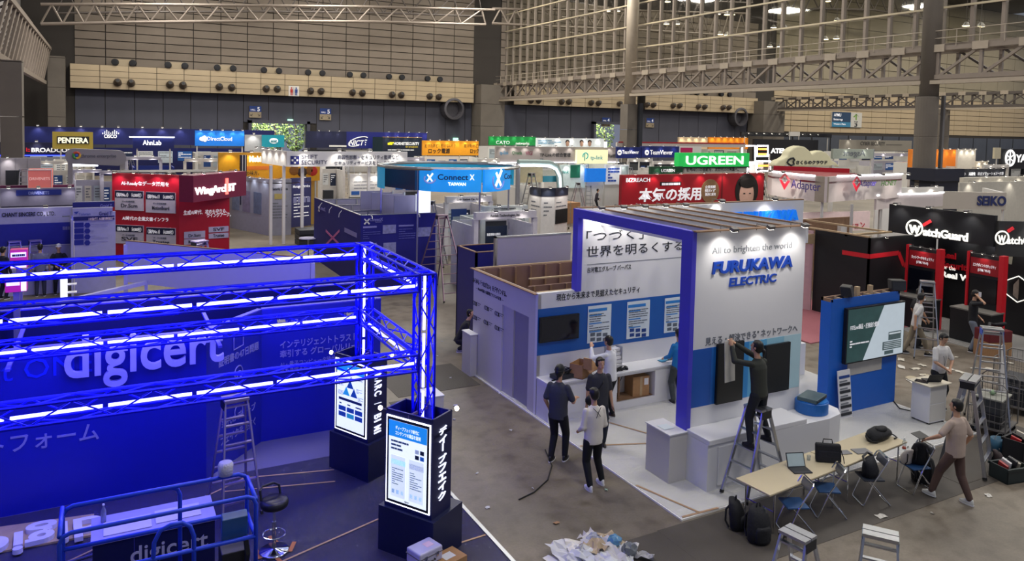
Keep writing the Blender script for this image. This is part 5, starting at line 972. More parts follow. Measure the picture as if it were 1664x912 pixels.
t = thing('sling_bag', 'dark navy cloth bag slumped over the third folding chair', 'bag', (cpos[2][0]-.02, cpos[2][1]+.02, .462), .3); b_ = MB(); loft(b_, [((0,0,0),.16,.12,0),((0,0,.08),.2,.13,0),((0,.02,.2),.18,.1,0),((0,.04,.28),.2,.05,0)], 18); b_.build('body', mat('14161f', .9, bump=.5), t, smooth=True); MB().tube([(-.18,.04,.26),(-.1,.1,.32),(.1,.1,.33),(.19,.04,.27)], .02, 6).build('strap', M_BLACK, t)
backpack('white backpack with black trim leaning on the rightmost folding chair', (cpos[3][0]-.16, cpos[3][1]+.1, .462), 2.9, .62, col='c8bfb6'); backpack('black backpack on the rightmost folding chair behind the white one', (cpos[3][0]+.06, cpos[3][1]+.0, .462), 2.4, .9); backpack('grey-black rucksack slumped on the floor beside the rightmost chair', (cpos[3][0]+.38, cpos[3][1]+.12, 0), 2.2, 1.15, col='1e2023')
# wheeled cabinet with laptop
q = P(1512, 688, z=0); t = thing('wheeled_cabinet', 'white wheeled cabinet with open laptop, the man in the white polo behind it', 'cabinet', (q.x+.05, q.y+.1, 0), -.06)
MB().box(-.27,.27,-.22,.22,.07,.88).build('body', M_WHITE, t, bevel=.004); MB().box(-.36,.36,-.28,.28,.88,.905).build('worktop', mat('cfc6b2', .45), t, bevel=.004); MB().box(-.25,.25,-.225,-.22,.10,.47).build('door', M_OFF, t); MB().box(-.25,.25,-.225,-.22,.49,.86).build('door', M_OFF, t)
for sx in (-.22,.22):
    for sy in (-.18,.18): MB().lathe([(.035,-.015),(.035,.015)], (sx,sy,.035), 12, axis=(1,0,0)).build('caster', M_RUB, t)
cx, cy = q.x+.05, q.y+.1
t = thing('laptop', 'open black laptop on the wheeled cabinet', 'laptop', (cx+.05, cy, .906), 2.7); MB().box(-.16,.16,-.11,.11,0,.016).build('base', M_BLACK, t); MB().obox((0,.15,.1), (.16,0,0), (0,.004,0), (0,.05,.09)).build('lid', M_DARK, t)
t = thing('tablet_case', 'black tablet case lying open left of the laptop on the wheeled cabinet', 'tablet', (cx-.2, cy+.05, .906), .4); MB().box(-.1,.1,-.13,.13,0,.012).build('cover', M_BLACK, t); MB().box(-.085,.085,-.115,.115,.012,.015).build('screen', M_SCREEN, t)
# mesh trolley cages and crates on the right
def cage(label, loc, rz, w=.8, d=.6, h=1.2):
    t = thing('trolley_cage', label, 'trolley', loc, rz); m = M_STEEL
    MB().box(-w/2,w/2,-d/2,d/2,.15,.18).build('base', m, t)
    for s in (-1, 1):
        MB().tube([(s*w/2,-d/2,.15),(s*w/2,-d/2,h-.08),(s*w/2,-d/2+.08,h),(s*w/2,d/2-.08,h),(s*w/2,d/2,h-.08),(s*w/2,d/2,.15)], .014, 8).build('side_frame', m, t); g = MB()
        for i in range(1, 7): g.tube([(s*w/2,-d/2+d*i/7,.16),(s*w/2,-d/2+d*i/7,h)], .004, 4)
        for i in range(1, 6): g.tube([(s*w/2,-d/2,.16+(h-.2)*i/6),(s*w/2,d/2,.16+(h-.2)*i/6)], .004, 4)
        g.build('mesh_grid', m, t)
        for y in (-1, 1): MB().lathe([(.06,-.015),(.06,.015)], (s*w*.42,y*d*.4,.07), 12, axis=(1,0,0)).build('caster', M_RUB, t)
    g = MB()
    for i in range(9): g.tube([(-w/2+w*i/8,d/2,.16),(-w/2+w*i/8,d/2,h-.05)], .004, 4)
    for i in range(6): g.tube([(-w/2,d/2,.16+(h-.22)*i/5),(w/2,d/2,.16+(h-.22)*i/5)], .004, 4)
    g.build('back_grid', m, t); return t
q = fl(1612, 700); cage('steel mesh trolley loaded with black boxes right of the tall stepladder', q, .25, .9, .7, 1.15)
t = thing('tool_case', 'black case lying in the steel mesh trolley', 'case', (q[0]-.02, q[1], .18), .25); MB().box(-.36,.36,-.26,.26,0,.28).build('body', M_BLACK, t, bevel=.02); MB().box(-.37,.37,-.27,.27,.13,.15).build('seam', M_STEEL, t)
t = thing('plastic_crate', 'grey plastic crate stacked on the black case in the trolley', 'crate', (q[0]-.02, q[1], .461), .25); MB().box(-.33,.33,-.24,.24,0,.02).box(-.33,-.31,-.24,.24,0,.3).box(.31,.33,-.24,.24,0,.3).box(-.33,.33,-.24,-.22,0,.3).box(-.33,.33,.22,.24,0,.3).build('body', mat('34363a', .6), t); MB().box(-.35,.35,-.26,.26,.3,.33).build('lid', mat('a7a79c', .5), t)
t = tag(MB().ell((0,0,.05), .09, .06, .05, 12).build('green_cloth', mat('8fae86', .8, bump=.5), smooth=True), 'crumpled pale green cloth on the crate lid', 'cloth'); t.location = (q[0]-.05, q[1], .795)
q = fl(1650, 665); cage('second steel mesh trolley partly cut off at the right edge', q, .2, .9, .7, 1.3)
t = thing('flight_case', 'dark flight case inside the second trolley', 'case', (q[0], q[1], .181), .2); MB().box(-.35,.35,-.27,.27,0,.6).build('body', M_DARK, t, bevel=.01); MB().box(-.36,.36,-.28,.28,.4,.43).build('metal_band', M_ALU, t)
t = thing('blue_bucket', 'blue round bucket between the ladder and the trolleys', 'bucket', fl(1622,735)); MB().lathe([(.12,0),(.15,.28),(.145,.28),(.115,.02)], n=20).build('pail', mat('2c5c78', .5), t, smooth=True); MB().tube([(.15*cos(a*pi/8),0,.28+.1*sin(a*pi/8)) for a in range(9)], .005, 5).build('handle', M_STEEL, t)
tag(MB().obox((0,0,.85), (.11,0,0), (0,.012,0), (.14,.16,.85)).build('leaning_plank', M_OFF), 'narrow white plank leaning upright beside the far trolley', 'plank').location = fl(1627,690)
def crate(label, loc, rz, col, w=.55, d=.38, h=.28, stuff=()):
    t = thing('tool_crate', label, 'crate', loc, rz); m = mat(col, .5); MB().box(-w/2,w/2,-d/2,d/2,0,.02).build('bottom', m, t)
    for a in ((-w/2,-w/2+.02,-d/2,d/2), (w/2-.02,w/2,-d/2,d/2), (-w/2,w/2,-d/2,-d/2+.02), (-w/2,w/2,d/2-.02,d/2)): MB().box(*a,0,h).build('side', m, t)
    MB().box(-w/2-.02,w/2+.02,-d/2-.02,-d/2,h-.04,h).box(-w/2-.02,w/2+.02,d/2,d/2+.02,h-.04,h).build('rim', m, t)
    for i, c in enumerate(stuff): MB().obox((-w*.3+w*.2*i, .03*(i%2), h-.02+.03*(i%3)), (.03,.01,0), (0,.09,.02), (0,-.01,.05)).build('tool', mat(c, .5), t)
    return t
crate('dark green tool crate full of tools on the floor at the right edge', fl(1640,778), -.2, '1f2b2c', stuff=('a02a2a','d8d8d8','2a2a30','b8b0a0')); crate('black tool crate with red handles behind the dark green crate', fl(1655,745), .1, '17181c', h=.42, stuff=('b02222','1c1c1c','c8c0b0','333333'))
backpack('dark tool bag standing left of the tool crates', fl(1625,765), .4, .8, col='2a1a1c')
t = thing('red_crate', 'dark red crate with black bags on a brown box beside the man on the phone', 'crate', fl(1612,578), -.3); MB().box(-.38,.38,-.28,.28,0,.45).build('brown_box', M_CARD, t); MB().box(-.38,.38,-.28,.28,.45,.78).build('crate', mat('6a1a22', .5), t, bevel=.02); MB().tube([(-.3,-.15,.8),(-.15,0,.94),(.1,.1,.87),(.28,-.1,.95),(.33,.15,.82)], .05, 8).build('black_bag', M_BLACK, t)
# rubbish pile of packing film and card, bottom centre
rp = thing('packing_waste', 'heap of crumpled white packing sheets and clear film on the floor', 'rubbish', fl(965,905)); rr = random.Random(11)
c0 = [('d8d5d6',.8),('cfcfd4',.7),('dad6d2',.8),('c4c2c6',.6),('b8a58c',.8),('d2d4d8',.5)]
def sheet(mb, c, sx, sy, rz, amp, n=7, seed=0, tilt=0):
    r2 = random.Random(seed); g = [[(r2.uniform(-1,1)*amp+amp) for _ in range(n+1)] for _ in range(n+1)]; vs = []
    for i in range(n+1):
        for j in range(n+1):
            x = (i/n-.5)*sx+r2.uniform(-.2,.2)*sx/n; y = (j/n-.5)*sy+r2.uniform(-.2,.2)*sy/n; vs.append((c[0]+x*cos(rz)-y*sin(rz), c[1]+x*sin(rz)+y*cos(rz), max(.004, c[2]+g[i][j]+tilt*x)))
    mb.add(vs, [(i*(n+1)+j, (i+1)*(n+1)+j, (i+1)*(n+1)+j+1, i*(n+1)+j+1) for i in range(n) for j in range(n)]); return mb
spots = [(-.55,-.15,.02,.75,.5),(-.35,.12,.06,.6,.45),(-.05,.15,.05,.6,.4),(.1,-.1,.08,.7,.45),(.35,.1,.04,.5,.4),(-.15,-.2,.1,.6,.4),(.45,-.15,.03,.4,.3),(-.3,-.25,.04,.5,.4),(.2,.25,.05,.45,.3),(.6,-.35,.01,.35,.15),(0,0,.13,.35,.3),(.3,-.3,.03,.4,.3)]
for i, (x, y, z, a, b) in enumerate(spots):
    c, r = c0[i % 6]; o = sheet(MB(), (x,y,z), a, b, rr.uniform(0,3), .05 if i != 0 else .02, seed=i, n=6).build('crumpled_sheet', mat(c, r, var=.05, bump=.1), rp)
for i, (x, y, c) in enumerate(((.38,.02,'6fa8d8'),(.12,.2,'b8bcd0'),(-.2,.0,'c8c8d0'),(.45,-.25,'8a9098'))): o = MB().ell((x,y,.12), .13, .1, .1, 12); r3 = random.Random(i+40); o.v = [(v[0]+r3.uniform(-.02,.02), v[1]+r3.uniform(-.02,.02), max(.01, v[2]+r3.uniform(-.025,.025))) for v in o.v]; o.build('crumpled_film', mat(c, .2, var=.1, trans=.3), rp)
q = fl(790,828); 
for i, (px, py, c, s) in enumerate(((904,851,'a07a5a',.05),(985,797,'9fb8a8',.04),(830,700,'c8c8c8',.03),(1432,840,'d0ccc4',.09),(1606,806,'d8d4cc',.07),(866,795,'b8b8b8',.02),(792,826,'d8d8d8',.04),(775,770,'c8c8c8',.03),(1515,835,'b0aaa0',.03),(1460,560,'c8c2b4',.1),(1530,578,'bdb5a2',.12),(1560,605,'d0cabc',.12),(1500,610,'c2b9a6',.09),(1215,775,'d0ccc8',.12),(1640,590,'cfc9bb',.12),(740,660,'c0bec8',.05),(700,560,'b8b6c4',.08),(812,640,'c4c2cc',.05))):
    p = fl(px, py); zz = .037 if px == 1215 else 0; tag(sheet(MB(), (0,0,.004), s*2, s*1.3, i, .012, n=3, seed=i).build('paper_scrap', mat(c, .7)), ('brown crumpled leaf of card beside the film heap','small green paper scrap near the white-shirted man','tiny pale scrap in the side aisle','strip of white paper in front of the chairs','white paper scrap near the walking man','tiny scrap near the black-capped man','white scrap at the edge of the blue booth floor','pale scrap beside the lit kiosk','tiny scrap under the table row','pale scrap by the masked man','torn packing paper behind the polo man','larger torn paper near the man on the phone','beige scrap beside the polo man','crumpled sheet under the stepladder of the man on it','torn sheet near the right edge','scrap beside the white side wall','pale scrap in the blue-lit aisle','scrap in front of the white side wall door')[i], 'paper scrap').location = (p[0], p[1], zz)
# equipment cases at the bottom centre
t = thing('equipment_case', 'silver-white hard case on top of two cartons at the bottom edge', 'case', (3.55, 8.35, .32), .25) if 0 else None
q = P(690, 893, z=.45); t = thing('equipment_case', 'pale hard case with latches on top of the cartons at the bottom edge', 'case', (q.x, q.y, .30), .3); MB().box(-.2,.2,-.15,.15,0,.2).build('shell', mat('b9b6d6', .4), t, bevel=.02); MB().box(-.205,.205,-.155,.155,.12,.13).build('seam', M_STEEL, t)
for x in (-.1, .1): MB().box(x-.02,x+.02,-.165,-.15,.09,.15).build('latch', M_CHROME, t)
MB().tube([(-.05,-.15,.07),(-.05,-.18,.07),(.05,-.18,.07),(.05,-.15,.07)], .008, 6).build('handle', M_BLACK, t); MB().box(.0,.12,-.06,.06,.2,.202).build('paper_label', mat('d8b8c8', .6), t)
for dx, dy, lab in ((-.18,-.12,'left carton under the pale hard case'), (.3,-.05,'right carton with a white label under the pale hard case')): t = thing('carton', lab, 'box', (q.x+dx*1.15, q.y+dy, .021), .3); MB().box(-.2,.2,-.16,.16,0,.275).build('body', M_CARD, t, bevel=.005); MB().box(-.1,.08,-.06,.08,.275,.277).build('paper_label', M_WHITE, t)
# cable on the floor near the group
tag(MB().tube([P(a, b, z=.012) for a, b in ((886,731),(897,757),(890,780),(868,800),(843,812))], .012, 6).build('floor_cable', M_RUB), 'black cable curving over the concrete by the capped man', 'cable')
tag(MB().tube([P(a, b, z=.045) for a, b in ((1452,652),(1462,664),(1480,668),(1490,661),(1500,660))], .012, 6).build('floor_cable', M_RUB), 'black cable running from the blue tower towards the wheeled cabinet', 'cable')

r9 = random.Random(9)
for i in range(26):
    px, py = r9.uniform(1440, 1640), r9.uniform(530, 625); p_ = fl(px, py)
    if p_[0] > 22.5 or (15.6 > p_[0] and p_[1] > 9): continue
    s_ = r9.uniform(.05, .14); o = sheet(MB(), (0,0,.004), s_*2.2, s_*1.2, r9.uniform(0,3), .012, n=3, seed=i+60).build('paper_scrap', mat(r9.choice(['c9c2b2','b5a98f','d8d4ca']), .75)); tag(o, 'torn packing scrap on the concrete aisle before the black kiosks', 'paper scrap', 'torn packing scraps before the black kiosks'); o.location = p_
for i in range(10):
    px, py = r9.uniform(705, 800), r9.uniform(480, 740); p_ = fl(px, py); o = sheet(MB(), (0,0,.004), .07, .05, i, .01, n=3, seed=i+90).build('paper_scrap', mat('b9b7c4', .75)); tag(o, 'tiny pale scrap on the concrete of the side aisle left of the white booth', 'paper scrap', 'tiny pale scraps in the side aisle'); o.location = p_
# ------------------------------------------------------------------ all the other stands
def xwall(par, px0, px1, pyt, pyb=None, zt=None, y=None, m=None, t=.25, name='sign_board', cap=None, px1t=None, x=None, fr=0.0):
    """wall facing the camera; its top edge from px0 to px1 at height zt (or in plane y), down to pyb or the ground"""
    if y is None: y = P(px0, pyt, z=zt*1.05).y
    a = P(px0, pyt, y=y); b = P(px1, pyt, y=y); z0 = P(px0, pyb, y=y).z if pyb is not None else 0.0
    return Wall((a.x, y), (b.x, y), max(0, z0), a.z, t, m, par, name, cap)
def ywall(par, x, y0, y1, z0, z1, m, t=.1, name='side_panel'): return Wall((x, y1), (x, y0), z0, z1, t, m, par, name)
def lamps(W, us, e=14, real=True, col=(1,.95,.87), s=1.0):
    for i, u in enumerate(us): clip_lamp(W.pt(u if u > 1.0001 or u < 0 else W.w*u, W.z1-.02), W.n, W.parent, e=e, col=col, real=(real if isinstance(real, bool) else i in real), s=s)
def legs(W, zs=None, us=(.04,.96), r=.05, m=None, name='post'):
    for u in us: MB().beam(W.pt(W.w*u, 0, -W.t/2), W.pt(W.w*u, W.z0+.02, -W.t/2), r*2, r*2, up=(0,1,0)).build(name, m or M_OFF, W.parent)
def hide_back(W, m, depth=2.2, h=2.7, n=4, seed=0, dark=False):
    """stand under a tall sign: rear wall, two side returns, panels and a counter"""
    rr = random.Random(seed); y = W.A.y+depth; p = W.parent
    R_ = Wall((W.A.x, y), (W.B.x, y), 0, h, .06, m, p, 'rear_wall'); ywall(p, W.A.x, W.A.y+.2, y, 0, h, m); MB().box(W.B.x-.05, W.B.x+.03, W.A.y+.2, y, 0, h).build('side_panel', m, p)
    for i in range(n):
        a = R_.w*(i+.12)/n; b = R_.w*(i+.86)/n; c = rr.choice(['c8d4de','e2e4e6','234a8c','2a5fa8','d8d2c8','1c2a4a','b8c4cc']); R_.rect(a, h-.35, b, h-rr.uniform(1.2,1.7), mat(c, .5), 'poster', .02, px=False)
        bars(R_, a+.06, h-.45, b-.06, h-1.1, 4, M_TEXTG if c[0] in 'cdeb' else M_TEXTW, 'poster_text', .024, .45, px=False, seed=i+seed)
    cx = rr.uniform(.15,.5)*R_.w; MB().box(W.A.x+cx, W.A.x+cx+min(1.6, R_.w*.4), W.A.y+.3, W.A.y+.75, 0, .95).build('counter', mat('d6d4d0' if not dark else '20242e', .5), p, bevel=.01)
    return R_
def stand(label, loc, cat='booth', name='exhibition_booth', grp=None): return thing(name, label, cat, loc, world=True, group=grp)
T0 = lambda px, py, z: tuple(P(px, py, z=z).xy)+(0,)
M_NAVY = mat('141c5c', .45, var=.08); M_RED = mat('b01226', .45, var=.06); M_MAG = mat('b4122e', .45, var=.05); M_ORG = mat('e08a20', .5, var=.05); M_YEL = mat('e8b41c', .5, var=.05)
M_GRN = mat('1a9a48', .5, emit=.25, var=.03); M_SKY = mat('1c90e0', .45, emit=.55, var=.03); M_LGT = mat('e4e2de', .5, var=.03); M_LED_W = mat('f4f6ff', .5, emit=5.0, var=0)
M_CART = mat('8b4a48', .5, .3); M_GREY = mat('8e9096', .5, var=.06)
# --- far row
t = stand('long navy booth wall with white bars logo CISCO at the far left', (-5, 88, 0)); W = xwall(t, 38, 446, 205.5, 234, y=88, m=M_NAVY); 
W.text('CISCO', 169, 224, 190, 5.5, M_TEXTW, off=.02, bold=.03, ext=.05)
k = MB()
for i, (hh) in enumerate((3,5,7.5,5,3,5,7.5,5,3)): px = 166.5+i*3.2; W.rect(px, 217-hh+1.5, px+1.3, 218, None, mb=k, d=.06, off=.01)
k.build('bar_logo', M_TEXTW, t)
for p_ in (62, 97, 132, 166, 192, 231, 263, 293): u, v = W.uv(p_, 206); clip_lamp(W.pt(u, W.z1), W.n, t, e=60, s=1.6)
hide_back(W, M_NAVY, 4, 3.0, 12, 1)
t = stand('dark navy BROADCOM booth with glowing blue edge at the far left', (-5.2, 78, 0)); W = xwall(t, -6, 152, 231, 253, y=78, m=mat('10143a', .45)); W.text('BROADCOM', 51, 247, 118, 6.8, M_TEXTW, off=.02, bold=.03); 
k = MB(); W.rect(42.5, 240, 44, 246.5, None, mb=k, d=.05); W.rect(45, 242, 48.5, 243.2, None, mb=k, d=.05); W.rect(45, 245, 49, 246.5, None, mb=k, d=.05); k.build('logo_mark', mat('c81a2a', .5, emit=.4), t); W.rect(-5, 252, 152, 253.5, mat('2a3cff', .5, emit=5, var=0), 'led_strip', .06, .0); u, v = W.uv(60, 232); clip_lamp(W.pt(u, W.z1), W.n, t, e=40, s=1.5); legs(W); hide_back(W, mat('8a8c96', .5), 3, 2.5, 3, 2)
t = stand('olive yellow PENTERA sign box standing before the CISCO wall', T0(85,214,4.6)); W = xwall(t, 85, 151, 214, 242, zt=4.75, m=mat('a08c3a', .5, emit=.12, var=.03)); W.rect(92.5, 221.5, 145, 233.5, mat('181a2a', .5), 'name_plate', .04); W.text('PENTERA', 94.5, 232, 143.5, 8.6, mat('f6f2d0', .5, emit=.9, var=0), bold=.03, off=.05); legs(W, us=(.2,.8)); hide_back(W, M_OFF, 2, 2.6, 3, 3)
t = stand('lit navy AhnLab box sign with a white lamp edge', T0(216,223,4.7)); W = xwall(t, 216, 283, 223, 241.5, zt=4.7, m=mat('0c1a5a', .45)); W.text('AhnLab', 232, 235.5, 262, 7.6, mat('ffffff', .5, emit=1.2, var=0), bold=.015, off=.02); W.rect(210, 221.5, 283, 223, M_LED_W, 'lit_edge', .3); legs(W, us=(.1,.9)); hide_back(W, mat('16308a', .5), 2.5, 2.8, 4, 4)
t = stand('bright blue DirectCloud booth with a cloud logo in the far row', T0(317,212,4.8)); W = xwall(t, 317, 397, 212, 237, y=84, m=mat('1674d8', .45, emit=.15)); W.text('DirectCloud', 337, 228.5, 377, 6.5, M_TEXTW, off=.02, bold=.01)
k = MB()
for a, b, r in ((329,227,.18),(332,225,.28),(327,226,.2),(333,228,.18)): u, v = W.uv(a, b); k.ell(W.pt(u, v, .03), r, .03, r, 10)
k.build('cloud_logo', M_TEXTW, t); lamps(W, (.1,.32,.54,.76,.95), 40, s=1.4); legs(W); hide_back(W, M_OFF, 2.5, 2.8, 5, 5)
t = stand('grey and teal tower sign with a white oval logo beside the gateway', T0(398,219,4.6)); W = xwall(t, 398, 426, 219, 246, zt=4.6, m=mat('a6a8ac', .5)); W2 = xwall(t, 426, 462, 219.5, 239, y=W.A.y-.3, m=mat('1494a8', .45, emit=.1)); k = MB(); (u0, v0), (u1, v1) = W2.uv(437.5, 233.5), W2.uv(452, 224.5); k.ell(W2.pt((u0+u1)/2, (v0+v1)/2, .05), (u1-u0)/2, .05, (v1-v0)/2, 16); k.build('oval_logo', mat('e8f4f4', .5, emit=.5), t); W2.text('eset', 439.5, 231.5, 450, 4.6, mat('14808c', .5), off=.11, bold=.03); u, v = W.uv(411, 219); clip_lamp(W.pt(u, v), W.n, t, e=60, s=1.5); legs(W2, us=(.1,.9)); hide_back(W2, M_OFF, 2, 2.6, 2, 6)
t = stand('very dark blue booth wall right of the gateway with small lamps', T0(497,213,4.9)); W = xwall(t, 497, 563, 213, 240, zt=4.9, m=mat('12183a', .45)); W.text('HUAWEI 5G', 508, 238, 526, 3, M_TEXTW, off=.02) if 0 else None; W.rect(535, 236, 563, 238.5, M_LGT, 'light_strip', .03); lamps(W, (.3,.55,.8), 26, s=1.3); hide_back(W, M_DARK, 2, 2.8, 3, 7)
t = stand('blue NICT booth wall with white swoosh logo in the far row', T0(563,213.5,4.9)); W = xwall(t, 563, 694, 214, 241, zt=4.9, m=mat('1c2478', .45)); W.text('NICT', 567, 236, 592, 8.5, M_TEXTW, off=.02, bold=.02, shear=.3); u, v = W.uv(582, 230); k = MB().tube([W.pt(u+1.25*cos(a*.3+.3)*1.0, v+.5*sin(a*.3+.3)+.35*cos(a*.3+.3), .06) for a in range(16)], .06, 5).build('swoosh', M_TEXTW, t); bars(W, 593, 226, 609, 237, 3, M_TEXTW, 'small_text', .02); lamps(W, (.5,.62,.75,.88,.98), 26, s=1.3); hide_back(W, M_OFF, 2, 2.8, 6, 8)
t = stand('dark teal HORNETSECURITY booth with yellow edge and wasp mark', T0(620,223,4.3)); W = xwall(t, 622, 686, 223, 256, zt=4.35, m=mat('0e1c34', .45), cap=M_YEL); W.text('HORNETSECURITY', 640, 235.5, 681, 4.6, M_TEXTW, off=.02, bold=.02); W.text('for proofpoint', 659, 240, 679, 3.2, mat('d8c040', .5), off=.02); k = MB(); W.rect(630, 232, 637.5, 235.5, None, mb=k, d=.03); W.rect(633, 231, 640, 233, None, mb=k, d=.03); k.build('wasp_mark', mat('e8e02a', .5, emit=.4), t); bars(W, 630, 242, 675, 252, 3, M_TEXTW, 'small_text', .02, .4); lamps(W, (.1,.35,.6,.85), 26, s=1.2, col=(1,1,.7)); W3_ = Wall((W.A.x-.9, W.A.y+1.2), (W.A.x, W.A.y), W.z0, W.z1, .1, mat('142a34', .5), t, 'side_board'); hide_back(W, M_DARK, 2, 2.6, 3, 9)
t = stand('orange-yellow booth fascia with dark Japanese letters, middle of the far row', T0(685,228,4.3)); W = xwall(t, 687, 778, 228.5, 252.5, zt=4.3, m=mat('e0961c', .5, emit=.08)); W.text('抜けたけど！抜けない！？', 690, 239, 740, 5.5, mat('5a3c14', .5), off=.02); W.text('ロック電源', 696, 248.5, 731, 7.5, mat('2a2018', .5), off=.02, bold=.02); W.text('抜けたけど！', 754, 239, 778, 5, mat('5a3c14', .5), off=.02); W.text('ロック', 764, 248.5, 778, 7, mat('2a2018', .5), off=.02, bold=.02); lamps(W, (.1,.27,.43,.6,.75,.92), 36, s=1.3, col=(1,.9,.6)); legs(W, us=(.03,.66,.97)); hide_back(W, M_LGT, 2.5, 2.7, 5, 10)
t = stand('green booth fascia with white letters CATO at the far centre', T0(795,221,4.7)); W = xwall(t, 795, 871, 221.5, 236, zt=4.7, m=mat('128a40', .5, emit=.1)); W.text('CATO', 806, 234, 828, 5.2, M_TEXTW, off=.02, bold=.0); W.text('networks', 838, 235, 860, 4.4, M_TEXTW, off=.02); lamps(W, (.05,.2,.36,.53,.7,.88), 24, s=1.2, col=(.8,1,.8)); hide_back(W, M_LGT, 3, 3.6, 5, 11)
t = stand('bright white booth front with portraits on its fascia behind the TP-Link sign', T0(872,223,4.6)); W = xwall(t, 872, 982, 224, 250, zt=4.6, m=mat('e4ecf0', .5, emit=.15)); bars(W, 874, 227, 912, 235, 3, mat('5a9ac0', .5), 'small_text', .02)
for a in (922, 945, 958): u, v = W.uv(a, 235); k = MB(); k.ell(W.pt(u, v+.1, .03), .28, .03, .38, 12); k.build('portrait', mat('c09a84', .6), t); MB().ell(W.pt(u, v+.35, .02), .34, .02, .3, 12).build('portrait', M_HAIR, t)
lamps(W, (.1,.3,.5,.7,.9), 34, s=1.2); hide_back(W, M_LGT, 2, 3, 5, 12); MB().box(W.B.x+.2, W.B.x+.5, W.A.y, W.A.y+.3, 0, 4.4).build('lit_post', M_LED_W, t)
t = stand('wide grey TP-Link fascia on slim posts with lamps along its top', T0(805,237,4.1)); W = xwall(t, 806, 1005, 238, 264, zt=4.15, m=mat('a29a98', .5, var=.03)); lamps(W, (.05,.13,.22,.32,.45,.58,.92), 30, s=1.3); legs(W, us=(.02,.22,.65,.97))
W.text('tp-link', 812, 251, 826, 5.5, mat('3a8ab8', .5), off=.02); W.text('Omada', 832, 251, 848, 5.5, mat('4a7a58', .5), off=.02); W.text('VIGI', 854, 252, 865, 6, mat('8a3a58', .5), off=.02); W.text('TP-Linkの統合管理', 877, 254.5, 927, 6.2, M_TEXTD, off=.02, bold=.01, y1=256); bars(W, 877, 257, 925, 260, 1, M_TEXTG, 'small_text', .02, .6)
k = W.rect(935, 243.5, 984, 266, mat('e8e6b8', .5, emit=.75, var=.02), 'lit_box', .35); W.text('tp-link', 956, 259, 976, 6.5, mat('2a9ab0', .5, emit=.2), off=.37, bold=.01); u, v = W.uv(948, 253); MB().tube([W.pt(u+.3*cos(a*.5-1.4), v+.3*sin(a*.5-1.4), .38) for a in range(11)], .06, 5).build('ring_logo', mat('2ab0b0', .5, emit=.3), t); MB().beam(W.pt(u-.1, v+.2, .38), W.pt(u-.1, v-.5, .38), .1, .05).build('ring_logo', mat('2ab0b0', .5), t); W.text('TP-Linkの統合管理', 988, 256, 1005, 6, M_TEXTD, off=.02)
W.rect(806, 264, 1005, 265, M_LED_W, 'lit_edge', .1); hide_back(W, mat('d4dad6', .5), 5, 3.0, 9, 13)
t = stand('navy TeamViewer sign boards on a red-topped frame', T0(1003,238,4.3)); W = xwall(t, 1003, 1042, 239, 257, zt=4.3, m=mat('10206a', .45)); W2 = xwall(t, 1043, 1104, 237.5, 256, y=W.A.y, m=mat('10206a', .45)); W.text('TeamViewer', 1011, 250, 1038, 6, M_TEXTW, off=.02, bold=.015); W2.text('TeamViewer', 1056, 251, 1093, 7.2, M_TEXTW, off=.02, bold=.015)
for w_, a in ((W, 1006.5), (W2, 1051)): u, v = w_.uv(a, 248); MB().lathe([(.26,0),(.26,.04)], w_.pt(u, v, .0), 14, axis=w_.n).build('round_logo', M_TEXTW, t); MB().obox(w_.pt(u, v, .05), w_.u*.14, w_.n*.01, Vector((0,0,.04))).build('arrow_mark', mat('10206a', .5), t)
lamps(W, (.2,.6), 26, s=1.2); lamps(W2, (.15,.5,.85), 26, s=1.2); legs(W); legs(W2, us=(.3,.96)); W3_ = xwall(t, 1003, 1212, 231.5, 238, y=W.A.y+6, m=mat('c8beb8', .5)); W3_.rect(1005, 230, 1210, 232, M_RED, 'red_edge', .05); legs(W3_); hide_back(W2, M_DARK, 4, 2.8, 5, 14)
W4 = xwall(t, 1104, 1140, 238, 248, y=W.A.y+3, m=M_LGT); W4.rect(1106, 240, 1125, 248, mat('c02060', .5), 'magenta_field', .03)
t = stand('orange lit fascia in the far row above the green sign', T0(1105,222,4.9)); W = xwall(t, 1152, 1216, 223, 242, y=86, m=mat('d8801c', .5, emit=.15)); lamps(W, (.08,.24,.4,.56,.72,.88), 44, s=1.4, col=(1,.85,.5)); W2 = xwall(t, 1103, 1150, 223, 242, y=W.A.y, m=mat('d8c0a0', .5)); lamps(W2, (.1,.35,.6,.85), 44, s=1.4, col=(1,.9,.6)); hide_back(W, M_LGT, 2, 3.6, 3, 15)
t = stand('glowing green UGREEN box sign with white letters', T0(1103,248,4.4)); W = xwall(t, 1103.5, 1218, 248.5, 272, zt=4.4, m=mat('1fa84a', .5, emit=.7, var=.02), t=.5); W.text('UGREEN', 1114, 267.5, 1207, 14, mat('ffffff', .5, emit=1.0, var=0), bold=.012, off=.02, ext=.05, y1=267.5); MB().obox(W.pt(W.w/2, W.z0-.02, -.25), W.u*W.w/2, W.n*.3, Vector((0,0,.04))).build('dark_edge', M_BLACK, t)
W2 = xwall(t, 1112, 1214, 272.5, 281.5, y=W.A.y+.05, m=mat('b8b6b0', .5)); W2.text('世界NO.1の信頼を、次世代のIT基盤へ。', 1115, 278.5, 1200, 5.5, M_TEXTD, off=.02, bold=.01, y1=280); legs(W, us=(.02,.98), m=M_BLACK); W3_ = xwall(t, 1058, 1110, 271, 284, y=W.A.y-.3, m=mat('14462c', .5)); W3_.text('UGREEN', 1074, 279.5, 1096, 4.6, M_TEXTW, off=.02, bold=.01); lamps(W3_, (.2,.6), 18); hide_back(W, M_DARK, 4, 2.7, 7, 16, True)
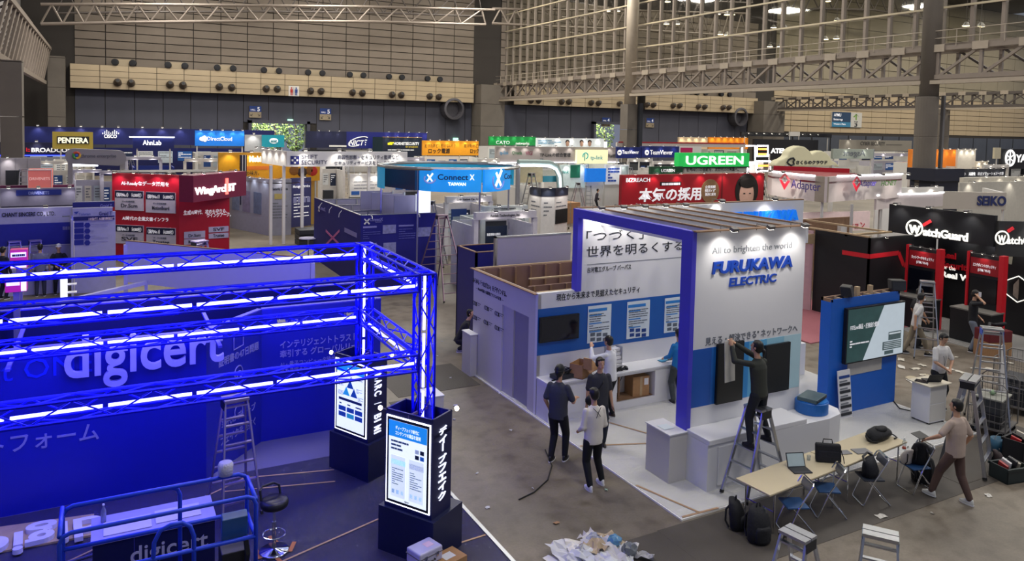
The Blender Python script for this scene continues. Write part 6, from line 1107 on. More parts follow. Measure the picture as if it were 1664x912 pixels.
# red recruiting wall with portrait
t = stand('wide red BIZREACH wall with large white characters and a portrait of a woman', T0(1012,285,3.6)); W = xwall(t, 1011, 1242, 284.5, None, zt=3.6, m=mat('a01020', .45, var=.06)); W.text('BIZREACH', 1017, 296, 1056, 6.5, M_TEXTW, off=.01, bold=.02, y1=297); W.text('本気の採用', 1037, 326, 1140, 20, M_TEXTW, off=.01, bold=.03, y1=329, shear=.1); W.text('ビズリーチ', 1017, 341, 1080, 9, M_TEXTW, off=.01)
W.rect(1072.5, 296, 1107, 302, mat('281414', .5), 'caption_plate', .01); bars(W, 1075, 297, 1105, 301, 1, M_TEXTW, 'small_text', .022, .8); u, v = W.uv(1153.5, 310.5); r_ = abs(W.uv(1168, 310)[0]-u); MB().lathe([(r_,0),(r_,.03)], W.pt(u, v), 28, axis=W.n).build('gold_disc', mat('8a6a48', .5), t); k = MB()
for i, s in enumerate(('企業規模', '問わず', '採用に成功')): W.text(s, 1145, 306+i*6, 1162, 4.6, None, mb=k, off=.035, ext=.01)
k.build('disc_text', M_TEXTW, t); W.rect(1172.6, 285, 1173.2, 340, mat('6a0a14', .5), 'panel_joint', .01)
u, v = W.uv(1213, 313); s_ = abs(W.uv(1228, 313)[0]-u)
MB().ell(W.pt(u, v+.12, .02), s_*1.25, .02, s_*1.35, 20).build('portrait_hair', M_HAIR, t); MB().ell(W.pt(u-.03, v-.1, .05), s_*.78, .02, s_*1.05, 20).build('portrait_face', mat('d8b09c', .6), t); MB().ell(W.pt(u, v+s_*.75, .08), s_*.85, .012, s_*.4, 16).build('portrait_fringe', M_HAIR, t)
k = MB()
for a in (-.32, .28): k.ell(W.pt(u+a*s_, v-.05, .075), s_*.12, .006, s_*.05, 8)
k.build('portrait_eyes', M_BLACK, t); MB().obox(W.pt(u, v-s_*1.5, .01), W.u*s_*1.4, W.n*.01, Vector((0,0,s_*.5))).build('portrait_shoulders', mat('3a4a6a', .6), t)
lamps(W, (.06,.2,.36,.52,.68,.84,.96), 26, s=1.0, col=(1,.8,.75))
# ATEN block with neon frames
t = stand('black ATEN booth with a long row of lamps in the right-hand hall', T0(1212,216,5.0)); W = xwall(t, 1205, 1352, 214.5, 221, y=84, m=M_BLACK, t=.3); W2 = xwall(t, 1225, 1330, 226, 260, y=82, m=mat('15161c', .5)); W2.text('ATEN', 1252, 248.5, 1279, 7.5, mat('ffffff', .5, emit=1.0, var=0), off=.02, bold=.05); legs(W)
for i in range(10): u, v = W.uv(1212+i*12.5, 216); clip_lamp(W.pt(u, W.z0+.3), W.n, t, e=40, s=1.8, real=(i % 2 == 0))
W5 = xwall(t, 1284, 1300, 214, 221, y=83, m=M_OFF); legs(W5)
t = thing('neon_frame_tower', 'tower of white neon rectangles with orange glow left of the ATEN letters', 'light tower', (60, 60, 0), world=True); yy = P(1206,236,z=4.620).y
for (a, b, c, d, mm) in ((1206,237,1227,264,M_LED_W),(1230,237,1248,254,M_LED_W),(1229,262,1252,278,M_LED_W),(1214,266,1230,290,M_LED_W)):
    pa, pb, pc, pd = P(a, b, y=yy), P(c, b, y=yy), P(c, d, y=yy), P(a, d, y=yy); MB().tube([pa, pb, pc, pd, pa], .09, 5).build('neon_tube', mm, t)
for (a, b, c, d) in ((1231,241,1247,244),(1231,249,1247,252),(1230,268,1251,271)):
    pa, pc = P(a, b, y=yy+.1), P(c, d, y=yy+.1); MB().box(pa.x, pc.x, yy+.1, yy+.2, pc.z, pa.z).build('orange_bar', mat('ff9a40', .5, emit=2.2, var=0), t)
pa = P(1206,237,y=yy); pb = P(1252,237,y=yy); MB().box(pa.x, pa.x+.12, yy, yy+.12, 0, pa.z).box(pb.x-.12, pb.x, yy, yy+.12, 0, pa.z-1).box(pa.x, pb.x, yy+1, yy+1.1, 0, 2.6).build('frame_post', M_OFF, t)
# cloud sign
t = thing('cloud_sign', 'large cream cloud-shaped sign with black Japanese lettering', 'sign', (40, 40, 0), world=True); q0 = P(1262,271,z=4.253); yc = q0.y; W = Wall((q0.x, yc), (P(1366,271,y=yc).x, yc), 0, 1, build=False, parent=t); prof = [(1261,271),(1262,266),(1267,261),(1274,258.5),(1281,254),(1284,246),(1291,240),(1300,237),(1309,239),(1316,245),(1320,250.5),(1328,246),(1336,245),(1343,248),(1349,254),(1352,261),(1359,264),(1365,271)]
pts = [W.uv(a, b) for a, b in prof]; k = MB(); n = len(pts); k.add([W.pt(a, b, .0) for a, b in pts]+[W.pt(a, b, -.6) for a, b in pts], [tuple(range(n))[::-1], tuple(range(n, 2*n))]+[(i, (i+1)%n, n+(i+1)%n, n+i) for i in range(n)]); k.build('cloud_body', mat('cdc7a4', .5, emit=.12, var=.03), t, bevel=.08)
W.text('さくらのクラウド', 1293, 266.5, 1344, 5.6, M_TEXTD, off=.02, bold=.05, y1=266); MB().tube([W.pt(*W.uv(a, b), .06) for a, b in ((1281,267),(1278,264),(1280,260),(1283,258),(1288,257),(1290,260),(1288,263),(1289,267),(1284,269),(1281,267))], .06, 5).build('cloud_outline', M_TEXTD, t)
for a in (1275, 1350): q = P(a, 271, y=yc); MB().box(q.x, q.x+.2, yc-.1, yc+.1, 0, q.z+.1).build('post', M_OFF, t)
# Adapter booth: curved white fascia on posts
t = stand('white curved Adapter booth with red-rimmed roof and pink interior', T0(1255,277,4.2)); zt = 4.46; zb = P(1290, 320, y=P(1290,281,z=zt).y).z; M_AD = mat('d8ccc8', .5, var=.03)
pp = [P(a, b, z=zt) for a, b in ((1248,277),(1255,279),(1300,284),(1325,286),(1345,287.5),(1360,286.5),(1400,285),(1440,284),(1466,283))]
ws = []
for i in range(len(pp)-1): ws.append(Wall(pp[i].xy, pp[i+1].xy, zb, zt, .12, M_AD if i not in (3,) else mat('a89c8c', .5), t, 'fascia_panel'))
for i in (1, 2, 5, 6, 7): w_ = ws[i]; w_.rect(0, zt+.04, w_.w, zt-.02, M_LED_W, 'lit_edge', .05, px=False)
w_ = ws[1]; w_.text('Adapter', 1287, 306, 1332, 17, mat('4a3a90', .5), off=.14, bold=-.005, y1=312) if 0 else None
WA = Wall(pp[1].xy, pp[3].xy, zb, zt, build=False, parent=t); WA = Wall(WA.A+WA.n*.45, WA.B+WA.n*.45, zb, zt, build=False, parent=t); WA.text('Adapter', 1286, 305, 1334, 13.5, mat('43358c', .5), off=.02, bold=.0, y1=308); WB_ = Wall(pp[5].xy, pp[8].xy, zb, zt, build=False, parent=t); WB_ = Wall(WB_.A+WB_.n*.45, WB_.B+WB_.n*.45, zb, zt, build=False, parent=t); WB_.text('Adapter', 1395, 303, 1423, 10, mat('43358c', .5), off=.02, y1=304); WB_.text('HCNET', 1431, 302, 1456, 8, mat('5a9a3a', .5), off=.02, shear=.2, y1=301)
for w_, a, b, r in ((WA, 1277, 293, 9), (WB_, 1390, 297, 7)):

    u, v = w_.uv(a, b); s_ = abs(w_.uv(a+r, b)[0]-u); k = MB(); k.add([w_.pt(u-s_, v+s_*.1, .06), w_.pt(u, v+s_*.95, .06), w_.pt(u+s_, v+s_*.1, .06), w_.pt(u+s_*.6, v+s_*.1, .06), w_.pt(u, v+s_*.55, .06), w_.pt(u-s_*.6, v+s_*.1, .06)], [(0,5,4,1),(1,4,3,2)]); k.build('diamond_logo', mat('d4505a', .5), t)
    k = MB(); k.add([w_.pt(u-s_, v, .06), w_.pt(u, v-s_*1.2, .06), w_.pt(u+s_, v, .06), w_.pt(u+s_*.5, v, .06), w_.pt(u, v-s_*.5, .06), w_.pt(u-s_*.5, v, .06)], [(0,1,4,5),(1,2,3,4)]); k.build('diamond_logo', mat('d4243a', .5, emit=.2), t); w_.text('a', a-2.2, b+2.5, a+2.2, 5, M_TEXTG, off=.06, bold=0)
for w_, us in ((WA, (.05,.35,.65)), (WB_, (.05,.4,.8))): w_.z1 = zt; lamps(w_, us, 34, s=1.2)
back = [P(a, b, z=zt) for a, b in ((1248,275),(1466,278))]; k = MB(); k.prism([tuple(p.xy) for p in pp]+[(pp[-1].x+1.5, pp[-1].y+4), (pp[1].x+4.9, pp[0].y+3.9)], zt-.3, zt-.22); k.build('roof_deck', mat('8a2430', .5), t); Wall((pp[1].x+4.9, pp[0].y+3.6), (pp[-1].x+1.5, pp[-1].y+4), zt-.5, zt, .1, M_RED, t, 'red_rim')
r2 = [P(a, b, z=3.518) for a, b in ((1425,318),(1440,316),(1480,315.5),(1520,314),(1533,313))]
for i in range(4): w_ = Wall(r2[i].xy, r2[i+1].xy, 2.86, 3.52, .1, M_AD, t, 'lower_fascia'); w_.rect(0, 3.56, w_.w, 3.5, M_LED_W, 'lit_edge', .05, px=False)
Wall((r2[0].x+.5, r2[0].y+3), (r2[-1].x+.6, r2[-1].y+3), 3.0, 3.5, .1, M_RED, t, 'red_rim')
for i, (a, b) in enumerate(((1335,380),(1378,470),(1450,440),(1520,410),(1300,360),(1428,400))):
    if i == 3: continue
    q = P(a, b, z=0) if i in (1,) else None
    if q is None: p_ = [pp[4], None, r2[1], r2[3], pp[2], pp[7]][i]; q = Vector((p_.x+.1, p_.y+.3, 0))
    MB().lathe([(.06,0),(.06,2.8 if i in (2,3) else zb+.1)], q, 12).build('post', M_OFF, t)
q = pp[4]; W = Wall((q.x-2.2, q.y+1.2), (q.x+3.4, q.y+.4), 2.0, 2.85, .1, mat('e6ccc8', .5, emit=.1), t, 'hanging_board'); W.text('頼れるセキュリティソリューション', .2, 2.1, W.w-.5, .3, mat('c8283c', .5), off=.01, px=False, bold=.02)
W = Wall((pp[2].x-1.4, pp[2].y+3), (pp[5].x, pp[5].y+2.6), 0, 2.6, .1, M_RED, t, 'red_wall')
for i in range(4): W.rect(.3+i*W.w/4.2, 2.2, .3+i*W.w/4.2+W.w/6, 1.1, M_LGT, 'white_poster', .02, px=False); W.rect(.35+i*W.w/4.2, 2.1, .25+i*W.w/4.2+W.w/6, 1.8, mat('2a50a0', .5), 'poster_title', .01, .02, px=False)
MB().box(18.5, 24.5, 15.3, 19.4, 0, .03).build('red_carpet', mat('a06068', .6, var=.1), t)
for (a, b, hgt) in ((1310,455,2.6),(1365,470,2.6)): q = P(a, b, z=0); MB().box(q.x-.1, q.x+.25, q.y, q.y+1.4, 0, hgt).build('white_fin', M_LGT, t)
for i, (a, b) in enumerate(((1328,440),(1345,470))): q = P(a, b, z=0); W = Wall((q.x, q.y), (q.x+.9, q.y-.5), 0, 2.2, .1, mat('d8c4c4', .5), t, 'pale_board'); bars(W, .1, 2.0, .8, .7, 8, M_TEXTG, 'print', .01, .4, px=False)
# right-hand far things
t = stand('grey CYBER SECURITY banner board in the right-hand hall', T0(1365,226,4.9)); W = xwall(t, 1366, 1482, 227, 245, y=80, m=mat('8f8a80', .5, var=.04)); W.text('CYBER SECURITY', 1398, 236, 1438, 6, mat('383838', .5), off=.02); W.rect(1440, 235, 1466, 235.5, M_TEXTD, 'rule', .02); lamps(W, (.1,.5), 30, s=1.3); hide_back(W, M_LGT, 3, 3.4, 6, 18)
t = stand('pale Asgent sign seen from its back, letters reversed', T0(1356,241,4.5)); W = xwall(t, 1354, 1420, 242, 258, zt=4.45, m=mat('9ca49a', .5, emit=.08)); k = MB(); W.text('Asgent', 1368, 253, 1404, 9, None, mb=k, off=.02); um = sum((Vector(v)-W.A).dot(W.u) for v in k.v)/len(k.v); k.v = [tuple(Vector(v)-W.u*2*((Vector(v)-W.A).dot(W.u)-um)) for v in k.v]; k.build('reversed_lettering', M_TEXTG, t); Wall((W.B.x, W.B.y), (W.B.x+1.2, W.B.y+.8), W.z0, W.z1, .1, mat('6a7a94', .5), t, 'side_board'); legs(W); lamps(W, (.3,.75), 26, s=1.2); hide_back(W, M_LGT, 2, 2.8, 4, 19)
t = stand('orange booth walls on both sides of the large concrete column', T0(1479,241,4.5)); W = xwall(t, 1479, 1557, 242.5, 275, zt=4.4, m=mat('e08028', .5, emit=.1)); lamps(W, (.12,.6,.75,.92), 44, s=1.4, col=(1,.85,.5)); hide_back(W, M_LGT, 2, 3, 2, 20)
t = stand('white stepped booth wall right of the orange booth', T0(1557,243,4.5)); W = xwall(t, 1557, 1586, 243, 274, zt=4.45, m=mat('e4dccc', .5)); lamps(W, (.2,.5,.8), 40, s=1.3); W2 = xwall(t, 1586, 1606, 262.5, 274, y=W.A.y, m=mat('e8dcc8', .5)); lamps(W2, (.25,.75), 30, s=1.2); hide_back(W, M_LGT, 2, 2.6, 2, 21)
t = stand('black booth wall with a round white three-armed logo at the far right edge', T0(1627,241,4.6)); W = xwall(t, 1627, 1690, 242, 275, zt=4.6, m=M_BLACK); u, v = W.uv(1640.5, 257); r_ = abs(W.uv(1647.5, 257)[0]-u); k = MB(); k.tube([W.pt(u+r_*cos(a*pi/12), v+r_*sin(a*pi/12), .08) for a in range(25)], r_*.14, 6)
for a in range(6): k.beam(W.pt(u, v, .06), W.pt(u+r_*.85*cos(a*pi/3+pi/2), v+r_*.85*sin(a*pi/3+pi/2), .06), r_*.16, .05)
k.build('round_logo', mat('f4f4f4', .5, emit=.8, var=0), t); W.text('YAMAHA', 1650, 263, 1700, 12, mat('f4f4f4', .5, emit=.8, var=0), off=.02, bold=.05); W2 = xwall(t, 1617, 1627, 240, 258, y=W.A.y-.5, m=mat('c0b8a0', .5)); legs(W2, us=(.5,)); hide_back(W, M_DARK, 2, 2.8, 3, 22)
t = stand('dark navy block and black caption fascia behind the column', T0(1520,274,3.9)); W = xwall(t, 1520, 1567, 275, 295, zt=3.9, m=mat('15182c', .5), t=2.0); W2 = xwall(t, 1520, 1563, 295, None, y=W.A.y+.2, m=mat('10142a', .5), t=1.8); W3_ = xwall(t, 1566, 1634, 275, 288, y=W.A.y+.5, m=mat('2a2c34', .5)); W3_.text('ト　高速化　統合ソリューション・IT部', 1567, 285, 1630, 5, M_TEXTW, off=.02, y1=286); lamps(W3_, (.2,.5,.8), 26, s=1.2); legs(W3_); hide_back(W3_, M_LGT, 3, 2.6, 4, 23)
t = stand('white SEIKO booth with a broad blank fascia right of the column', T0(1470,318,3.4)); q = P(1520,306,z=3.570); W = Wall(q.xy, P(1636,308,z=3.570).xy, P(1540,339,y=P(1540,306,z=3.570).y).z, 3.4, .2, mat('c2b9ac', .5, var=.03), t, 'fascia'); W.text('SEIKO', 1587, 333, 1634, 15, mat('2a3468', .5), off=.02, bold=.035, ext=.03, y1=331); W2 = Wall(W.B, (W.B.x+2.4, W.B.y+2.4), W.z0, 3.4, .2, M_OFF, t, 'fascia'); R_ = Wall((W.A.x, W.A.y+3.4), (W.B.x+2, W.A.y+3.0), 0, 3.3, .1, M_LGT, t, 'rear_wall'); lamps(R_, (.2,.5,.8), 24, s=1.1); legs(W, us=(.02,.98)); MB().box(W.A.x+.4, W.B.x, W.A.y+.8, W.A.y+1.4, 0, 1.0).build('counter', M_LGT, t, bevel=.01)
t = stand('plain cream booth walls behind the SEIKO fascia', T0(1566,294,3.4)); W = xwall(t, 1566, 1690, 289, None, zt=3.6, m=mat('c8c2b4', .5)); lamps(W, (.2,.45,.7), 26, s=1.2); W2 = xwall(t, 1560, 1690, 297, None, zt=3.4, m=mat('bdb8ac', .5), t=.1); lamps(W2, (.1,.6), 20)
stepladder('distant stepladder between the SEIKO and watchguard fascias', tuple(P(1615,372,z=0).xy)+(0,), .3, 2.3, 1.2, .34, .6)
# --- red and black security stand on the right
t = stand('black and red WatchGuard booth with large round logo and kiosks', (21, 14, 0)); M_WB = mat('17181c', .5, var=.08); M_WR = mat('c41c28', .45, emit=.08, var=.04)
Wb = Wall((22.0,18.2), (22.0,16.0), 0, 2.9, .1, M_WB, t, 'black_wall'); Wc = Wall((22.0,16.0), (25.5,16.0), 0, 2.9, .1, M_WB, t, 'black_wall')
k = MB(); (u0,v0), (u1,v1) = Wb.uv(1369,411), Wb.uv(1412,419)
for w_, pts_ in ((Wb, ((1369,410),(1413,417))), (Wc, ((1413,417),(1460,411),(1468,431),(1484,429)))):
    qs = [w_.uv(*p) for p in pts_]
    for i in range(len(qs)-1): k.beam(w_.pt(*qs[i], .01), w_.pt(*qs[i+1], .01), .1 if i != 1 else .08, .01, up=w_.n) if 0 else k.beam(w_.pt(*qs[i], .01), w_.pt(*qs[i+1], .01), .012, .15)
k.build('red_stripe', M_WR, t)
W = Wall((24.35,17.05), (24.35,13.45), 2.87, 3.85, .15, M_WB, t, 'fascia'); M_WW = mat('f2f0e6', .5, emit=.9, var=0); FBp = Vector((24.35,13.3,0))
W.text('atchGuard', 1501, 382, 1574, 13, M_WW, off=.02, bold=.03, ext=.04, y1=388); W.text('W', 1478, 377.5, 1497, 13, M_WW, off=.03, bold=.05, ext=.04); u, v = W.uv(1487.5, 370.5); r_ = abs(W.uv(1500.5, 371)[0]-u)
MB().tube([W.pt(u+r_*cos(a*pi/14), v+r_*.92*sin(a*pi/14), .06) for a in range(29)], .03, 6).build('ring_logo', M_WW, t); MB().beam(W.pt(*W.uv(1502,366), .05), W.pt(*W.uv(1514,359), .05), .04, .1).build('red_accent', mat('d83038', .5, emit=.5), t)
W2 = Wall(FBp.xy, (FBp.x+3.0, FBp.y-1.6), 2.6, 3.7, .15, mat('3a3a3a', .5), t, 'fascia'); W2.text('atchGuard', 1635, 396, 1700, 12, M_WW, off=.02, bold=.03, y1=398); W2.text('W', 1620, 394, 1633, 12, M_WW, off=.03, bold=.05); u, v = W2.uv(1626.5, 386); MB().tube([W2.pt(u+.2*cos(a*pi/14), v+.2*sin(a*pi/14), .06) for a in range(29)], .025, 6).build('ring_logo', M_WW, t); MB().beam(W2.pt(*W2.uv(1636,376), .05), W2.pt(*W2.uv(1645,370), .05), .04, .09).build('red_accent', mat('d83038', .5, emit=.5), t)
lamps(W, (.12,.45,.8), 22, s=.9); lamps(W2, (.3,.7), 18, s=.9); lamps(Wc, (.12,), 14, s=.8)
Wd = Wall((25.6,16.0), (25.6,9.5), 0, 3.0, .1, M_WB, t, 'slogan_wall'); lamps(Wd, (.16,.3,.45,.6), 26, s=.9);  # these spot lamps are added to brighten the slogan print
for s, y_, h_, c, x1 in (('Real', 417.5, 9.5, M_WR, 1554), ('Security', 433, 10, M_WR, 1578), ('for the', 436, 7, M_WW, 1553), ('Real World', 449, 9, M_WW, 1605)): Wd.text(s, 1530, y_, x1, h_, c, off=.01, bold=.04 if h_ > 8 else .01, y1=y_+1.5+(2 if len(s) > 6 else 0))
def wkiosk(px0, px1, pyt, pyb, label_):
    a = P(px0-14, pyb, z=0); b = Vector((a.x, P(px1, pyt+6, x=a.x).y, 0)); a = Vector((a.x, a.y)); b = Vector((b.x, b.y)); zt_ = P(px0, pyt, y=a.y).z
    w_ = Wall(a, b, 0, zt_, .12, M_WB, t, 'kiosk_board'); w_.rect(.04, zt_-.12, w_.w-.04, zt_-.62, mat('98141e', .5), 'red_header', .02, px=False); w_.text(label_, .12, zt_-.38, w_.w-.24, .1, M_TEXTW, off=.025, px=False); w_.text('(UTM / Wi-Fi)', w_.w*.3, zt_-.52, w_.w*.4, .08, M_TEXTW, off=.025, px=False)
    w_.rect(.06, zt_-.72, w_.w-.06, zt_-1.45, M_SCREEN, 'screen', .04, px=False); MB().obox(w_.pt(w_.w+.07, zt_/2, -.02), w_.u*.07, w_.n*.12, Vector((0,0,zt_/2+.05))).build('red_post', M_WR, t); MB().obox(w_.pt(-.02, zt_/2, -.02), w_.u*.025, w_.n*.1, Vector((0,0,zt_/2+.05))).build('red_post', M_WR, t)
    for s in (.15, .5, .85): clip_lamp(w_.pt(w_.w*s, zt_), w_.n, t, e=5, s=.5, real=(s == .5))
    c = w_.pt(w_.w/2, 0, .3); MB().obox(c+Vector((0,0,.5)), w_.u*(w_.w/2+.15), w_.n*.32, Vector((0,0,.48))).build('kiosk_counter', M_WB, t); MB().obox(c+Vector((0,0,1.0)), w_.u*(w_.w/2+.17), w_.n*.34, Vector((0,0,.02))).build('counter_top', mat('77756f', .5), t)
wkiosk(1485, 1525, 399, 523, 'ネットワークセキュリティ'); wkiosk(1583, 1627, 410, 548, 'エンドポイントセキュリティ')
u, v = Wd.uv(1645, 412)
k = MB().ell(Wd.pt(u, v, .02), .34, .02, .36, 18).build('portrait', mat('9a9484', .6), t); MB().ell(Wd.pt(u-.05, v+.1, .045), .17, .02, .24, 16).build('portrait_face', mat('c08a70', .6), t); MB().ell(Wd.pt(u-.05, v-.06, .06), .15, .015, .13, 14).build('portrait_beard', mat('3a2a22', .7), t); MB().ell(Wd.pt(u-.05, v+.28, .055), .17, .015, .1, 14).build('portrait_hair', mat('2a1e18', .7), t)
for (a, b, r_) in ((1655, 470, .42),): u, v = Wd.uv(a, b); MB().tube([Wd.pt(u+r_*cos(i*pi/3+pi/6), v+r_*sin(i*pi/3+pi/6), .03) for i in range(7)], .02, 5).build('hexagon_frame', M_WW, t); MB().ell(Wd.pt(u, v, .01), r_*.8, .01, r_*.8, 6).build('hexagon_photo', mat('8a7a70', .6, var=.5, scale=8), t)
MB().box(20.5, 22.0, 18.2, 18.3, 2.4, 2.75).box(22.0, 24.4, 16.9, 17.0, 2.84, 2.9).box(22.0, 22.1, 16.1, 20.5, 2.9, 2.95).box(24.2, 24.3, 17.1, 20.5, 2.84, 2.9).build('timber_frame', M_LWOOD, t)
Wall((21.2,20.2), (21.9,18.2), 0, 2.85, .08, mat('c8a4a8', .5), t, 'pink_side_board'); MB().box(22.6, 25.5, 10.5, 15.9, 0, .02).build('floor_film', FILM, t)
Wall((22.0,20.5), (27,20.5), 0, 2.9, .1, M_WOOD, t, 'timber_wall')
# --- left side: magenta booth
t = stand('magenta-red booth with WingArc1ST lettering and white product cards', T0(293,283,3.6)); q = P(182,281,z=3.780); c = P(291,284.5,z=3.780); r = P(373,283,z=3.780)
WL = Wall(q.xy, c.xy, 0, 3.78, .1, M_MAG, t, 'left_front'); WR = Wall(c.xy, r.xy, 0, 3.78, .1, M_MAG, t, 'right_front')
WL.text('AI-Readyなデータ活用を', 197, 300, 275, 6.6, M_TEXTW, off=.01, bold=.03, y1=303.5); WL.text('AI時代の企業文書インフラ', 199, 357, 274, 6, M_TEXTW, off=.01, bold=.015, y1=361)
for (a, b, c_, d, s) in ((188,309,234,341,'Dr.Sum'),(238,311.5,286,345,'MotionBoard'),(189,365,234,395,'SVF'),(239,369,286,400,'Trustee')):
    WL.rect(a, b, c_, d, mat('c8c4d0', .5), 'product_card', .06); WL.rect(a+.5, b+.5, c_-.5, b+(d-b)*.36, mat('10183c', .5), 'card_header', .01, .06); WL.text('（国内No.1）（4,000社）', a+3, b+(d-b)*.3, c_-3, 6, M_TEXTW, off=.072, bold=.01); WL.text(s, a+(c_-a)*.22, d-4.5, c_-(c_-a)*.2, 6, M_TEXTD, off=.065); WL.text('データ分析基盤', a+(c_-a)*.25, b+(d-b)*.6, c_-(c_-a)*.3, 3, M_TEXTG, off=.065)
lamps(WL, (.12,.4,.68,.93), 26, s=1.1, col=(1,.8,.75))
WS = Wall(P(302,288,z=3.780).xy, P(389,280.5,z=3.780).xy, 2.7, 3.86, .35, mat('7a1040', .5), t, 'sign_box'); WS.n = WS.n
sb = Wall(WS.A+WS.n*.38, WS.B+WS.n*.38, 0, 1, build=False, parent=t); WS.parent = t; MB().obox(WS.pt(WS.w/2, 3.28, .19), WS.u*WS.w/2, WS.n*.19, Vector((0,0,.58))).build('sign_box', mat('7a1040', .5), t); M_WA = mat('fff2ee', .5, emit=1.4, var=0)
sb.text('WingArc', 316, 317, 364, 12, M_WA, bold=.02, ext=.05, y1=309); sb.text('1ST', 365, 311, 382, 12, M_WA, bold=.045, ext=.05, y1=306); sb.rect(366, 290, 369.5, 316, mat('ff6a60', .5, emit=2, var=0), 'red_slash', .05, .01); lamps(WS, (.2,.5,.8), 10)
WR.text('生成AI時代、攻めも守りも、', 298, 349, 369, 7, M_TEXTW, off=.01, bold=.015, y1=336, shear=.15); WR.text('ウイングアーク。', 336, 353, 375, 6.5, M_TEXTW, off=.01, bold=.015, y1=346, shear=.15)
for (a, b, c_, d, s) in ((299,377,333,388,'Dr.Sum'),(299,389,333,398,'MotionBoard'),(339,369,371,378,'SVF'),(339,380,371,388,'Trustee')): WR.rect(a, b, c_, d, mat('b8b0d0', .5), 'product_card', .04); WR.text(s, a+7, d-2.5, c_-7, 5, M_TEXTD, off=.045)
lamps(WR, (.15,.45,.8), 14, col=(1,.8,.75)); k = MB(); k.obox(((q+r)/2+Vector((-.2,1.6,0))), (2.2,0,0), (0,.9,0), (0,0,.02)); k.build('roof_frame', M_BLACK, t)
for a in (.2, .5, .8): p_ = q.lerp(r, a); MB().ell((p_.x, p_.y+.5, 3.72), .25, .2, .12, 10).build('black_fitting', M_BLACK, t)
t = stand('slim striped black and white post beside the magenta booth', T0(390,250,4.0), 'post', 'striped_post'); q = P(391,333,z=0); W = xwall(t, 390.5, 401, 252, 333, zt=4.1, m=mat('14183a', .5)); 
for a in (393.5, 398): W.rect(a, 252, a+1.2, 333, M_LGT, 'white_stripe', .02)
legs(W, us=(.5,))
# stands at far left
t = stand('pale blank booth with tall white walls at the left edge, behind the lit red box', (-6, 55, 0)); W = xwall(t, -10, 66, 257, None, y=50, m=mat('aba6b0', .5)); W.rect(9, 277, 35, 306, M_DARK, 'doorway', .02); lamps(W, (.3,), 20)
for i, x in enumerate((1, 25, 45)): W.rect(x, 257, x+.5, 310, M_GREY, 'panel_joint', .02)
stepladder('white stepladder against the pale walls left of the red lit box', (P(40,310,y=48).x, 48, 0), .2, 3.4, 1.2, .4, .8)
t = stand('glowing red-orange DRIVENETS cube above a grey booth with a blue name strip', (-3, 38, 0)); W = xwall(t, 45, 84, 276, 307, zt=3.7, m=mat('c86a60', .5, emit=.35, var=.05), t=1.0); W.rect(45, 275.5, 84.5, 277, M_LGT, 'frame_edge', .06); W.rect(45, 305.5, 84.5, 307, M_LGT, 'frame_edge', .06); W.rect(44.6, 276, 46, 307, M_LGT, 'frame_edge', .06); W.rect(83.4, 276, 84.6, 307, M_LGT, 'frame_edge', .06)
W.text('DRIVENETS', 48, 293, 81, 4.6, mat('e8c8c0', .5, emit=.4), off=.02, bold=.0); yq = W.A.y-1.2; W2 = xwall(t, 0, 122, 307, 336, y=yq, m=mat('77748c', .5)); W2.rect(26, 309, 100, 318, mat('1a2a80', .5), 'name_strip', .03); W2.text('DRIVENETS', 46.5, 316, 80, 4.5, mat('8a94d0', .5), off=.04); lamps(W2, (.12,.51,.93), 14); Wall((W2.A.x, yq+.3), (W2.B.x, yq+.3), 0, W2.z0+.05, .1, mat('5a5a78', .5), t, 'rear_wall'); W3_ = xwall(t, 0, 120, 302, 308, y=yq+2, m=mat('6a2450', .5))
t = stand('white-fascia CHANT SINCERE CO., LTD. shell booth with deep blue rear wall', (-2, 22, 0)); W = xwall(t, -60, 118, 341, 356, zt=3.0, m=mat('9c9ac0', .5)); W.text('CHANT SINCERE CO., LTD.', 3, 352.5, 90, 6.5, M_TEXTD, off=.02, bold=.03, y1=352); bars(W, 101, 350, 114, 353, 1, M_TEXTG, 'booth_number', .02); yq = W.A.y+2.6; R_ = Wall((W.A.x-.5, yq), (W.B.x-.1, yq), 0, 2.7, .08, mat('a5a3c8', .5), t, 'rear_wall'); R_.rect(-30, 366, 114, 403, mat('1c2294', .5), 'blue_field', .02); R_.rect(-30, 403, 114, 404, M_LGT, 'edge_line', .022); R_.text('国産器', 102, 373, 114, 5, M_PRL, off=.03); MB().box(W.B.x-.06, W.B.x, W.A.y, yq, 0, 2.7).build('side_panel', mat('b0aed0', .5), t); MB().tube([W.pt(W.w*.2, 3.0, -.05), W.pt(W.w*.99, 3.0, -.05)], .03, 6).build('fascia_rail', M_ALU, t); legs(W, us=(.995,), m=M_ALU, r=.03); lamps(W, (.75,), 8)
MB().box(W.B.x-3.0, W.B.x-.4, W.A.y+.8, W.A.y+1.3, 0, .9).build('counter', mat('b0aed0', .5), t)
t = stand('Graid shell booth with hexagon list on its pale rear wall', (0, 24, 0)); W = xwall(t, 118, 183, 339, 352, zt=3.05, m=mat('9896bc', .5)); W.text('Taiwan', 127.5, 350, 147, 4.2, mat('5a62a0', .5), off=.02); W.text('Graid T', 161, 350, 182, 6, mat('2c2c60', .5), off=.02, bold=.02); k = MB(); u, v = W.uv(124, 346); k.add([W.pt(u-.07, v+.03, .02), W.pt(u+.08, v+.05, .02), W.pt(u-.0, v-.05, .02)], [(0,2,1)]); k.build('bird_mark', mat('2a3a8a', .5), t)
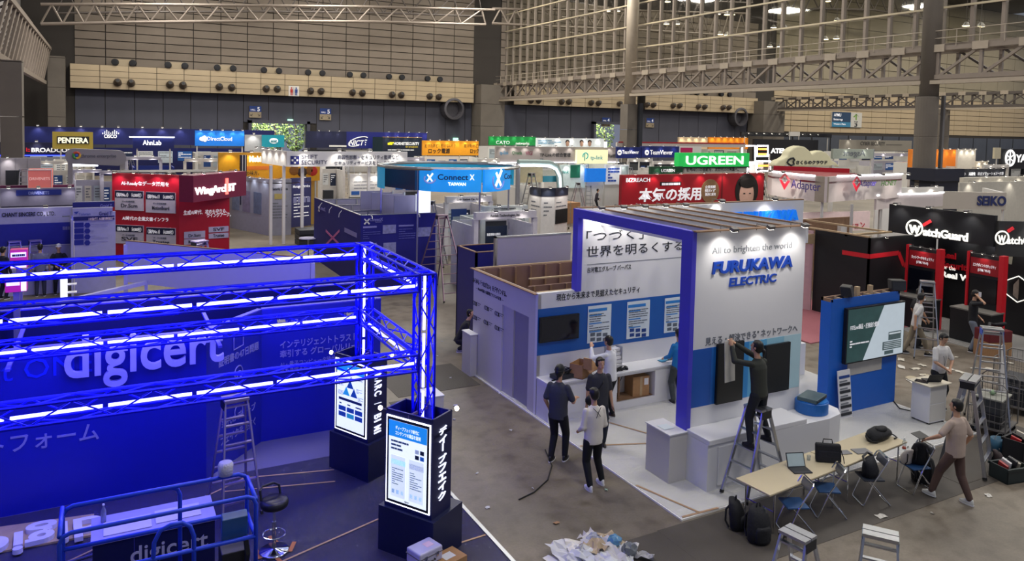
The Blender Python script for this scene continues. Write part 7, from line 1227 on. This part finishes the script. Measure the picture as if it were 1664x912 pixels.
W2 = xwall(t, 118, 186, 329, 338.5, y=W.A.y+.4, m=mat('141a60', .5)); W2.text('Graid T', 163, 337, 182, 5, M_PRL, off=.02); R_ = Wall((W.A.x, W.A.y+1.5), (W.B.x+.1, W.A.y+1.5), 0, 2.9, .08, mat('a8a6cc', .5), t, 'rear_wall'); R_.rect(118, 352.5, 186, 359, mat('141a60', .5), 'title_bar', .02); R_.text('10倍超 AI高速処理', 144, 358, 186, 4.5, mat('e8d0d8', .5), off=.03, bold=.03)
for i in range(4):
    R_.rect(120.5, 362+i*9.5, 136, 370+i*9.5, mat('1a2488', .5), 'label_block', .02); u, v = R_.uv(142, 366+i*9.5); MB().lathe([(.1,0),(.1,.03)], R_.pt(u, v), 6, axis=R_.n).build('hexagon', mat('1a2488', .5), t); bars(R_, 148, 363+i*9.5, 176, 369+i*9.5, 2, mat('8a88b8', .5), 'caption', .02, .2)
R_.rect(118, 361, 119.5, 402, mat('1a2488', .5), 'edge', .02)
t2 = thing('round_table', 'small white round table on a pole in the Graid booth', 'table', (P(160,398,z=.95).x, P(160,398,z=.95).y, 0)); MB().lathe([(.2,0),(.2,.02),(.03,.03),(.03,.93)], n=16).build('pedestal', M_CHROME, t2); MB().lathe([(.36,.93),(.36,.96)], n=24).build('tabletop', mat('b8b6d8', .4), t2)
t2 = thing('illuminated_sign', 'small pink and black lit sign panel at the left, above the top truss', 'sign', (-1.9,17.5,0), world=True); W = xwall(t2, 16, 44, 407, 437, y=17.2, m=mat('b01c64', .5, emit=.4)); W.rect(17.5, 411, 42.5, 418.5, mat('eeeaf4', .5, emit=.7), 'white_field', .02); W.text('digicert AI-gate', 19.5, 416.5, 41, 3.2, M_TEXTD, off=.03, bold=.01) if 0 else bars(W, 19.5, 413, 41, 416.5, 1, M_TEXTD, 'small_text', .022, .8); W.rect(17.5, 424, 43, 430, M_BLACK, 'black_field', .02); W.rect(17.5, 430.5, 43, 436, mat('eeeaf4', .5, emit=.7), 'white_field', .02); legs(W, us=(.5,), m=M_STEEL)
t2 = thing('illuminated_sign', 'second pink lit sign panel below the top truss at the left edge', 'sign', (-1.9,14.9,0), world=True); W = xwall(t2, 8, 43, 455, 476, y=16.2, m=mat('b01c64', .5, emit=.4)); W.rect(10, 458, 32, 465, mat('eeeaf4', .5, emit=.7), 'white_field', .02); W.rect(34, 456, 43, 473, mat('eeeaf4', .5, emit=.7), 'white_field', .02); legs(W, us=(.5,), m=M_STEEL)
# slanting white panel booth behind the truss
t = stand('large plain white panel wall rising behind the upper blue truss', (.3, 18, 0)); a = P(204,392,z=2.85); b = P(508,421,z=2.85); W = Wall(a.xy, b.xy, 1.7, 2.85, .08, mat('c6c4de', .5, var=.03), t, 'white_panel', cap=M_WOOD); MB().beam((*W.A.xy,0), (*W.A.xy,2.75), .1, .1, up=(0,1,0)).beam((*W.B.xy,0), (*W.B.xy,2.75), .1, .1, up=(0,1,0)).build('post', mat('b8b6d8', .5), t); c_ = W.pt(W.w*.12, 1.75); MB().beam(c_, (c_.x-2.2, c_.y-1.0, 1.55), .12, .1).beam(c_+Vector((0,0,.0)), (c_.x, c_.y, 0), .08, .08, up=(0,1,0)).build('frame_beam', mat('b8b6d8', .5), t)  # white panel and posts, lavender of the blue light put into their colour
q = P(410,465,z=1.0); t2 = thing('lit_shelf_tower', 'glowing white slatted shelf tower seen between the two upper trusses', 'shelf', (P(104,480,z=1.5).x, P(104,480,z=1.5).y, 0)); MB().box(-.08,.08,-.08,.08,0,2.2).build('lit_core', mat('dfe4ff', .5, emit=1.6, var=0), t2)
for i in range(6): MB().box(.08,.3,-.12,.12,.9+i*.22,.92+i*.22).build('shelf', M_LGT, t2)
# --- SHIFT
t = stand('white SHIFT SECURITY fascia raised on slim posts over an exhibition block', T0(468,246,4.5)); a = P(425,243,z=4.725); c = P(466,245.5,z=4.725); b = P(662,250,z=4.725); c = Vector((c.x, (c.y+b.y)/2, 0)); b = Vector((P(662,250,y=c.y).x, c.y, 0)); cx_ = P(466,245.5,y=c.y).x; c.x = cx_; a = P(425,243,x=None, y=c.y+4.2); a = Vector((cx_-.05, c.y+4.5, 0)); q = P(425,243,z=4.725)
W = Wall(c.xy, b.xy, P(470,271,y=c.y).z, P(470,246,y=c.y).z, .15, M_LGT, t, 'fascia'); W2 = Wall((q.x, q.y), c.xy, W.z0, W.z1, .15, M_LGT, t, 'side_fascia'); MB().prism([tuple(c.xy), tuple(b.xy), (b.x, b.y+4), (q.x, q.y)], W.z1-.05, W.z1).build('fascia_roof', mat('b8b4ac', .5), t) if 0 else None
W.text('SHIFT', 490, 258, 516, 6.5, mat('3a3c58', .5), off=.02, bold=.0, y1=258.5); W.text('SECURITY', 490, 267, 532, 6.5, mat('3a3c58', .5), off=.02, bold=.0, y1=267.5); W.rect(472, 253.5, 486, 267, mat('1c2470', .5), 'checker_logo', .03); k = MB()
for i, j in ((0,1),(1,0),(1,2),(2,1)): W.rect(473.5+j*4, 255+i*4, 476.5+j*4, 258+i*4, None, mb=k, d=.02, off=.03)
k.build('checker_cells', M_LGT, t); W.text('脆弱性診断・セキュリティ監視など', 548, 258.5, 648, 6.8, mat('50525e', .5), off=.02, y1=259.5); W.text('セキュリティサービスをトータルで', 543, 267.5, 640, 6, mat('50525e', .5), off=.02, bold=.01, y1=268.5)
lamps(W, (.13,.4,.65,.9), 42, s=1.3); lamps(W2, (.1,.35,.6,.85), 30, s=1.2)
for (a_, b_) in ((440,290),(461,305),(491,290),(599,285)): q_ = P(a_, b_, y=c.y+.4) ; MB().box(q_.x-.07, q_.x+.07, c.y+.3, c.y+.45, 0, W.z0+.05).build('post', M_LGT, t)
y1_ = 41.0; n1 = P(435,380,z=0); S1 = Wall((P(404,290,z=3.360).x, n1.y+3.2), (n1.x-.1, n1.y-.8), 0, 3.1, .1, mat('a4a6c0', .5), t, 'poster_wall'); S2 = Wall(S1.B, (P(473,385,y=S1.B.y).x, S1.B.y), 0, 3.1, .1, mat('9698a8', .5), t, 'poster_wall'); S3 = Wall(S2.B, (P(505,370,y=S1.B.y+.6).x, S1.B.y+.6), 0.4, 3.15, .1, mat('34366a', .5), t, 'poster_wall')
lamps(S1, (.15,.4,.65,.9), 12, s=.9, col=(.9,1,1)); lamps(S2, (.5,), 16, s=.9); lamps(S3, (.5,), 14, s=.9)
S2.text('Security Service', .2, 2.5, S2.w-.4, .16, M_TEXTD, px=False, off=.01); S2.rect(.3, 2.3, S2.w-.3, 2.0, mat('b0a060', .5), 'gold_plate', .02, px=False); bars(S2, .2, 1.85, S2.w-.2, .9, 6, M_TEXTG, 'print', .01, .4, px=False); S3.text('Managed Service', .1, 2.6, S3.w-.2, .15, M_TEXTW, px=False, off=.01); bars(S3, .15, 2.3, S3.w-.15, .9, 8, M_TEXTW, 'print', .01, .3, px=False)
for i in range(4): S3.rect(.12+i*S3.w*.23, 2.05, .12+i*S3.w*.23+S3.w*.17, 1.75, mat('8a8cb8', .5), 'icon_tile', .02, px=False)
for i in range(3): S1.rect(.3+i*1.2, 2.3, 1.1+i*1.2, 1.1, mat(('7a88b0','8a80a8','6a78a0')[i], .5, var=.4, scale=5), 'poster', .02, px=False)
k = MB(); k.prism([tuple(S1.A.xy), tuple(S1.B.xy), tuple(S2.B.xy), tuple(S3.B.xy), (S3.B.x+.4, S1.A.y)], 2.85, 2.9); k.build('roof_frame', M_WOOD, t)
t = stand('black stacked flat cases beside the pale exhibition block', (8.2, 30, 0), 'cases', 'case_stack'); q = P(560-90, 395, z=0); 
for i in range(3): q = P(507, 398, z=0); MB().box(q.x-.7, q.x+.7, q.y-.3, q.y+.8, i*.28, i*.28+.25).build('case', M_DARK, t, bevel=.02)
t = thing('round_table', 'white round table at the left corner of the dark ConnectX booth', 'table', (P(501,387,z=.95).x, P(501,387,z=.95).y, 0)); MB().lathe([(.22,0),(.22,.02),(.03,.03),(.03,.93)], n=16).build('pedestal', M_CHROME, t); MB().lathe([(.42,.93),(.42,.96)], n=24).build('tabletop', mat('b8b6d8', .4), t)
# yellow booth
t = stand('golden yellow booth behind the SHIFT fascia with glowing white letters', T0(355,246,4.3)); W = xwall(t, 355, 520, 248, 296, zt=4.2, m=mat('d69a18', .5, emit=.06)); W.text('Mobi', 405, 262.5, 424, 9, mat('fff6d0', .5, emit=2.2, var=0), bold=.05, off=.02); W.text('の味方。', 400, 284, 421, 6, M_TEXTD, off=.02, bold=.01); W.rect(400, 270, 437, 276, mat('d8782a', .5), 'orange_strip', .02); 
for a, b, c_ in ((478,277,'8a5a20'),(505,277,'8a5a20'),(508,278,'c02a20'),(491,280,'3a2a20')): u, v = W.uv(a, b); MB().ell(W.pt(u, v, .03), .3, .03, .3, 10).build('printed_figure', mat(c_, .5), t)
lamps(W, (.1,.3,.5), 30, s=1.3, col=(1,.9,.6)); legs(W); Wall((W.A.x, W.A.y+.5), (W.B.x, W.A.y+.5), 0, W.z0+.1, .1, mat('c8a050', .5), t, 'rear_wall'); q = P(530, 320, z=0); MB().box(q.x-1, q.x+1, q.y, q.y+1, 0, 1.0).build('orange_counter', mat('c8862c', .5), t, bevel=.02)
# ConnectX block with bare panels inside
t = stand('dark indigo ConnectX TAIWAN block of shell panels open at the top', (8, 26.4, 0)); M_CI = mat('1a1878', .8, var=.08); x0 = 8.45; y0, y1 = 27.6, 34.8
WL = Wall((x0, y1), (x0, y0), 0, 2.8, .06, M_CI, t, 'left_panel', cap=M_ALU); WF = Wall((x0, y0), (11.5, y0), 0, 2.8, .06, M_CI, t, 'front_panel', cap=M_ALU); M_SP = mat('9c98b0', .5, var=.04)
for y in (29.9, 32.2, 34.8):
    for x in (8.55, 9.53, 10.5): MB().box(x, x+.88, y, y+.04, 0, 2.68).build('shell_panel', M_SP, t); MB().box(x+.88, x+.94, y-.02, y+.06, 0, 2.72).build('shell_post', M_ALU, t)
    MB().box(8.45, 11.5, y-.01, y+.05, 2.68, 2.72).build('shell_rail', M_ALU, t)
MB().box(11.5, 11.56, y0, y1, 0, 2.7).build('right_panel', M_SP, t)
for w_, a, b, c_ in ((WF, 592, 358, 601), (WL, 515, 338, 519)): u, v = w_.uv(a+4, b+2); MB().beam(w_.pt(u-.1, v-.1, .02), w_.pt(u+.1, v+.1, .02), .02, .05).beam(w_.pt(u-.1, v+.1, .02), w_.pt(u+.1, v-.1, .02), .02, .05).build('cross_logo', M_LGT, t)
WF.text('ConnectX', 601, 359.5, 622, 5, M_PRL, off=.01, bold=.02); WF.text('TAIWAN', 609, 362, 620, 1.8, M_PRL, off=.01); WL.text('ConnectX', 520, 340, 529, 6, M_PRL, off=.01, bold=.02, y1=345)
for (a, b, c_, d) in ((622,366,643,380),(623,395,643,415),(678,370,700,385)): WF.rect(a, b, c_, d, mat('8a8ab8', .5, var=.6, scale=9), 'photo_print', .01)
for (a, b, c_, d) in ((590,368,612,371),(648,366,672,368.5),(590,396,612,398)): WF.rect(a, b, c_, d, M_PRL, 'heading_strip', .01)
for (a, b, c_, d) in ((590,373,618,388),(648,371,675,388),(590,400,618,412)): bars(WF, a, b, c_, d, 5, mat('5a5aa8', .5), 'print', .012, .35)
for a, b, c_, d in ((530,375,552,398),(552,375,530,398)): (ua, va), (ub, vb) = WL.uv(a, b), WL.uv(c_, d); MB().beam(WL.pt(ua, va, .012), WL.pt(ub, vb, .012), .012, .1).build('crossing_stripe', mat('a04a80', .5, emit=.15), t)
for a, b in ((524,345),(540,350),(556,356)): u, v = WL.uv(a, b); MB().tube([WL.pt(u, 2.72, .02), WL.pt(u, 2.6, .12), WL.pt(u, 2.45, .14)], .015, 5).build('lamp_arm', M_LGT, t)
for u in (.4, 2.3): MB().tube([WF.pt(u, 2.78, .02), WF.pt(u, 2.78, .15), WF.pt(u, 2.68, .18)], .02, 5).build('lamp_arm', M_LGT, t)
WL.rect(560, 370, 580, 377, M_PRL, 'caption_block', .01)
# ConnectX ring sign
t = stand('glowing blue ConnectX TAIWAN ring sign hanging over the shell booths', (12, 25.5, 0), 'sign', 'ring_sign'); zt, zb = 4.64, 3.8
pl = [P(a, b, z=zb) for a, b in ((681,309.5),(700,311.5),(740,313),(782,312.5))]; pr = [P(a, b, z=zb) for a, b in ((787,312.5),(810,311),(829,307.5))]
WX = []
for i in range(3): WX.append(Wall(pl[i].xy, pl[i+1].xy, zb, zt, .1, M_SKY, t, 'lit_panel'))
for i in range(2): WX.append(Wall(pr[i].xy, pr[i+1].xy, zb, zt, .1, M_SKY, t, 'lit_panel'))
WD = Wall(P(621,302,z=zb).xy, P(674,308.5,z=zb).xy, zb-.02, zt+.02, .1, mat('2c3050', .5), t, 'dark_panel'); Wall(P(674,308.5,z=zb).xy, pl[0].xy, zb, zt, .1, mat('1a5a90', .5), t, 'corner_panel')
WQ = Wall(pl[1].xy, pl[3].xy, zb, zt, build=False, parent=t); WQ = Wall(WQ.A+WQ.n*.25, WQ.B+WQ.n*.25, zb, zt, build=False, parent=t); WQ.text('Connect', 711, 292, 761, 9, mat('143a6a', .5), off=.01, bold=.02, ext=.01, y1=292.5); WQ.text('X', 763, 292.5, 771, 9, mat('e8f4ff', .5, emit=.8), off=.01, bold=.04, ext=.01); WQ.text('TAIWAN', 728, 301.5, 757, 5, mat('f4faff', .5, emit=1.2, var=0), off=.01, bold=.03, ext=.01)
def xlogo(w_, a, b, s):
    u, v = w_.uv(a, b); u2, _ = w_.uv(a+s, b); s_ = abs(u2-u); M1 = mat('f4faff', .5, emit=1.0, var=0); MB().beam(w_.pt(u-s_*.55, v-s_*.7, .09), w_.pt(u+s_*.6, v+s_*.95, .09), .02, s_*.34).beam(w_.pt(u-s_*.5, v+s_*.7, .09), w_.pt(u+s_*.5, v-s_*.7, .09), .02, s_*.3).build('cross_logo', M1, t); MB().tube([w_.pt(u+s_*1.1*cos(i*.3+2.6), v+s_*.9*sin(i*.3+2.6)-s_*.15, .085) for i in range(13)], .03, 5).build('swoosh', mat('8a9ae0', .5, emit=.3), t)
xlogo(WQ, 698.5, 289, 8); WP = Wall(pr[0].xy, pr[2].xy, zb, zt, build=False, parent=t); WP = Wall(WP.A+WP.n*.25, WP.B+WP.n*.25, zb, zt, build=False, parent=t); xlogo(WP, 807, 291, 8); WP.text('Con', 817, 291, 829, 9, mat('143a6a', .5), off=.06, bold=.02)
ring_c = (pl[2]+Vector((.9,2.6,0))); k = MB(); k.tube([(ring_c.x+2.9*cos(i*pi/16), ring_c.y+2.4*sin(i*pi/16), zt) for i in range(33)], .07, 6); k.build('ring_rail', M_ALU, t); k = MB()
vs = []; n = 33
for i in range(n): a = i*pi/16; vs += [(ring_c.x+2.95*cos(a), ring_c.y+2.35*sin(a), zb), (ring_c.x+2.95*cos(a), ring_c.y+2.35*sin(a), zt)]
k.add(vs, [(2*i, 2*i+2, 2*i+3, 2*i+1) for i in range(0, 17)]); k.build('rear_ring_panel', mat('2a9ac0', .45, emit=.3), t)
for p_ in (pl[3], pr[2], WD.A, pl[0]): MB().tube([(p_.x, p_.y+.12, 0), (p_.x, p_.y+.12, zt)], .035, 8).build('post', M_ALU, t)
q = P(682,345,z=2.100); W = xwall(t, 682, 700, 308, 346, y=pl[0].y+1.8, m=mat('f0f4ff', .5, emit=1.0, var=0)); W.o.name = 'white_screen'; legs(W)
for i in range(4): p_ = WD.A.lerp(Vector((pl[0].x, pl[0].y, 0)), i/3)+Vector((-.2,2.2,0)); MB().box(p_.x, p_.x+.9, p_.y, p_.y+.05, 0, 3.4).build('shell_panel', M_SP, t); MB().box(p_.x+.9, p_.x+.97, p_.y-.02, p_.y+.06, 0, 3.45).build('shell_post', M_ALU, t)
# white lit poster board behind with leaning ladders
t = stand('white lit poster wall behind two leaning ladders, below the SHIFT fascia', T0(569,283,3.0)); W = xwall(t, 569, 621, 283, 322, zt=2.9, m=M_LGT); lamps(W, (.25,.75), 22, s=1.1); bars(W, 575, 293, 615, 308, 3, M_GREY, 'print', .01, .3); W.rect(571, 311, 584, 317, mat('2a60b0', .5), 'blue_caption', .02); MB().box(W.A.x, W.B.x, W.A.y, W.A.y+.3, 0, W.z0+.05).build('base', M_OFF, t)
q = P(552,318,z=0); stepladder('tall leaning stepladder before the white lit poster wall', (q.x+.8, q.y, 0), .1, 3.4, 2.4, .36, .7)
# ------------------------------------------------------------------ middle ground between the ring sign and the red wall
def shell(label, px0, px1, pyt, zt, fpx=14, fascia='', m='c4c0c4', depth=2.2, seed=0, dark=False, base=None, e=16):
    t = stand(label, T0(px0, pyt, zt)); W = xwall(t, px0, px1, pyt, pyt+fpx, zt=zt, m=mat(m, .5))
    if fascia: h = (W.z1-W.z0); W.text(fascia, W.w*.22, W.z0+h*.35, W.w*.5, h*.35, M_TEXTD, off=.01, px=False, bold=.01)
    legs(W, us=(.01,.99), m=mat(m, .5), r=.09); R_ = hide_back(W, mat(m, .5), depth, min(2.5, zt), 3, seed, dark); lamps(W, (.25,.75), e); return t, W, R_
t, W, R_ = shell('white shell booth with blue poster left of the Annlab booth', 726, 800, 320, 2.9, 10, 'Link Station Co., Ltd', seed=31); R_.rect(733, 340, 757, 388, mat('1c3a78', .5), 'tall_blue_poster', .04); R_.rect(735, 352, 755, 366, mat('8a9aa8', .5, var=.5, scale=6), 'poster_photo', .01, .05); bars(R_, 735, 370, 755, 386, 4, M_TEXTW, 'print', .05, .4)
t, W, R_ = shell('white shell booth named Annlab Technologies with dark poster wall', 774, 872, 346, 2.9, 12, 'Annlab Technologies, Inc.', seed=32); R_.rect(786, 360, 822, 370, M_DARK, 'dark_panel', .04); R_.rect(786, 368, 823, 398, mat('16243c', .5), 'dark_blue_poster', .05); R_.rect(826, 361, 852, 372, M_BLACK, 'wall_screen', .06); R_.rect(822, 380, 853, 402, M_BLACK, 'wall_screen', .07); R_.text('製造現場の自動化', 790, 383, 812, 4, M_TEXTW, off=.07)
t, W, R_ = shell('pale shell fascia board above the Annlab booth', 786, 858, 336, 2.95, 8, 'Advance Technology Corporation', 'b4bab8', seed=33, e=10)
t = stand('navy blue open-topped cabinet booth left of the timber room', (8.3, 18.2, 0)); M_NB = mat('14186a', .45, var=.06); a = P(753,405,z=2.835); b = P(835,397,z=2.835); x0, y0 = 9.2, 19.1; x1 = 11.3
MB().box(x0, x0+.06, y0, y0+1.3, 0, 2.7).build('left_panel', M_NB, t); MB().box(x0, x1, y0, y0+.06, 0, 2.7).build('front_panel', M_NB, t); MB().box(x1-.06, x1, y0, y0+1.3, 0, 2.7).build('right_panel', M_NB, t); MB().box(x0, x1, y0+1.24, y0+1.3, 0, 2.7).build('rear_panel', M_NB, t); MB().box(x0, x1, y0-.01, y0+.07, 2.7, 2.72).box(x0, x1, y0+1.23, y0+1.31, 2.7, 2.72).box(x0-.01, x0+.07, y0, y0+1.3, 2.7, 2.72).box(x1-.07, x1+.01, y0, y0+1.3, 2.7, 2.72).build('top_rail', M_WOOD, t)
# D-Link and green
t = stand('beige D-Link booth wall with small green letters', T0(846,272,3.5)); W = xwall(t, 845, 882, 270.5, 297, zt=3.6, m=mat('c0b690', .5), t=.5); W.text('D-Link', 857, 288, 869, 4.8, mat('4a8a70', .5), off=.02, bold=.02); legs(W); W.rect(882, 286, 905, 296, mat('2a8090', .5), 'teal_box', .05)
hide_back(W, M_LGT, 3, 2.4, 3, 41)
t = stand('white arch with teal edge and glowing line left of the green panel', T0(905,263,3.9), 'arch', 'arch'); yy = P(905,268,z=3.885).y
pts = [P(a, b, y=yy) for a, b in ((842,265),(870,265),(893,266),(903,271),(909,283),(910,300),(910,330))]; MB().tube(pts, .22, 8).build('arch_beam', mat('8fa6a2', .5), t); MB().tube([p+Vector((-.1,-.24,-.15)) for p in pts], .07, 6).build('lit_line', M_LED_W, t); p_ = P(846,300,y=yy); MB().tube([(pts[0].x,yy,0), tuple(pts[0])], .15, 8).build('arch_post', M_GREY, t); MB().tube([(pts[-1].x,yy,0), tuple(pts[-1])], .2, 8).build('arch_post', mat('8fa6a2', .5), t)
t = stand('bright teal and white booth interior with blue screen under the TP-Link fascia', T0(912,268,3.4)); W = xwall(t, 912, 952, 268, 306, zt=3.3, m=mat('d8ecec', .5, emit=.1)); W.rect(927, 268, 942, 289, mat('1c7a60', .5), 'green_panel', .05); W.text('link', 914, 282, 924, 5, mat('2aa0a0', .5), off=.02); W2 = xwall(t, 953, 985, 274, 296, y=W.A.y-.4, m=mat('1a70d0', .4, emit=.6, var=.2)); legs(W2); W3_ = xwall(t, 985, 1022, 268, 300, y=W.A.y, m=mat('e4e6ee', .5, emit=.12)); bars(W3_, 988, 272, 1006, 296, 5, mat('2a50b0', .5), 'print', .02, .6); W3_.rect(1010, 270, 1020, 298, mat('a6b4ba', .5), 'grey_panel', .05); lamps(W, (.2,.8), 20); lamps(W3_, (.3,.7), 20); MB().box(W.A.x, W3_.B.x, W.A.y+.4, W.A.y+.5, 0, 2.2).build('rear_wall', M_LGT, t)
t = stand('curved white panel display with lamps and a black screen, centre', T0(863,302,2.9)); c = [P(a, b, z=3.045) for a, b in ((862,299),(880,302),(902,302),(923,300))]; k = 0
for i in range(3):
    w_ = Wall(c[i].xy, c[i+1].xy, 0, 2.9, .08, mat('dcdad8', .5), t, 'curved_panel'); w_.rect(0, 2.92, w_.w, 2.45, mat('1c2438', .5), 'dark_header', .03, px=False); lamps(w_, (.5,), 24, s=1.1); bars(w_, .15, 2.2, w_.w-.15, 1.3, 4, M_TEXTG, 'print', .01, .3, px=False)
    if i == 2: w_.rect(.1, 1.7, w_.w-.05, .9, M_SCREEN, 'black_screen', .05, px=False)
# red wire trolleys and cartons
q = P(895,368,z=0); t = cage('dark red wire trolley standing in front of the curved display', (q.x, q.y, 0), .1, 1.0, .7, 1.9)
q = P(912,372,z=0); t = cage('second dark red wire trolley right of the first', (q.x, q.y, 0), -.1, .9, .7, 1.8)
for (px, py, s, lab) in ((917,362,.9,'brown board screen beside the red wire trolleys'),(830,322,.5,'brown cartons on the counter right of the ring sign'),(812,326,.45,'open carton below the ring sign'),(930,300,.5,'stack of cartons beside the D-Link wall'),(940,330,.4,'carton by the distant stepladders'),(925,316,.35,'pale carton near the distant stepladders')):
    q = P(px, py, z=0); t = thing('carton', lab, 'box', (q.x, q.y, 0), .2); MB().box(-s,s,-s*.6,s*.6,0,s*1.5).build('body', M_CARD, t, bevel=.01); MB().box(-.04,.04,-s*.6-.004,-s*.6,0,s*1.5).build('tape', M_LWOOD, t)
for i, (px, py, h, lab) in enumerate(((862,370,3.4,'tall stepladder in front of the beige D-Link wall'),(938,345,2.2,'distant stepladder by the cartons in the centre'),(955,345,2.0,'distant stepladder right of the cartons in the centre'),(1022,330,3.0,'stepladder before the bright booth under the TP-Link fascia'),(1238,330,2.4,'stepladder in the dark zone behind the red wall'),(972,300,3.2,'ladder under the TP-Link lit box'),(558,300,3.0,'ladder in the distant aisle below the SHIFT fascia'),(212,270,2.4,'stepladder between the far booths left of the blue screens'))):
    q = P(px, py, z=0); 
    if q.y > 85: q = P(px, py, z=1.5)
    stepladder(lab, (q.x, q.y, 0), .3+i, h, h*.55, .34, .66)
ppl = [((636,318),'1c1e30','14161e','distant worker in dark clothes left of the ring sign'),((968,345),'3a3440','1a1c22','distant seated-height worker in dark clothes in the centre'),((1242,318),'d8d8d8','20242c','distant man in white left of the cloud sign'),((1260,320),'9aa0a8','20242c','distant man in grey under the cloud sign'),((547,300),'5a6070','20242c','distant worker in the aisle behind the ladders'),((1330,400),'c89aa0','2a2c34','worker in pink inside the Adapter booth'),((1300,470),'2a2c30','2a2c30','worker in black bending just right of the white sign wall'),((860,330),'c8c4b8','2a2c34','distant worker in a pale shirt near the stepladder'),((1215,322),'20242c','20242c','distant worker in black by the green sign')]
for (px, py), c1, c2, lab in ppl:
    q = P(px, py, z=0); q = q if q.y < 80 else P(px, py, z=1.5); person(lab, loc=(q.x, q.y, 0), face=random.uniform(-3,3), top=c1, bottom=c2, sleeve='long', detail=0, lean=.15, lh=(-.2,.25,1.0), rh=(.22,.2,.95))
# fill rows of small stands so that the hall is full
rr = random.Random(21); fills = [(60,122,262,'pale stand with posters behind the glowing red box'),(118,165,276,'blue-walled stand with grey posters below the grey rounded sign'),(165,212,278,'stand with white documents right of the blue-walled one'),(205,262,255,'grey fascia stand with Japanese text beyond the magenta booth'),(300,356,258,'pale stand behind the magenta booth roof'),(522,560,262,'dark stand with crates in the distant aisle'),(640,690,256,'stand under the yellow fascia, left part'),(778,812,258,'white stand under the green fascia'),(1022,1060,258,'dark stand with bright counters below the TeamViewer boards'),(1062,1103,262,'second dark stand below the TeamViewer boards'),(1125,1215,284,'dark stand with white lights below the green sign'),(1290,1362,262,'busy white stand behind the cloud sign'),(1420,1480,249,'bright white stand left of the orange walls'),(1600,1640,268,'low white stand below the round logo wall')]
for i, (a, b, py, lab) in enumerate(fills):
    zt = 3.5 if py < 262 else 3.1; t, W, R_ = shell(lab, a, b, py, zt, 5, '', rr.choice(['b8b6c4','c8c4c0','8a8c9c','a8a6b8','ccc8c4']), 2.2, 50+i, rr.random() < .4, e=26)
# grey rounded sign with coloured ring
t = thing('rounded_sign', 'grey rounded sign board on two legs with a coloured ring and the words chrome enterprise', 'sign', (-3, 50, 0), world=True); q = P(106,254,z=4.095); yy = q.y; W = Wall((q.x, yy), (P(206,254,y=yy).x, yy), 0, 1, build=False, parent=t); pts = []
for i in range(9): a = pi/2+i*pi/8; pts.append((119+13.5*cos(a), 254-12.5*sin(a)))
for i in range(9): a = -pi/2+i*pi/8; pts.append((192+13.5*cos(a), 257-12.5*sin(a)))
uv_ = [W.uv(a, b) for a, b in pts][::-1]; n = len(uv_); k = MB(); k.add([W.pt(a, b, 0) for a, b in uv_]+[W.pt(a, b, -.4) for a, b in uv_], [tuple(range(n)), tuple(range(n,2*n))[::-1]]+[(i, n+i, n+(i+1)%n, (i+1)%n) for i in range(n)]); k.build('sign_board', mat('8c8a92', .5, var=.03), t)
W.text('chrome enterprise', 131, 256, 189, 5.5, mat('55565e', .5), off=.02, y1=258.5); u, v = W.uv(124.5, 252.5); r_ = .17
for i, c in enumerate(('c8503c','4a9a50','d8b040')): MB().tube([W.pt(u+.16*cos(j*.35+i*2.1+.4), v+.16*sin(j*.35+i*2.1+.4), .04) for j in range(7)], .06, 6).build('ring_logo', mat(c, .5), t)
MB().ell(W.pt(u, v, .05), .08, .03, .08, 10).build('ring_centre', mat('3a6ad8', .5), t)
for a, b in ((110,118),(195,203)): x0, x1 = P(a, 268, y=yy).x, P(b, 268, y=yy).x; MB().box(x0, x1, yy+.02, yy+.3, 0, P(a,262,y=yy).z).build('sign_leg', mat('8c8a92', .5), t)
W.rect(116, 265, 159, 271, M_LED_W, 'lit_underside', .02, -.3)
